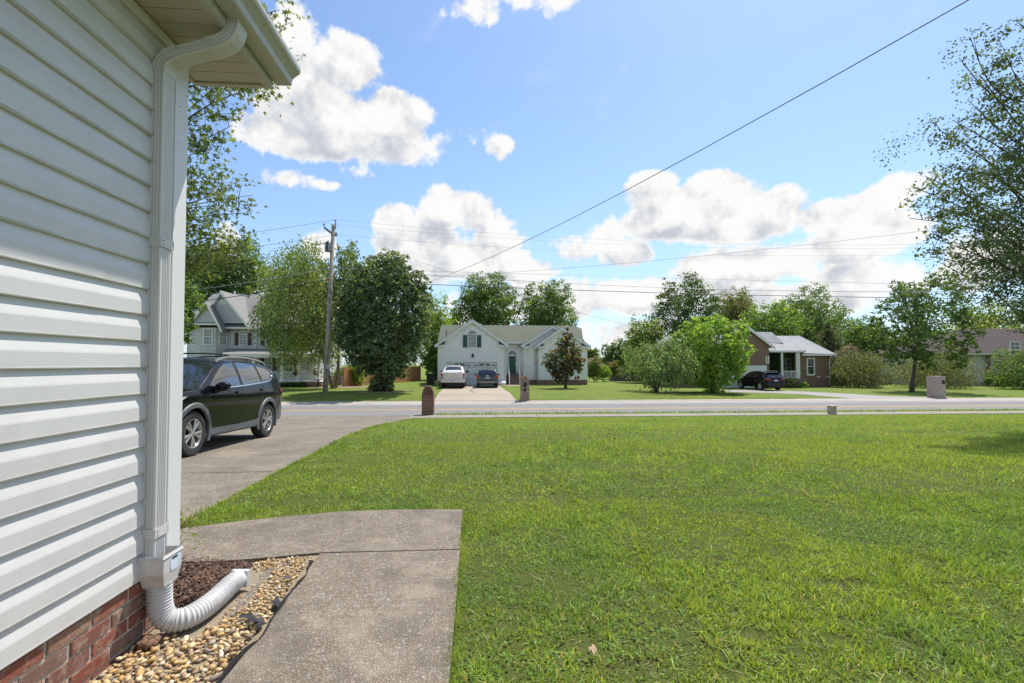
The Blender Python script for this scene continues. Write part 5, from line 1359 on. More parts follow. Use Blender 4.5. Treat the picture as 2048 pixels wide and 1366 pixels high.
# ---- vehicles at the white house, seen from behind
def rear_car(kind, name, label, px, py, Y, paint):
    x = fx(px, Y); z = float(H(x, Y))+.03
    return x, z
tx = fx(909, 42.1); tz = float(H(0, 42))+.02
tk = Car('white_pickup', 'pearl white pickup truck parked outside the left half of the garage', (tx, 42.15, tz), (0, 0, R(90)),
    top=[(-2.83, .70), (-2.81, 1.28), (-2.74, 1.33), (-2.2, 1.34), (-1.75, 1.45), (-1.35, 1.72), (-1.15, 1.84), (-.6, 1.90), (.1, 1.89), (.45, 1.78), (1.05, 1.32), (1.3, 1.24), (2.2, 1.16), (2.6, 1.05), (2.8, .75)],
    edge=[(-2.83, .66), (-2.81, 1.24), (-2.74, 1.29), (-2.2, 1.30), (-1.75, 1.40), (-1.35, 1.64), (-1.15, 1.75), (-.6, 1.80), (.1, 1.79), (.45, 1.69), (1.05, 1.26), (1.3, 1.18), (2.2, 1.08), (2.6, .95), (2.8, .7)],
    wid=[(-2.83, .94), (-2.7, .99), (0, 1.0), (2.0, .99), (2.6, .9), (2.8, .75)],
    shape=[(.2, .97), (.6, .99), (.9, 1.0), (1.15, .98), (1.3, .95), (1.55, .84), (1.8, .73), (1.95, .68)],
    low=[(-2.83, .52), (-2.5, .48), (0, .42), (2.3, .42), (2.8, .5)], axles=(1.65, -1.65), rw=.40, paint='paint_white', archr=.47, crown=3.0)
tk.wheels(rim=.28, yface=.96, wd=.26)
tk.patch('side_window', [(.75, 1.32), (.35, 1.66), (-.2, 1.72), (-.25, 1.30)], 'car_glass'); tk.patch('side_window', [(-.32, 1.30), (-.27, 1.72), (-.95, 1.70), (-1.35, 1.5), (-1.4, 1.33)], 'car_glass')
tk.top_patch('rear_window', -1.62, -1.22, .80, .80, 'car_glass', .012, 6)
tk.top_patch('windshield', .48, 1.1, .92, .95, 'car_glass', .008)
tg = MB().box(-2.852, -2.835, -.80, .80, .72, 1.27).build('tailgate', S['paint_white'], tk.t, bevel=.012)
tg2 = MB().prism([(-2.862, math.cos(a)*.10, 1.03+math.sin(a)*.12) for a in np.linspace(0, 2*math.pi, 14)[:-1]], (.012, 0, 0)).build('emblem', S['chrome'], tg)
MB().prism([(-2.866, -.06, 1.04), (-2.866, .06, 1.04), (-2.866, 0, .93)], (.006, 0, 0)).build('emblem_crest', S['red_lens'], tg2)
for sg in (1, -1):
    MB().box(-2.85, -2.70, sg*.83, sg*.985, .83, 1.24).build('tail_lamp', S['red_lens'], tk.t, bevel=.02)
    MB().box(-2.856, -2.72, sg*.85, sg*.975, .98, 1.04).build('reverse_lamp', S['clear_lens'], tk.t)
bp = MB().box(-2.98, -2.80, -.98, .98, .50, .72).build('rear_bumper', S['paint_white'], tk.t, bevel=.04)
MB().box(-2.99, -2.97, -.2, .2, .56, .68).build('number_plate', S['plate'], bp)
MB().box(-2.96, -2.75, -.9, .9, .44, .50).build('bumper_valance', S['car_black'], bp)
MB().box(-2.55, -1.0, -.82, .82, 1.31, 1.345).build('bed_cover', S['car_black'], tk.t)
tk.mirror(.75, 1.36, .98, sz=1.2)
for o in [c for c in tk.t.children if c.name.startswith('mirror')]: o.data.materials[0] = S['car_black']

kx = fx(974, 42.3)
ks = Car('dark_suv', 'dark charcoal SUV parked outside the right half of the garage', (kx, 42.0, tz), (0, 0, R(90)),
    top=[(-2.08, .70), (-2.06, .95), (-1.98, 1.15), (-1.80, 1.42), (-1.70, 1.53), (-1.5, 1.57), (-.4, 1.63), (.2, 1.60), (.5, 1.50), (1.1, 1.13), (1.3, 1.06), (1.8, .98), (2.05, .85), (2.12, .65)],
    edge=[(-2.08, .66), (-2.06, .90), (-1.98, 1.10), (-1.80, 1.36), (-1.70, 1.46), (-1.5, 1.50), (-.4, 1.55), (.2, 1.52), (.5, 1.43), (1.1, 1.07), (1.3, 1.0), (1.8, .9), (2.05, .78), (2.12, .6)],
    wid=[(-2.08, .84), (-1.95, .90), (-1.5, .93), (1.3, .93), (1.8, .87), (2.12, .6)],
    shape=[(.2, .97), (.6, .99), (.85, 1.0), (1.0, .97), (1.1, .93), (1.3, .85), (1.5, .77), (1.7, .68)],
    low=[(-2.08, .40), (-1.9, .34), (0, .28), (1.8, .28), (2.12, .42)], axles=(1.28, -1.28), rw=.35, paint='paint_dark', archr=.41, crown=3.0)
ks.wheels(rim=.23, yface=.905)
ks.top_patch('rear_window', -1.99, -1.74, .84, .80, 'car_glass', .012, 6)
ks.top_patch('windshield', .52, 1.1, .92, .95, 'car_glass', .008)
ks.patch('side_window', [(.8, 1.08), (.35, 1.42), (-.2, 1.49), (-.22, 1.08)], 'car_glass'); ks.patch('side_window', [(-.3, 1.08), (-.27, 1.49), (-1.3, 1.43), (-1.5, 1.15)], 'car_glass')
for sg in (1, -1):
    MB().box(-2.10, -1.9, sg*.66, sg*.90, .80, 1.08).build('tail_lamp', S['red_lens'], ks.t, bevel=.03)
    MB().tube(smooth_path([(.1, sg*.62, 1.58), (-.4, sg*.63, 1.65), (-1.2, sg*.62, 1.62), (-1.5, sg*.61, 1.56)], 4), .02, 6).build('roof_rail', S['alloy'], ks.t)
MB().box(-2.16, -2.05, -.85, .85, .42, .66).build('rear_bumper', S['cladding'], ks.t, bevel=.03)
MB().box(-2.18, -2.10, -.62, .62, .42, .52).build('skid_plate', S['silver_bumper'], ks.t, bevel=.02)
MB().box(-2.13, -2.06, -.17, .17, .80, .92).build('number_plate', S['plate'], ks.t)
MB().box(-2.1, -2.04, -.09, .09, .99, 1.07).build('emblem', S['chrome'], ks.t, bevel=.01)
MB().tube([(-1.45, 0, 1.56), (-1.55, 0, 1.80)], .012, 5).build('antenna', S['car_black'], ks.t)
ks.mirror(.75, 1.08, .92)

Yj = 41.0
jx = fx(1538, Yj); jz = float(H(jx, Yj))+.02
jp = Car('parked_black_suv', 'black SUV with red tail lamps half hidden by the bright green tree', (fx(1549, 40.6), 40.6+2.4, jz), (0, 0, R(93)),
    top=[(-2.40, .75), (-2.38, 1.0), (-2.28, 1.16), (-2.05, 1.50), (-1.95, 1.62), (-1.7, 1.68), (-.4, 1.74), (.2, 1.71), (.5, 1.60), (1.05, 1.22), (1.25, 1.14), (2.0, 1.05), (2.3, .9), (2.38, .65)],
    edge=[(-2.40, .70), (-2.38, .95), (-2.28, 1.11), (-2.05, 1.43), (-1.95, 1.55), (-1.7, 1.60), (-.4, 1.66), (.2, 1.63), (.5, 1.53), (1.05, 1.16), (1.25, 1.08), (2.0, .96), (2.3, .8), (2.38, .6)],
    wid=[(-2.40, .86), (-2.25, .93), (-1.8, .965), (1.4, .965), (2.0, .9), (2.38, .65)],
    shape=[(.2, .97), (.6, .99), (.9, 1.0), (1.05, .97), (1.15, .93), (1.4, .83), (1.6, .76), (1.8, .70)],
    low=[(-2.40, .45), (-2.2, .40), (0, .32), (2.0, .32), (2.38, .45)], axles=(1.46, -1.46), rw=.38, paint='paint_black', archr=.45, crown=3.0)
jp.wheels(rim=.25, yface=.93)
jp.top_patch('rear_window', -2.27, -2.0, .86, .82, 'car_glass', .012, 6); jp.top_patch('windshield', .52, 1.1, .92, .95, 'car_glass', .008)
jp.patch('side_window', [(.8, 1.18), (.35, 1.52), (-.2, 1.59), (-.22, 1.18)], 'car_glass'); jp.patch('side_window', [(-.3, 1.18), (-.27, 1.59), (-1.2, 1.57), (-1.25, 1.2)], 'car_glass'); jp.patch('quarter_window', [(-1.32, 1.2), (-1.27, 1.56), (-1.75, 1.5), (-1.95, 1.25)], 'car_glass')
for sg in (1, -1): MB().box(-2.42, -2.18, sg*.50, sg*.93, .98, 1.12).build('tail_lamp', S['red_lens'], jp.t, bevel=.03)
MB().box(-2.50, -2.36, -.90, .90, .48, .72).build('rear_bumper', S['car_black'], jp.t, bevel=.03)
MB().box(-2.43, -2.38, -.18, .18, .84, .98).build('number_plate', S['plate'], jp.t)
MB().box(-2.2, -1.93, -.66, .66, 1.60, 1.64).build('spoiler', S['paint_black'], jp.t, bevel=.012)
for sg in (1, -1): MB().tube(smooth_path([(.1, sg*.66, 1.68), (-.4, sg*.67, 1.76), (-1.3, sg*.66, 1.74), (-1.7, sg*.65, 1.66)], 4), .02, 6).build('roof_rail', S['alloy'], jp.t)
jp.mirror(.75, 1.18, .96)

# ------------------------------------------------------------------ utility pole and wires
pb_ = onz(650, 789, float(H(-10.4, 33)))
Yp_ = float(pb_[1]); ptop = at(667, 449, Yp_)
pole = thing('utility_pole', 'leaning weathered wooden utility pole with transformer, across the road', 'utility pole', tuple(pb_))
MB().tube([pb_-np.array((0, 0, .3)), pb_*.6+ptop*.4, ptop], [.19, .165, .125], 12).build('pole', S['pole'], pole, True)
ar = at(648, 455, Yp_-.2); aj = at(663, 466, Yp_)
arm = MB().tube([aj, ar], 1, sec=[(.06, .06), (-.06, .06), (-.06, -.06), (.06, -.06)], up=(0, 0, 1)).build('cross_arm', S['pole'], pole)
def insul(p, parent): MB().lathe([(.02, -.02), (.02, .10), (.06, .11), (.05, .15), (.07, .17), (.05, .22), (.0, .24)], p, (0, 0, 1), 10).build('insulator', S['ceramic'], parent, True)
insul(ar+np.array((0, 0, .06)), arm)
pk = at(671, 446, Yp_-.1); MB().box(pk[0]-.04, pk[0]+.04, pk[1]-.03, pk[1]+.03, pk[2]-.45, pk[2]).build('top_bracket', S['galv'], pole); insul(pk, pole)
b3 = at(672, 469, Yp_-.1); MB().box(b3[0]-.09, b3[0]+.09, b3[1]-.08, b3[1]+.08, b3[2]-.14, b3[2]+.14).build('cutout', S['galv'], pole, bevel=.02)
tc_ = at(656, 494, Yp_-.35)
tr = MB().lathe([(.0, .36), (.15, .36), (.22, .30), (.23, .26), (.23, -.30), (.20, -.34), (0, -.34)], tc_, (0, 0, 1), 16).build('transformer', S['galv'], pole, 40)
MB().box(tc_[0]-.05, tc_[0]+.06, tc_[1]-.25, tc_[1]-.2, tc_[2]-.3, tc_[2]+.32).build('transformer_label', S['car_black'], tr)
MB().lathe([(.03, .34), (.05, .42), (.03, .48), (.0, .52)], tc_, (0, 0, 1), 8).build('bushing', S['ceramic'], tr)
ob = at(653, 559, Yp_-.1); MB().lathe([(0, -.14), (.07, -.1), (.08, .1), (0, .14)], ob, (1, 0, 0), 8).build('cable_marker', S['orange'], pole)
ob = at(678, 559.5, Yp_-.1); MB().lathe([(0, -.3), (.05, -.28), (.06, .28), (0, .3)], ob, (1, 0, 0), 8).build('splice_case', S['wire'], pole)
MB().tube([pb_+np.array((.17, -.12, 0)), pb_+np.array((.3, -.12, 3.0))], .035, 6).build('conduit', S['galv'], pole)
mc = pb_+np.array((.22, -.16, 2.0)); MB().box(mc[0]-.1, mc[0]+.12, mc[1]-.08, mc[1]+.06, mc[2]-.2, mc[2]+.2).build('meter_box', S['galv'], pole, bevel=.01)
def wire(label, a, b, sag, r_=.012, mat='wire', group='power and telephone wires along the road', ext=1.0):
    a, b = np.array(a, float), np.array(b, float); n = 40; t = np.linspace(0, ext, n+1)
    p = a[None]*(1-t[:, None])+b[None]*t[:, None]; p[:, 2] -= 4*sag*t*(1-t)
    finish(MB().tube(p, r_, 5).build('overhead_wire', S[mat]), label, 'wire', group)
e2 = lambda px, py, Y: at(px, py, Y)
LX = -45.
def far_pt(px, py, Y=31.5): return at(px, py, Y)
# along the road to the right (next pole out of frame) and to the left
wire('upper thin power wire running right from the pole top', pk+np.array((0, 0, .24)), far_pt(2500, 452), 1.63, .006, 'wire_grey')
wire('second thin power wire running right from the pole top', ar+np.array((0, 0, .3)), far_pt(2500, 459), 1.63, .006, 'wire_grey')
wire('third thin power wire below the pole top, running right', b3, far_pt(2500, 468), 1.6, .006, 'wire_grey')
wire('thin wire at mid height running right above the roofs', at(662, 536, Yp_), far_pt(2500, 582), .12, .010, 'wire_grey')
wire('pale telephone cable running right, the higher of the two thick ones', at(664, 535, Yp_), far_pt(2500, 565), 1.17, .020, 'wire_grey')
wire('thick black telephone cable running right from the pole', at(666, 559.5, Yp_), far_pt(2500, 595), .54, .024)
wire('thin power wire running left from the pole top', pk+np.array((0, 0, .24)), far_pt(-300, 505), .8, .010)
wire('thin lower power wire running left from the pole', b3, far_pt(-300, 530), .8, .010)
wire('pale telephone cable running left from the pole', at(662, 536, Yp_), far_pt(-300, 620), .8, .020, 'wire_grey')
wire('thick black telephone cable running left from the pole', at(658, 559, Yp_), far_pt(-300, 640), .9, .026)
# service drop towards the near house and one to a house on the right
wire('long black service wire rising from the pole to the upper right corner', at(664, 562, Yp_), at(2060, -70, 3.0), 1.5, .005, ext=1.6)
wire('thin service wire rising from mid right towards the right hand tree', at(664, 560, Yp_), (32, 12, 8.0), .9, .007)
wire('thin wire dropping towards the far house behind the white roof', at(830, 520, 33.2), at(1420, 680, 60), .8, .012, 'wire_grey')

# ------------------------------------------------------------------ mailboxes, bins, small things
def pillar(name, label, cx, cy, w_, d_, h_, mat, arch_top, boxes):
    zb = float(H(cx, cy))-.03; t = thing(name, label, 'mailbox', (cx, cy, zb))
    MB().box(cx-w_/2+.012, cx+w_/2-.012, cy-d_/2+.012, cy+d_/2-.012, zb, zb+h_*(.68 if arch_top else .97)).build('core', S['mortar'], t)
    V, T, Cc = [], [], []; o = 0
    def brick(x0, x1, y0, y1, z0, z1):
        nonlocal o
        m = MB().box(x0, x1, y0, y1, z0, z1); V.extend(m.v); T.extend([tuple(i+o for i in f) for f in m.f]); Cc.extend([[random.random()]*3]*8); o += 8
    z = zb; r_ = 0
    def halfw(zr):
        if not arch_top or zr < .66*h_: return w_/2
        k = (zr-.66*h_)/(.34*h_); return w_/2*(1-.66*k**2.0)
    while z-zb < h_-.03:
        hw = halfw(z-zb+.03)
        for (y0, y1) in ((cy-d_/2, cy-d_/2+.1), (cy+d_/2-.1, cy+d_/2)):
            xx = cx-hw-(.1 if r_ % 2 else 0)
            while xx < cx+hw-.01:
                a, b = max(xx, cx-hw), min(xx+.2, cx+hw)
                if b-a > .02: brick(a, b-.01, y0+random.uniform(-.002, .002), y1, z, z+.057)
                xx += .21
        for (x0, x1) in ((cx-hw, cx-hw+.1), (cx+hw-.1, cx+hw)):
            yy = cy-d_/2+.105
            while yy < cy+d_/2-.12: brick(x0, x1-.002, yy, min(yy+.2, cy+d_/2-.105), z+.0005, z+.0565); yy += .21
        if z-zb > .64*h_: brick(cx-hw+.105, cx+hw-.105, cy-d_/2+.105, cy+d_/2-.105, z, z+.057)
        z += .0675; r_ += 1
    me = np_mesh('brickwork', np.array(V)-ORG[t.name], np.array(T), S[mat], False, np.array(Cc)); link('brickwork', me, t, 'stuff')
    for (bx, bz_, bw, bh_, ro) in boxes:
        y = cy-d_/2
        P_ = [(bx-bw/2, y-.02, zb+bz_), (bx+bw/2, y-.02, zb+bz_), (bx+bw/2, y-.02, zb+bz_+bh_*.55)]+([(bx+math.cos(a)*bw/2, y-.02, zb+bz_+bh_*.55+math.sin(a)*bh_*.45) for a in np.linspace(0, math.pi, 9)[1:-1]] if ro else [(bx+bw/2, y-.02, zb+bz_+bh_), (bx-bw/2, y-.02, zb+bz_+bh_)])+[(bx-bw/2, y-.02, zb+bz_+bh_*.55)]
        MB().prism(P_, (0, .018, 0)).build('letter_box' if ro else 'paper_slot', S['car_black'], t)
    return t, zb
p = onz(855.3, 831.4, CZ-2.31)
pillar('brick_mailbox', 'arched brown brick mailbox pillar at the near end of the driveway', p[0], p[1]+.25, .53, .5, 1.37, 'brick_part', True, [])
p = at(1050.6, 801, 30.6)
t, zb = pillar('brick_mailbox', 'brown brick mailbox pillar with two dark openings beside the white house driveway', p[0], 30.9, .56, .5, 1.62, 'brick_light', True, [(p[0]+.0, .93, .23, .30, True), (p[0]-.02, .63, .16, .2, False)])
for k in range(9):
    pass
p = at(1881, 799, 31.0)
pillar('brick_mailbox', 'pale brick mailbox pillar at the far right beside the road', p[0], 31.3, .84, .6, 1.52, 'brick_pale', False, [(p[0]+.24, 1.0, .24, .3, True)])
# orange flower tuft on the middle mailbox
p = at(1043, 754, 30.5)
m = MB()
for k in range(30):
    c = np.array((p[0], 30.55, p[2]))+rng.normal(0, .06, 3); a = rng.normal(0, 1, 3); a /= np.linalg.norm(a); b = np.cross(a, (0, 0, 1)); m.add([c-a*.04, c-b*.04, c+a*.04, c+b*.04], [(0, 1, 2, 3)])
S['orange_flower'] = simple('orange_flower', (.62, .25, .04), .8, var=.3, scale=30)
finish(m.build('orange_bow', S['orange_flower']), 'small orange bow on the top left of the middle mailbox', 'bow')
# utility pedestal by the sidewalk
p = onz(1664, 828.5, CZ-2.29)
t = thing('utility_pedestal', 'short tan utility pedestal by the sidewalk on the right', 'utility box', tuple(p))
MB().tube([p+np.array((0, 0, -.05)), p+np.array((0, 0, .36))], 1, sec=[(.13, .13), (-.13, .13), (-.13, -.13), (.13, -.13)], up=(1, 0, 0)).build('post', S['tan_metal'], t, bevel=.012)
MB().box(p[0]-.15, p[0]+.15, p[1]-.15, p[1]+.15, p[2]+.36, p[2]+.39).build('cap', S['tan_metal'], t, bevel=.01)
# wheeled bin
p = onz(868.5, 766.5, ZG); bx_, by_ = p[0], 46.6; bz0 = float(H(bx_, by_))
t = thing('wheeled_bin', 'black wheeled bin standing left of the white house garage', 'bin', (bx_, by_, bz0))
m = MB(); lo_, hi_ = .30, .37
m.v = [(bx_+sx*lo_, by_+sy*.3, bz0+.05) for sx, sy in ((-1, -1), (1, -1), (1, 1), (-1, 1))]+[(bx_+sx*hi_, by_+sy*.38, bz0+1.0) for sx, sy in ((-1, -1), (1, -1), (1, 1), (-1, 1))]
m.f = [(0, 3, 2, 1), (4, 5, 6, 7), (0, 1, 5, 4), (1, 2, 6, 5), (2, 3, 7, 6), (3, 0, 4, 7)]; m.build('bin_body', S['black_bin'], t, bevel=.02)
MB().box(bx_-.41, bx_+.40, by_-.42, by_+.42, bz0+1.0, bz0+1.09).build('lid', S['black_bin'], t, bevel=.03)
for sg in (-1, 1): MB().lathe([(0, -.03), (.1, -.03), (.1, .03), (0, .03)], (bx_+sg*.3, by_+.3, bz0+.1), (1, 0, 0), 12).build('wheel', S['black_bin'], t)
# white drum beside the garage
p = at(1004, 764, 45.0); 
finish(MB().lathe([(0, -.38), (.17, -.36), (.2, -.3), (.2, .3), (.17, .36), (0, .38)], (p[0], 44.9, float(H(p[0], 44.9))+.2), (1, .15, 0), 14).build('gas_cylinder', S['white_paint'], None, True), 'small white tank lying on the ground right of the garage', 'tank')
# bird bath and air conditioners by the grey house
p = onz(637, 775, ZL); p[1] = 42.5; p[0] = fx(637, 42.5)
t = thing('bird_bath', 'dark stone bird bath near the grey house porch', 'bird bath', (p[0], p[1], ZL))
MB().lathe([(.0, 0), (.2, 0), (.16, .08), (.07, .15), (.06, .55), (.1, .6)], (p[0], p[1], float(H(p[0], p[1]))), (0, 0, 1), 14).build('pedestal', S['stone'], t, True)
MB().lathe([(.05, .58), (.3, .66), (.32, .7), (.28, .69), (.0, .64)], (p[0], p[1], float(H(p[0], p[1]))), (0, 0, 1), 16).build('basin', S['stone'], t, True)
p = at(676, 757, 47.5); zz = float(H(p[0], 47.5))
t = thing('air_conditioner', 'dark air conditioning unit at the right side of the grey house', 'air conditioner', (p[0], 47.5, zz))
MB().box(p[0]-.42, p[0]+.42, 47.1, 47.9, zz, zz+.85).build('case', S['ac_metal'], t, bevel=.03)
for k in range(7): MB().box(p[0]-.40, p[0]+.40, 47.085, 47.1, zz+.12+.1*k, zz+.16+.1*k).build('louvre', S['galv'], t)
MB().lathe([(.36, 0), (.36, .03), (0, .05)], (p[0], 47.5, zz+.85), (0, 0, 1), 16).build('fan_grille', S['car_black'], t)
# fences
def fence(name, label, a, b, h_, mat, bw=.14, gap=.012):
    a, b = np.array(a, float), np.array(b, float); d = b-a; L = np.linalg.norm(d); u = d/L; n_ = np.array((-u[1], u[0]))
    z0 = float(H(a[0], a[1])); t = thing(name, label, 'fence', (a[0], a[1], z0)); k = int(L/(bw+gap))
    pk_ = MB()
    for i in range(k):
        p = a+u*(i*(bw+gap)); q = p+u*bw; zb = float(H(*p)); hh = h_+random.uniform(-.015, .015)
        pk_.prism([(p[0], p[1], zb), (q[0], q[1], zb), (q[0], q[1], zb+hh), (p[0], p[1], zb+hh)], (n_[0]*.02, n_[1]*.02, 0))
    pk_.build('pickets', S[mat], t, kind='stuff')
    for zz in (.35, h_-.35):
        MB().prism([(a[0]+n_[0]*.022, a[1]+n_[1]*.022, float(H(*a))+zz), (b[0]+n_[0]*.022, b[1]+n_[1]*.022, float(H(*b))+zz), (b[0]+n_[0]*.022, b[1]+n_[1]*.022, float(H(*b))+zz+.09), (a[0]+n_[0]*.022, a[1]+n_[1]*.022, float(H(*a))+zz+.09)], (n_[0]*.04, n_[1]*.04, 0)).build('rail', S[mat], t)
    for i in range(int(L/2.4)+1):
        p = a+u*min(i*2.4, L-.1); zb = float(H(*p)); MB().box(p[0]-.05+n_[0]*.07, p[0]+.05+n_[0]*.07, p[1]-.05+n_[1]*.07, p[1]+.05+n_[1]*.07, zb, zb+h_-.02).build('post', S[mat], t)
A = onz(690, 768, ZG); 
fence('wooden_fence', 'reddish brown wooden fence behind the big round evergreen tree', (fx(688, 43.5), 43.5), (fx(842, 58), 58), 1.75, 'fence')
fence('wooden_fence', 'grey weathered wooden fence behind the lawn right of the white house', (fx(1219, 66), 66), (fx(1345, 60), 60), 1.6, 'fence_grey')
fence('wooden_fence', 'dark weathered fence right of the brick house', (fx(1662, 49), 49.), (fx(1790, 52), 52.), 1.1, 'fence_grey')

# driveway opposite, garden path, right driveway
sheet('driveway_opposite', [(fx(868, 30.86), 30.86), (fx(1033, 30.86), 30.86), (fx(1014, 35.3), 35.3), (fx(997.5, 45.4), 45.52), (fx(890, 45.4), 45.52), (fx(881.5, 35.3), 35.3)], S['drive_far'], .02, .6)
dw = bpy.data.objects['driveway_opposite']
for yy_ in (33.2, 36.6, 40.2): crack([(fx(884, yy_)-.25, yy_), (fx(1000, yy_)+.4, yy_)], .03, S['crack'], dw, .026)
crack(wobble((fx(946, 40), 39.6), (fx(948, 34), 33.8), 30, .05), .035, S['crack'], dw, .026)
sheet('garden_path', [(fx(1000, 44), 43.8), (fx(1040, 44), 43.8), (fx(1040, 46.2), 46.6), (fx(1016, 46.2), 46.6), (fx(1016, 45), 45.0), (fx(1000, 45), 45.0)], S['drive_far'], .022, .6)
rd = [onz(px, py, float(H(25, 36))) for px, py in ((1706, 799), (1610, 789.5), (1540, 786.5), (1470, 785))]
ru = [onz(px, py, float(H(25, 36))) for px, py in ((1430, 780.5), (1530, 780.5), (1600, 783), (1700, 788), (1780, 793), (1870, 798.5))]
pl = [(p[0], p[1]) for p in rd+ru]; pl = [(pl[0][0], 30.86)]+pl[1:-1]+[(pl[-1][0]+1.5, 30.86)]
sheet('driveway_right', pl, S['drive_right'], .02, .8)
sheet('straw_bed', [(fx(650, 41), 40.6), (fx(700, 41), 40.9), (fx(745, 41), 41.2), (fx(745, 44), 43.4), (fx(690, 44), 43.6), (fx(630, 43), 43.0), (fx(610, 42), 42.3)], S['straw'], .03, .6)
sheet('tree_bed', [(fx(765, 35.8)+math.cos(a)*2.1, 35.5+math.sin(a)*1.2) for a in np.linspace(0, 2*math.pi, 20)[:-1]], S['straw'], .03, .6)
# dry oak leaf on the lawn
t_ = onz(1185, 1300, .045)
a = []
for k in range(22):
    an_ = 2*math.pi*k/22; r_ = .026*(1+.38*math.cos(an_*5+.6)*(1 if k % 2 else .6)); a.append((t_[0]+math.cos(an_)*r_*.62+.004*math.sin(an_), t_[1]+math.sin(an_)*r_*1.25, .048+.008*math.sin(an_*2)+.004*math.cos(an_*3)))
m = MB().add([(t_[0], t_[1], .052)]+a, [(0, 1+k, 1+(k+1) % 22) for k in range(22)])
m.tube([(t_[0], t_[1]-.028, .05), (t_[0]+.004, t_[1]-.05, .047)], .0012, 4)
finish(m.build('dry_leaf', S['dry_leaf'], None, True), 'dry tan oak leaf lying on the lawn', 'leaf')
# ------------------------------------------------------------------ trees and shrubs
STAR = []
for k in range(10):
    a = math.pi/2+2*math.pi*k/10; r_ = (1.0 if k % 2 == 0 else .40)*(1 if k != 5 else .55); STAR.append((math.cos(a)*r_, math.sin(a)*r_))
STAR = np.array([(0, 0)]+STAR)
def frames(n, bias, k):
    v = rng.normal(0, 1, (n, 3)); v /= np.linalg.norm(v, axis=1)[:, None]
    v = v+bias*k; v /= np.linalg.norm(v, axis=1)[:, None]+1e-9
    t = np.cross(v, rng.normal(0, 1, (n, 3))); t /= np.linalg.norm(t, axis=1)[:, None]+1e-9
    return v, t, np.cross(v, t)
def leaf_mesh(name, P, size, cols, bias=None, k=.6, star=False, mat='leaf', org=0, aspect=.36, droop=False):
    n = len(P); bias = np.tile((0, 0, 1.), (n, 1)) if bias is None else bias
    nv, t, b = frames(n, bias, k); s = np.asarray(size).reshape(-1, 1)*np.ones((n, 1))
    if droop: t = t*np.array((.5, .5, .5))+np.array((0, 0, -1.)); t /= np.linalg.norm(t, axis=1)[:, None]; b = np.cross(nv, t); b /= np.linalg.norm(b, axis=1)[:, None]+1e-9
    if star:
        V = P[:, None]+(t[:, None]*STAR[None, :, :1]+b[:, None]*STAR[None, :, 1:])*s[:, None]*.5
        V[:, 1:] -= nv[:, None]*s[:, None]*.08
        T = np.array([(0, 1+i, 1+(i+1) % 10) for i in range(10)]); m = 11
        T = (T[None]+(np.arange(n)*m)[:, None, None]).reshape(-1, 3)
    else:
        m = 4; V = np.stack([P-t*s*.5, P+b*s*aspect-t*s*.05+nv*s*.06, P+t*s*.5, P-b*s*aspect-t*s*.05+nv*s*.06], 1); T = np.arange(n*4).reshape(n, 4)
    return np_mesh(name, V.reshape(-1, 3)-org, T, S[mat], False, np.repeat(cols, m, 0))
def tint(base, clump_id, nclump, amt=.28, leafamt=.18, alt=None, altp=0.0):
    base = np.array(base, float); cf = np.exp(rng.normal(0, amt, nclump)); hue = rng.normal(0, .10, nclump)
    c = base[None]*cf[clump_id][:, None]*np.exp(rng.normal(0, leafamt, len(clump_id)))[:, None]
    c = c*np.stack([1+hue[clump_id]*.7, 1+hue[clump_id]*.2, 1-hue[clump_id]*.5], 1)
    if alt is not None:
        k = rng.random(len(clump_id)) < altp; c[k] = np.array(alt)[None]*np.exp(rng.normal(0, .25, k.sum()))[:, None]
    return np.clip(c*LEAF_GAIN*np.array((.95, .95, 1.05)), .003, .6)
LEAF_GAIN = 2.35
PAL = dict(dark=(.036, .060, .018), mid=(.056, .092, .021), bright=(.098, .158, .026), lime=(.118, .182, .028), yellow=(.165, .185, .035), olive=(.074, .106, .034), sage=(.078, .115, .048), brown=(.105, .080, .035), cedar=(.048, .058, .026), pear=(.050, .078, .030))
def grow(t, lobes, n, size, col, spread=.2, k=.6, alt=None, altp=0, inner=.45, star=False, droop=0., clump=13, squash=.75, name='crown', aspect=.36, amt=.28):
    """fill a set of lobes (centre, radii) with clumps of leaves"""
    vol = np.array([np.prod(r_)**(2/3) for c, r_ in lobes]); w_ = vol/vol.sum(); nc = max(8, n//clump)
    li = rng.choice(len(lobes), nc, p=w_)
    C_ = np.array([c for c, r_ in lobes])[li]; R_ = np.array([r_ for c, r_ in lobes])[li]
    d = rng.normal(0, 1, (nc, 3)); d /= np.linalg.norm(d, axis=1)[:, None]
    rad = inner+(1-inner)*rng.random(nc)**.55
    cc = C_+d*R_*rad[:, None]*(1+rng.normal(0, .07, nc))[:, None]
    ci = rng.integers(0, nc, n)
    off = rng.normal(0, 1, (n, 3))*np.array((1, 1, squash))*(R_.mean(1)[ci]*spread)[:, None]
    if droop: off[:, 2] -= np.abs(rng.normal(0, droop, n))
    P = cc[ci]+off
    cols = tint(col, ci, nc, amt, .18, alt, altp)
    out = d[ci]*.8+np.array((0, 0, .7))
    me = leaf_mesh(name, P, size*np.exp(rng.normal(0, .2, n)), cols, out, k, star, org=ORG[t.name], aspect=aspect, droop=droop > .3)
    return link(name, me, t)
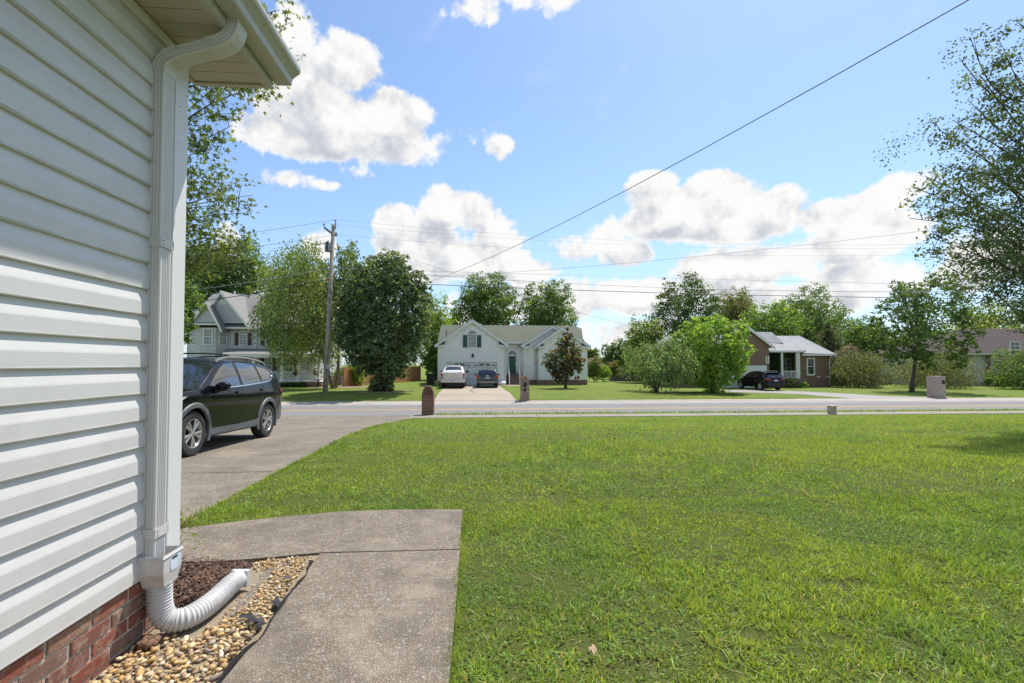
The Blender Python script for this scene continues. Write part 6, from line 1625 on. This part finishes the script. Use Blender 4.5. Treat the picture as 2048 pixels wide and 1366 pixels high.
def trunk(t, base, lobes, r0, mat='bark', multi=0, top=None, limbs=6, lean=0):
    m = MB(); base = np.array(base, float)
    cen = np.mean([c for c, r_ in lobes], 0) if top is None else np.array(top, float)
    z = cen[2]-base[2]
    stems = [(base, cen, r0)]
    for k in range(multi):
        a = 2*math.pi*k/multi+.7; o = np.array((math.cos(a), math.sin(a)*.6, 0)); stems.append((base+o*r0*1.1, base+o*z*.28+np.array((0, 0, z*.85)), r0*.5))
    for b_, e_, r_ in stems:
        n = 8; pts = [b_+np.array((0, 0, -.15))]; rs = [r_*1.35]
        for i in range(1, n+1):
            u = i/n; pts.append(b_+(e_-b_)*u+rng.normal(0, .02*z*.2, 3)*np.array((1, 1, 0))); rs.append(r_*(1.05-.75*u))
        m.tube(pts, rs, 8)
    ls = sorted(lobes, key=lambda l: l[0][2])
    for c, r_ in ls[:limbs]+ls[-limbs:]:
        c = np.array(c); u = rng.uniform(.3, .7); s_ = base+(cen-base)*u; mid = (s_+c)/2+np.array((0, 0, .1*z*rng.random()))
        m.tube(smooth_path([s_, mid, c], 4), np.linspace(r0*.42, r0*.07, 9), 6)
    return link('trunk', m.mesh('trunk', S[mat], True, ORG[t.name]), t)
def lobes_in(c, r_, n, k=.55, fill=.5, shape='oval'):
    """overlapping lobes that make up one uneven crown"""
    c = np.array(c, float); r_ = np.array(r_, float); out = [(c, r_*.62)]
    for i in range(n):
        z = 1-2*(i+.5)/n; a = i*2.39996+rng.uniform(-.4, .4); q = math.sqrt(max(0, 1-z*z)); d = np.array((q*math.cos(a), q*math.sin(a), z))
        f = 1.0
        if shape == 'cone': f = .95 if z < -.2 else max(.22, .9*(1-z)*.62)
        if shape == 'round': f = 1.0
        if shape == 'vase': f = .55 if z < -.4 else 1.0
        p = d*np.array((f, f, 1))*r_*k*rng.uniform(.9, 1.12)
        out.append((c+p, r_*fill*rng.uniform(.78, 1.12)*np.array((min(1, f+.12), min(1, f+.12), .9))))
    return out
def tree(name, label, box, Y, base_px, col, n=16000, size=.17, lob=14, shape='oval', r0=.2, spread=.16, cat='tree', group=None, mat='bark', multi=0, alt=None, altp=0, k=.6, fill=.46, droop=0., depth=.9, kk=.58, inner=.45, zb=None, squash=.75, amt=.28, limbs=6):
    x0, x1, y0, y1 = box; a = at((x0+x1)/2, (y0+y1)/2, Y); sc_ = np.linalg.norm(at(x1, 700, Y)-at(x0, 700, Y)); rx = sc_/2
    z1 = at((x0+x1)/2, y0, Y)[2]; z0 = at((x0+x1)/2, y1, Y)[2]
    bx = fx(base_px, Y); bz_ = float(H(bx, Y)) if zb is None else zb
    t = thing(name, label, cat, (bx, Y, bz_), group)
    c = np.array((a[0], Y, (z0+z1)/2)); r_ = np.array((rx, rx*depth, (z1-z0)/2))*1.08
    L = lobes_in(c, r_, lob, kk, fill, shape)
    grow(t, L, n, size, PAL[col] if isinstance(col, str) else col, spread, k, alt, altp, inner=inner, droop=droop, squash=squash, amt=amt)
    if r0: trunk(t, (bx, Y, bz_), L, r0, mat, multi, top=c+np.array((0, 0, r_[2]*.25)), limbs=limbs)
    return t
# --- the street side
tree('evergreen_tree', 'big dense dark green oval evergreen tree across the road', (681, 860, 514, 764), 36.0, 765, 'pear', 60000, .17, 64, 'oval', .17, .09, multi=5, k=.8, fill=.27, kk=.77, inner=.55, alt=(.13, .15, .09), altp=.14)
tree('birch_tree', 'airy light green birch tree in front of the grey house', (502, 700, 470, 735), 40.2, 668, (.082, .118, .036), 27000, .16, 18, 'oval', .17, .13, mat='bark_pale', fill=.36, kk=.66, droop=.55, inner=.25, alt=(.17, .18, .05), altp=.18, k=.3)
tree('birch_tree', 'slender light green birch rising behind the utility pole', (640, 742, 462, 660), 41.5, 672, 'olive', 6500, .17, 12, 'oval', .13, .12, mat='bark_pale', fill=.30, kk=.68, droop=.4, inner=.2, alt=(.15, .17, .05), altp=.2, k=.3)
tree('magnolia_tree', 'dark magnolia tree with brown leaf backs in front of the white house', (1086, 1180, 654, 768), 39.5, 1131, (.030, .048, .020), 4200, .20, 15, 'cone', .12, .14, alt=(.125, .068, .030), altp=.32, fill=.30, kk=.66, inner=.3, k=.2, squash=.9)
tree('willow_tree', 'grey-green willowy small tree on the lawn right of the white house', (1246, 1400, 668, 772), 36.6, 1312, 'sage', 12000, .15, 16, 'round', .15, .14, multi=2, fill=.36, kk=.62, droop=.32, k=.4, inner=.3)
tree('maple_tree', 'bright lime green maple tree in front of the brick house', (1342, 1498, 624, 784), 38.6, 1425, 'lime', 26000, .17, 30, 'oval', .14, .11, fill=.27, kk=.72, k=.5, inner=.45, alt=(.08, .15, .03), altp=.3)
tree('young_oak', 'dark green spiky young tree at the right beside the pale mailbox', (1760, 1928, 548, 742), 38.6, 1822, (.046, .078, .020), 17000, .18, 30, 'oval', .16, .11, mat='bark', fill=.25, kk=.80, inner=.15, k=.4, limbs=10)
# --- behind the houses
G1 = 'trees behind the houses'
tree('background_tree', 'tall round dark tree behind the white house roof, the left one', (914, 1040, 540, 690), 66, 977, 'mid', 17000, .26, 18, 'oval', .3, .13, group=G1, fill=.38, kk=.64, k=.7)
tree('background_tree', 'tall round dark tree behind the white house roof, the right one', (1036, 1158, 562, 700), 66, 1098, 'mid', 15000, .26, 18, 'oval', .3, .13, group=G1, fill=.38, kk=.64, k=.7)
tree('background_tree', 'yellow-green tree between the evergreen and the white house', (832, 906, 588, 745), 60, 868, 'bright', 9000, .24, 12, 'oval', .25, .15, group=G1, alt=PAL['yellow'], altp=.3)
tree('background_tree', 'small yellow-green tree just left of the white house roof', (884, 930, 615, 740), 63, 905, 'bright', 5000, .24, 9, 'oval', .2, .15, group=G1, alt=PAL['yellow'], altp=.3)
tree('background_tree', 'green tree in the gap behind the white house left wall', (846, 900, 680, 760), 59, 873, 'mid', 5000, .24, 9, 'oval', .2, .15, group=G1)
tree('background_tree', 'tall dark tree with open crown behind the lime green maple', (1302, 1436, 546, 720), 68, 1370, 'dark', 12000, .28, 18, 'oval', .3, .13, group=G1, fill=.33, kk=.68, inner=.25)
tree('background_tree', 'brownish tree top right of the tallest dark tree', (1424, 1508, 574, 690), 74, 1468, 'olive', 7000, .28, 12, 'oval', .3, .14, group=G1, alt=PAL['brown'], altp=.45)
tree('background_tree', 'fresh green tree right behind the brick gable', (1488, 1602, 598, 720), 60, 1545, 'bright', 12000, .24, 14, 'round', .3, .14, group=G1, alt=PAL['mid'], altp=.4)
tree('background_tree', 'tall dark green tree behind the brick house chimney side', (1548, 1672, 574, 720), 70, 1610, 'mid', 13000, .27, 16, 'oval', .3, .13, group=G1, fill=.36, kk=.66)
tree('background_tree', 'dark cone shaped cedar right of the brick house', (1622, 1692, 628, 772), 56, 1658, 'cedar', 10000, .2, 14, 'cone', .2, .13, group=G1)
tree('background_tree', 'green tree behind the weeping shrubs', (1684, 1778, 625, 760), 62, 1730, 'mid', 10000, .24, 12, 'oval', .25, .14, group=G1)
tree('background_tree', 'green tree with yellowing top left of the lime maple', (1248, 1336, 622, 760), 60, 1292, 'mid', 9000, .24, 13, 'oval', .25, .14, group=G1, alt=PAL['yellow'], altp=.22)
tree('background_tree', 'dark rounded tree above the grey fence', (1200, 1262, 678, 748), 72, 1232, 'dark', 5000, .26, 9, 'round', .2, .15, group=G1, alt=PAL['bright'], altp=.25)
tree('background_tree', 'hazy distant tree just right of the white house', (1168, 1200, 690, 735), 110, 1184, 'mid', 2500, .4, 7, 'round', .3, .16, group=G1)
tree('background_tree', 'tall tree behind the grey house roof, left part', (330, 460, 480, 640), 64, 400, 'mid', 13000, .27, 14, 'oval', .3, .14, group=G1)
tree('background_tree', 'tall tree behind the grey house roof, right part', (420, 545, 470, 650), 66, 490, 'mid', 13000, .27, 14, 'oval', .3, .14, group=G1)
tree('background_tree', 'green tree behind the birch and grey house', (530, 690, 560, 730), 66, 610, 'mid', 10000, .28, 14, 'oval', .3, .14, group=G1)
tree('background_tree', 'green tree filling the gap behind the evergreen trunk', (680, 850, 610, 760), 64, 770, 'mid', 10000, .27, 12, 'oval', .3, .14, group=G1)
tree('background_tree', 'yellow-green trees behind the cream house, left part', (1900, 2010, 610, 730), 72, 1950, 'yellow', 7000, .28, 12, 'round', .3, .15, group=G1, alt=PAL['mid'], altp=.4)
tree('background_tree', 'green tree behind the cream house, right part', (1985, 2140, 590, 730), 74, 2060, 'mid', 9000, .28, 13, 'round', .3, .15, group=G1, alt=PAL['yellow'], altp=.2)
tree('background_tree', 'bright green tree behind the pale tree at the right', (1780, 1900, 650, 740), 66, 1840, 'bright', 6000, .26, 11, 'round', .25, .15, group=G1)
tree('background_tree', 'green tree filling the treeline behind the brick gable', (1400, 1530, 592, 700), 82, 1465, 'mid', 8000, .3, 12, 'round', .3, .14, group=G1)
tree('background_tree', 'green tree in the treeline behind the cedar, further back', (1590, 1726, 612, 740), 78, 1660, 'mid', 9000, .3, 13, 'round', .3, .14, group=G1)
tree('background_tree', 'dark green tree low in the treeline left of the young tree', (1690, 1800, 640, 755), 80, 1745, 'dark', 8000, .3, 12, 'round', .3, .14, group=G1)
tree('background_tree', 'dark green tree low behind the willowy tree', (1232, 1330, 668, 755), 82, 1280, 'dark', 6000, .3, 11, 'round', .3, .14, group=G1)
tree('roadside_maple', 'dense mid green maple left of the grey house, seen over the car', (262, 391, 510, 712), 33, 320, (.062, .105, .022), 16000, .19, 20, 'oval', .2, .10, fill=.36, kk=.64, k=.8)
# --- shrubs
def shrub(name, label, box, Y, col, n, size=.12, group=None, **kw):
    return tree(name, label, box, Y, (box[0]+box[1])/2, col, n, size, kw.pop('lob', 9), kw.pop('shape', 'round'), kw.pop('r0', .04), kw.pop('spread', .2), 'shrub', group, **kw)
G2 = 'low shrubs and hedges'
shrub('hedge_shrub', 'clipped boxwood in front of the porch, the left one', (566, 590, 764, 776), 43.2, 'dark', 1800, .09, G2)
shrub('hedge_shrub', 'clipped boxwood in front of the porch, the right one', (588, 611, 764, 776), 43.2, 'dark', 1800, .09, G2)
shrub('hedge_shrub', 'low hedge at the foot of the grey house, beside the car', (556, 572, 766, 776), 43.3, 'dark', 1200, .09, G2)
shrub('garden_shrub', 'yellow-green shrub between the grey house and the round evergreen', (690, 735, 722, 768), 45, 'bright', 3500, .14, G2, alt=PAL['yellow'], altp=.3)
shrub('garden_shrub', 'dark shrub beside the air conditioner', (660, 700, 735, 770), 48.5, 'mid', 2500, .14, G2)
shrub('sucker_shoots', 'leafy shoots at the foot of the round evergreen, left side', (735, 760, 766, 786), 35.6, 'mid', 900, .12, G2, spread=.3)
shrub('sucker_shoots', 'leafy shoots at the foot of the round evergreen, right side', (770, 790, 762, 785), 35.6, 'mid', 900, .12, G2, spread=.3)
shrub('garden_shrub', 'green shrub right of the white house wall', (1172, 1204, 712, 762), 57, 'mid', 3500, .15, G2, alt=(.22, .10, .03), altp=.08)
shrub('garden_shrub', 'yellow-green shrub before the red roofed house', (1190, 1222, 728, 762), 60, 'lime', 3000, .15, G2)
shrub('garden_shrub', 'dull pink-brown shrub by the grey fence', (1214, 1244, 722, 756), 63, 'brown', 2500, .15, G2, alt=PAL['mid'], altp=.5)
shrub('conifer_shrub', 'narrow dark conifer in front of the red roof', (1198, 1208, 722, 745), 70, 'cedar', 1500, .15, G2, shape='cone')
shrub('weeping_shrub', 'pale olive weeping shrub right of the brick house', (1662, 1770, 700, 780), 46, (.072, .082, .044), 9000, .15, G2, droop=.35, lob=12, spread=.2)
shrub('weeping_shrub', 'pale olive weeping shrub before the cream house', (1800, 1936, 698, 780), 45, (.072, .082, .044), 9000, .15, G2, droop=.35, lob=12, spread=.2)
shrub('weeping_shrub', 'pinkish grey shrub behind the brick house corner', (1668, 1720, 690, 745), 52, (.085, .07, .052), 3500, .15, G2, spread=.2)
shrub('garden_shrub', 'yellow-green shrub against the brick house corner', (1658, 1690, 728, 776), 47.2, 'lime', 2500, .14, G2)
shrub('garden_shrub', 'green shrub at the foot of the tan brick wall', (1974, 2022, 742, 778), 47, 'mid', 3500, .15, G2)
shrub('garden_shrub', 'green leafy shrub at the right edge beside the cream house', (2000, 2100, 690, 790), 42, 'mid', 7000, .16, G2, r0=.06)
shrub('garden_shrub', 'dark shrub under the brick house porch rail', (1566, 1596, 754, 774), 45.4, 'dark', 1500, .11, G2)
shrub('garden_shrub', 'pale leafy plant at the foot of the brick house wall', (1596, 1616, 764, 776), 45.8, 'lime', 800, .12, G2)
# climbing ivy on the porch wall
t = thing('climbing_ivy', 'dark green ivy covering the brick porch wall', 'ivy', (fx(1550, Yb), Yb+.9, ZR))
n_ = 2600; P = np.stack([rng.uniform(fx(1540, Yb+.9), fx(1564, Yb+.9), n_), Yb+.95-np.abs(rng.normal(0, .07, n_)), rng.uniform(pfz, bz(706, Yb, 1550), n_)], 1)
link('leaves', leaf_mesh('leaves', P, .13, tint((.022, .05, .018), rng.integers(0, 60, n_), 60), np.tile((0, -1., .3), (n_, 1)), 1.0, org=ORG[t.name]), t)
P2 = P[:900].copy(); P2[:, 0] += fx(1582, Yb)-fx(1552, Yb); link('leaves', leaf_mesh('leaves', P2, .12, tint((.03, .06, .02), rng.integers(0, 60, 900), 60), np.tile((0, -1., .3), (900, 1)), 1.0, org=ORG[t.name]), t)

# --- near trees whose limbs reach into the picture
def limb_tree(name, label, base, htop, limbs, col, leaf, per, r0, twig=9, star=True, alt=None, altp=0, trunkmat='bark', spread=.34, amt=.22, crown_extra=None):
    base = np.array(base, float); t = thing(name, label, 'tree', tuple(base)); top = base+np.array((0, 0, htop))
    m = MB().tube([base+np.array((0, 0, -.2)), base*.6+top*.4, top], [r0*1.3, r0, r0*.35], 12)
    P, ci, out = [], [], []; nc = 0
    for (tip, sag) in limbs:
        tip = np.array(tip, float); u = np.clip((tip[2]-base[2])/htop*.75-.05, .2, .92); s_ = base*(1-u)+top*u
        L = np.linalg.norm(tip-s_); jj = rng.normal(0, .035*L, (2, 3))*np.array((1, 1, .8)); path = smooth_path([s_, s_*.66+tip*.34+np.array((0, 0, sag))+jj[0], s_*.33+tip*.67+np.array((0, 0, sag*.8))+jj[1], tip], 8); m.tube(path, np.linspace(r0*.11, .006, len(path)), 6)
        d = (tip-s_)/L
        for k in range(int(twig*max(1, L/4))):
            v = rng.uniform(.30, 1.0)**.8; p = path[int(v*(len(path)-1))]
            side = np.cross(d, (0, 0, 1.)); side /= np.linalg.norm(side)+1e-9
            q = p+side*rng.normal(0, .55)*(1.15-v)*.95+d*rng.uniform(-.25, .22)+np.array((0, 0, rng.normal(-.05, .26)))
            if k < 20: m.tube([p, (p+q)/2+np.array((0, 0, .04)), q], [.012, .007, .003], 4)
            n = int(per*rng.uniform(.6, 1.4)); o = rng.normal(0, 1, (n, 3))*np.array((spread, spread, spread*.38))
            P.append(q+o); ci.append(np.full(n, nc)); nc += 1
    if crown_extra:
        c, r_, n = crown_extra; d_ = rng.normal(0, 1, (n, 3)); d_ /= np.linalg.norm(d_, axis=1)[:, None]; cc = np.array(c)+d_*np.array(r_)*rng.random((n, 1))**.4
        for q in cc:
            o = rng.normal(0, 1, (per, 3))*spread*1.2; P.append(q+o); ci.append(np.full(per, nc)); nc += 1
    P = np.concatenate(P); ci = np.concatenate(ci)
    cols = tint(col, ci, nc, amt, .2, alt, altp)
    link('crown', leaf_mesh('crown', P, leaf*np.exp(rng.normal(0, .22, len(P))), cols, None, .55, star, org=ORG[t.name]), t)
    link('trunk', m.mesh('trunk', S[trunkmat], True, ORG[t.name]), t)
    return t
def tips(L, Y): return [(at(px, py, Y+dy), sg) for (px, py, dy, sg) in L]
mb = (-12.2, 15.0, float(H(-12, 15)))
LT = [(586, 44, -1.5, .6), (560, 20, .5, .7), (585, 95, .3, .5), (540, 168, -.5, .5), (505, 172, .6, .5), (440, 165, .2, .4), (466, 250, 0, .45), (430, 215, .8, .4), (420, 300, -.3, .4), (395, 250, .3, .4), (415, 345, .4, .4), (385, 330, -.2, .3),
      (505, 390, .0, .55), (470, 375, .7, .5), (500, 425, .3, .4), (440, 410, -.5, .4), (400, 400, .5, .3), (380, 440, .2, .2), (520, 500, .3, .6), (490, 480, .9, .5), (470, 520, .0, .4), (450, 470, .5, .4), (420, 500, .8, .3), (505, 530, .8, .3), (440, 525, .4, .2), (390, 505, 0, .2),
      (380, 190, .4, .3), (370, 290, .6, .3), (340, 100, 0, .3), (300, 250, 0, .3), (250, 400, 0, .3), (480, -60, 0, .5), (560, -90, .5, .5), (420, -30, 0, .5), (300, -100, 0, .5)]
limb_tree('sweetgum_tree', 'large star-leaved tree with long limbs beyond the corner of the near house', mb, 12.0, tips(LT, 13.4), (.066, .090, .026), .15, 18, .34, 11, True, spread=.23, crown_extra=((-13.8, 16, 8.5), (3.6, 4, 4.5), 200))
rb = (16.2, 11.2, float(H(16, 11)))
RTL = [(1822, 372, 0, .25), (1850, 352, .5, .3), (1818, 436, .3, .3), (1850, 470, -.3, .3), (1875, 258, .2, .3), (1905, 240, -.4, .3), (1918, 116, .3, .35), (1940, 75, -.2, .4), (1935, 200, .6, .3), (1960, 150, .0, .3), (2030, 40, .4, .4), (2010, 110, -.3, .3),
       (1875, 522, .4, .25), (1905, 505, -.2, .25), (1880, 415, .8, .3), (1890, 330, -.5, .3), (1930, 300, .4, .3), (1920, 380, -.3, .25), (1940, 450, .5, .25), (1935, 545, .0, .2), (1965, 590, .5, .2), (1975, 500, -.4, .2), (1980, 420, .4, .2), (1975, 340, -.2, .25), (1985, 250, .3, .25), (2000, 560, .2, .2), (2015, 610, .6, .15), (2020, 470, 0, .2), (2030, 380, .5, .2), (2035, 290, -.3, .2), (2030, 200, .3, .2), (2040, 640, .3, .1), (2045, 530, -.5, .15), (2060, 440, .2, .2), (2070, 330, .1, .2), (2070, 150, .2, .3), (2060, 600, 0, .1), (2090, 560, .4, .1), (2080, 240, -.2, .2)]
limb_tree('oak_tree', 'dark green oak branches reaching in from the right edge', rb, 11.5, tips(RTL, 9.6), (.044, .064, .027), .064, 62, .3, 8, False, spread=.155, crown_extra=((16.4, 11.4, 7.5), (4.5, 4.5, 4.5), 160))
# ------------------------------------------------------------------ grass
def blades(name, x, y, h_, wd, cols, lean, mat='grass'):
    n = len(x); z = H(x, y)+np.where(y < 20, .02*np.sin(x*.9+y*.5)*np.sin(y*.7-.4*x)*sstep(y, 5, 9)*(1-sstep(y, 17, 20)), 0)-.004
    a = rng.uniform(0, 2*np.pi, n); b = rng.uniform(0, 2*np.pi, n); l = np.abs(rng.normal(0, lean, n))*h_
    px_, py_ = np.cos(a)*wd*.5, np.sin(a)*wd*.5; lx, ly = np.cos(b)*l, np.sin(b)*l
    hz_ = h_*np.clip(1-.35*(l/h_)**2, .35, 1)
    V = np.zeros((n, 5, 3))
    V[:, 0] = np.stack([x-px_, y-py_, z], 1); V[:, 1] = np.stack([x+px_, y+py_, z], 1)
    V[:, 2] = np.stack([x-px_*.85+lx*.35, y-py_*.85+ly*.35, z+hz_*.62], 1); V[:, 3] = np.stack([x+px_*.85+lx*.35, y+py_*.85+ly*.35, z+hz_*.62], 1)
    V[:, 4] = np.stack([x+lx, y+ly, z+hz_], 1)
    T = np.array([(0, 1, 3), (0, 3, 2), (2, 3, 4)]); T = (T[None]+(np.arange(n)*5)[:, None, None]).reshape(-1, 3)
    o = link(name, np_mesh(name, V.reshape(-1, 3), T, S[mat], False, np.repeat(cols, 5, 0)), None, 'stuff')
    return o
def vnoise(x, y, s, seed):
    """smooth value noise"""
    r = np.random.default_rng(seed).random((64, 64)); u, v = x*s+100, y*s+100; i, j = np.floor(u).astype(int), np.floor(v).astype(int); fu, fv = u-i, v-j
    fu, fv = fu*fu*(3-2*fu), fv*fv*(3-2*fv); g = lambda a, b: r[a % 64, b % 64]
    return (g(i, j)*(1-fu)+g(i+1, j)*fu)*(1-fv)+(g(i, j+1)*(1-fu)+g(i+1, j+1)*fu)*fv
WALL_POLY = WALK_A[:1]+WALK_A[1:]
def on_lawn(x, y, pad=0.0):
    k = ~in_poly(WALK_A, x+pad*np.sin(x*60), y+pad*np.cos(y*70)) & ~in_poly(WALK_B, x+pad, y) & ~((x < -1.08) & (y < 3.42)) & ~in_poly(DRV, x-pad, y) & (x > -9.0)
    edge = -.115
    k &= ~((x < edge) & (y < 3.5)) & ~((y > 20.09) & (y < 21.29)) & (y < 21.83)
    k &= ~((x < -2.3) & (y < 4.2))
    return k
def lawn_cols(x, y, lush=1.0):
    a = vnoise(x, y, .9, 1); b = vnoise(x, y, 3.2, 2); c = vnoise(x, y, 9, 3); d = vnoise(x, y, .35, 9)
    base = np.array((.245, .36, .068)); n = len(x)
    col = np.tile(base, (n, 1))*np.exp(.35*(b-.5)+.6*(c-.5)+.5*(vnoise(x, y, 21, 33)-.5))[:, None]
    yl = np.clip((a*.6+d*.6-.42)*1.5, 0, 1)[:, None]; col = col*(1-yl)+np.array((.34, .44, .075))*yl
    bl = np.clip((vnoise(x, y, 1.4, 5)-.62)*3.0, 0, 1)[:, None]*.8; col = col*(1-bl)+np.array((.18, .30, .095))*bl
    dry = (rng.random(n) < .035+.14*np.clip((vnoise(x, y, 1.8, 7)-.55)*3, 0, 1))
    col[dry] = np.array((.42, .345, .18))*np.exp(rng.normal(0, .2, dry.sum()))[:, None]
    return np.clip(col*np.exp(rng.normal(0, .22, n))[:, None], .004, .5)
def scatter(n, y0, y1, dens_pow=1.0):
    y = y0+(y1-y0)*rng.random(n)**dens_pow
    x = -.95*y*.75-.3+(1.25*y+1.6+.95*y*.75+.3)*rng.random(n)
    return x, y
SPOTS = []
for i, (px, py, rx_, ry_) in enumerate(((1268, 1338, .13, .06), (1236, 1212, .09, .045), (1508, 1272, .11, .05), (1432, 1118, .10, .05), (1030, 1295, .06, .04), (1700, 1170, .14, .07), (960, 1150, .07, .10))):
    p = onz(px, py, 0); SPOTS.append((p[0], p[1], rx_, ry_))
# close lawn: fine blades, sparser where the soil shows through
def make_zone(name, n, y0, y1, h0, w0, lean, p=1.0):
    x, y = scatter(n, y0, y1, p); k = on_lawn(x, y, .012*(y < 6)) ; x, y = x[k], y[k]
    bare_ = np.clip((vnoise(x, y, 2.1, 11)-.64)*6, 0, 1)*np.clip((6-y)/3, 0, 1)
    cl = vnoise(x, y, 13, 31)*.6+vnoise(x, y, 29, 32)*.4; gap = np.clip((.47-cl)*6, 0, .9)*np.clip((9-y)/4, .25, 1)
    k = rng.random(len(x)) > np.maximum(bare_*.85, gap); x, y = x[k], y[k]
    for (bx_, by_, rx_, ry_) in SPOTS:
        q = ((x-bx_)/rx_)**2+((y-by_)/ry_)**2; k = (rng.random(len(x)) > .65*np.clip(1.5-q, 0, 1)); x, y = x[k], y[k]
    tuft = .62+.75*vnoise(x, y, 5, 4)*vnoise(x, y, 1.1, 6)*1.6
    hh = h0*tuft*np.exp(rng.normal(0, .25, len(x)))
    cols = lawn_cols(x, y)
    for (bx_, by_, rx_, ry_) in SPOTS:      # worn spots: short dead thatch
        q = ((x-bx_)/rx_)**2+((y-by_)/ry_)**2; k = rng.random(len(x)) < .75*np.clip(1.4-q, 0, 1)
        cols[k] = np.array((.20, .145, .085))*np.exp(rng.normal(0, .25, k.sum()))[:, None]; hh[k] *= .55
    o = blades(name, x, y, hh, w0*np.exp(rng.normal(0, .25, len(x))), cols, lean)
    return o
g1 = make_zone('near_grass', 190000, 1.75, 4.6, .040, .0062, 1.15, .8)
g2 = make_zone('middle_grass', 130000, 4.6, 9.5, .040, .0095, 1.1, .85)
g3 = make_zone('far_grass', 90000, 9.5, 21.84, .040, .017, .9, .9)
finish(g1, 'short green lawn grass in the foreground beside the walkway', 'grass'); finish(g2, 'short green lawn grass in the middle of the near lawn', 'grass'); finish(g3, 'mown lawn grass along the sidewalk', 'grass')
# broad-leaved clover and weeds among the grass
n = 16000; x, y = scatter(n, 1.75, 5.5, .8); k = on_lawn(x, y, .012) & (vnoise(x, y, 1.3, 21) > .42); x, y = x[k], y[k]; n = len(x)
P = np.stack([x, y, H(x, y)+rng.uniform(.012, .035, n)], 1)
c = np.array((.15, .28, .045))*np.exp(rng.normal(0, .25, n))[:, None]
o = link('clover', leaf_mesh('clover', P, rng.uniform(.010, .024, n), c, np.tile((0, 0, 1.), (n, 1)), 1.4, aspect=.42, mat='grass'), None, 'stuff')
finish(o, 'broad-leaved clover and weeds in the foreground lawn', 'clover')
# blades leaning over the walkway edge
n = 3600; y = rng.uniform(1.8, 4.36, n); x = -.118+np.abs(rng.normal(0, .03, n))-.03*vnoise(y*0+1, y, 6, 41)
c = lawn_cols(x, y)*.9
g4 = blades('edge_grass', x, y, .035*np.exp(rng.normal(0, .3, n)), np.full(n, .004), c, 1.1); finish(g4, 'grass fringe hanging over the right edge of the walkway', 'grass')
n = 1800; x = rng.uniform(-2.45, -.14, n); y = np.interp(x, [-2.46, -2.26, -2.09, -1.7, -1.23, -.7, -.14], [3.99, 4.06, 4.13, 4.26, 4.375, 4.40, 4.355])+np.abs(rng.normal(0, .03, n))+.0
k = x > -2.42; g5 = blades('edge_grass', x[k], y[k], .04*np.exp(rng.normal(0, .3, k.sum())), np.full(k.sum(), .0045), lawn_cols(x[k], y[k]), 1.0); finish(g5, 'grass fringe along the far edge of the walkway', 'grass')
n = 2600; y = rng.uniform(4.1, 17, n); x = np.interp(y, [2.9, 5, 7, 9.5, 13, 17], [-2.47, -2.47, -2.62, -2.78, -3.0, -3.15])+np.abs(rng.normal(0, .04, n))
g6 = blades('edge_grass', x, y, .05*np.exp(rng.normal(0, .3, n)), .004+.0007*y, lawn_cols(x, y), .9); finish(g6, 'grass fringe along the edge of the near driveway', 'grass')
n = 9000; x = rng.uniform(-1.9, 40, n); y = rng.uniform(21.3, 21.84, n)
g7 = blades('edge_grass', x, y, .10*np.exp(rng.normal(0, .3, n)), np.full(n, .022), lawn_cols(x, y), .5); finish(g7, 'narrow grass strip between sidewalk and road', 'grass')
n = 9000; x = rng.uniform(-16, 45, n); y = 30.87+np.abs(rng.normal(0, .12, n)); k = ~((x > -3.6) & (x < 2.6)) & ~((x > 21.5) & (x < 33)); x, y = x[k], y[k]
g8 = blades('edge_grass', x, y, .07*np.exp(rng.normal(0, .3, len(x))), np.full(len(x), .03), lawn_cols(x, y), .6); finish(g8, 'ragged grass edge along the far curb', 'grass')
# weed shoots by the house corner
t = thing('weed', 'yellow-green weed at the house corner beside the driveway', 'plant', (-2.36, 3.9, .02))
m = MB()
for k in range(7):
    a = rng.uniform(0, 6.28); L = rng.uniform(.08, .2); p0 = np.array((-2.36, 4.02, .02))+rng.normal(0, .02, 3)*np.array((1, 1, 0)); d = np.array((math.cos(a), math.sin(a), 0))
    pts = smooth_path([p0, p0+d*L*.4+np.array((0, 0, L*.7)), p0+d*L+np.array((0, 0, L*.55))], 4); m.tube(pts, np.linspace(.004, .001, len(pts)), 4)
m.build('stem', simple('weed_stem', (.20, .16, .05), .8), t)
n = 40; P = np.array((-2.36, 4.02, .09))+rng.normal(0, .05, (n, 3)); link('leaves', leaf_mesh('leaves', P, .035, np.tile((.25, .28, .05), (n, 1)), None, .5, org=ORG[t.name]), t)
t = thing('weed', 'thin green weed arching out of the mulch at the corner post', 'plant', (-1.95, 3.3, .02))
m = MB(); base = np.array((-2.0, 3.3, .02))
for (dx_, dy_, hh) in ((.10, .05, .2), (.16, -.02, .17), (-.05, .05, .15)):
    m.tube(smooth_path([base, base+np.array((dx_*.5, dy_*.5, hh)), base+np.array((dx_*1.4, dy_*1.4, hh*.8))], 5), np.linspace(.003, .001, 11), 4)
m.build('stem', simple('green_stem', (.16, .26, .04), .7), t)
n = 14; P = base+np.stack([rng.uniform(-.05, .2, n), rng.uniform(-.03, .06, n), rng.uniform(.1, .2, n)], 1); link('leaves', leaf_mesh('leaves', P, .04, np.tile((.17, .28, .03), (n, 1)), None, .5, org=ORG[t.name], aspect=.15), t)
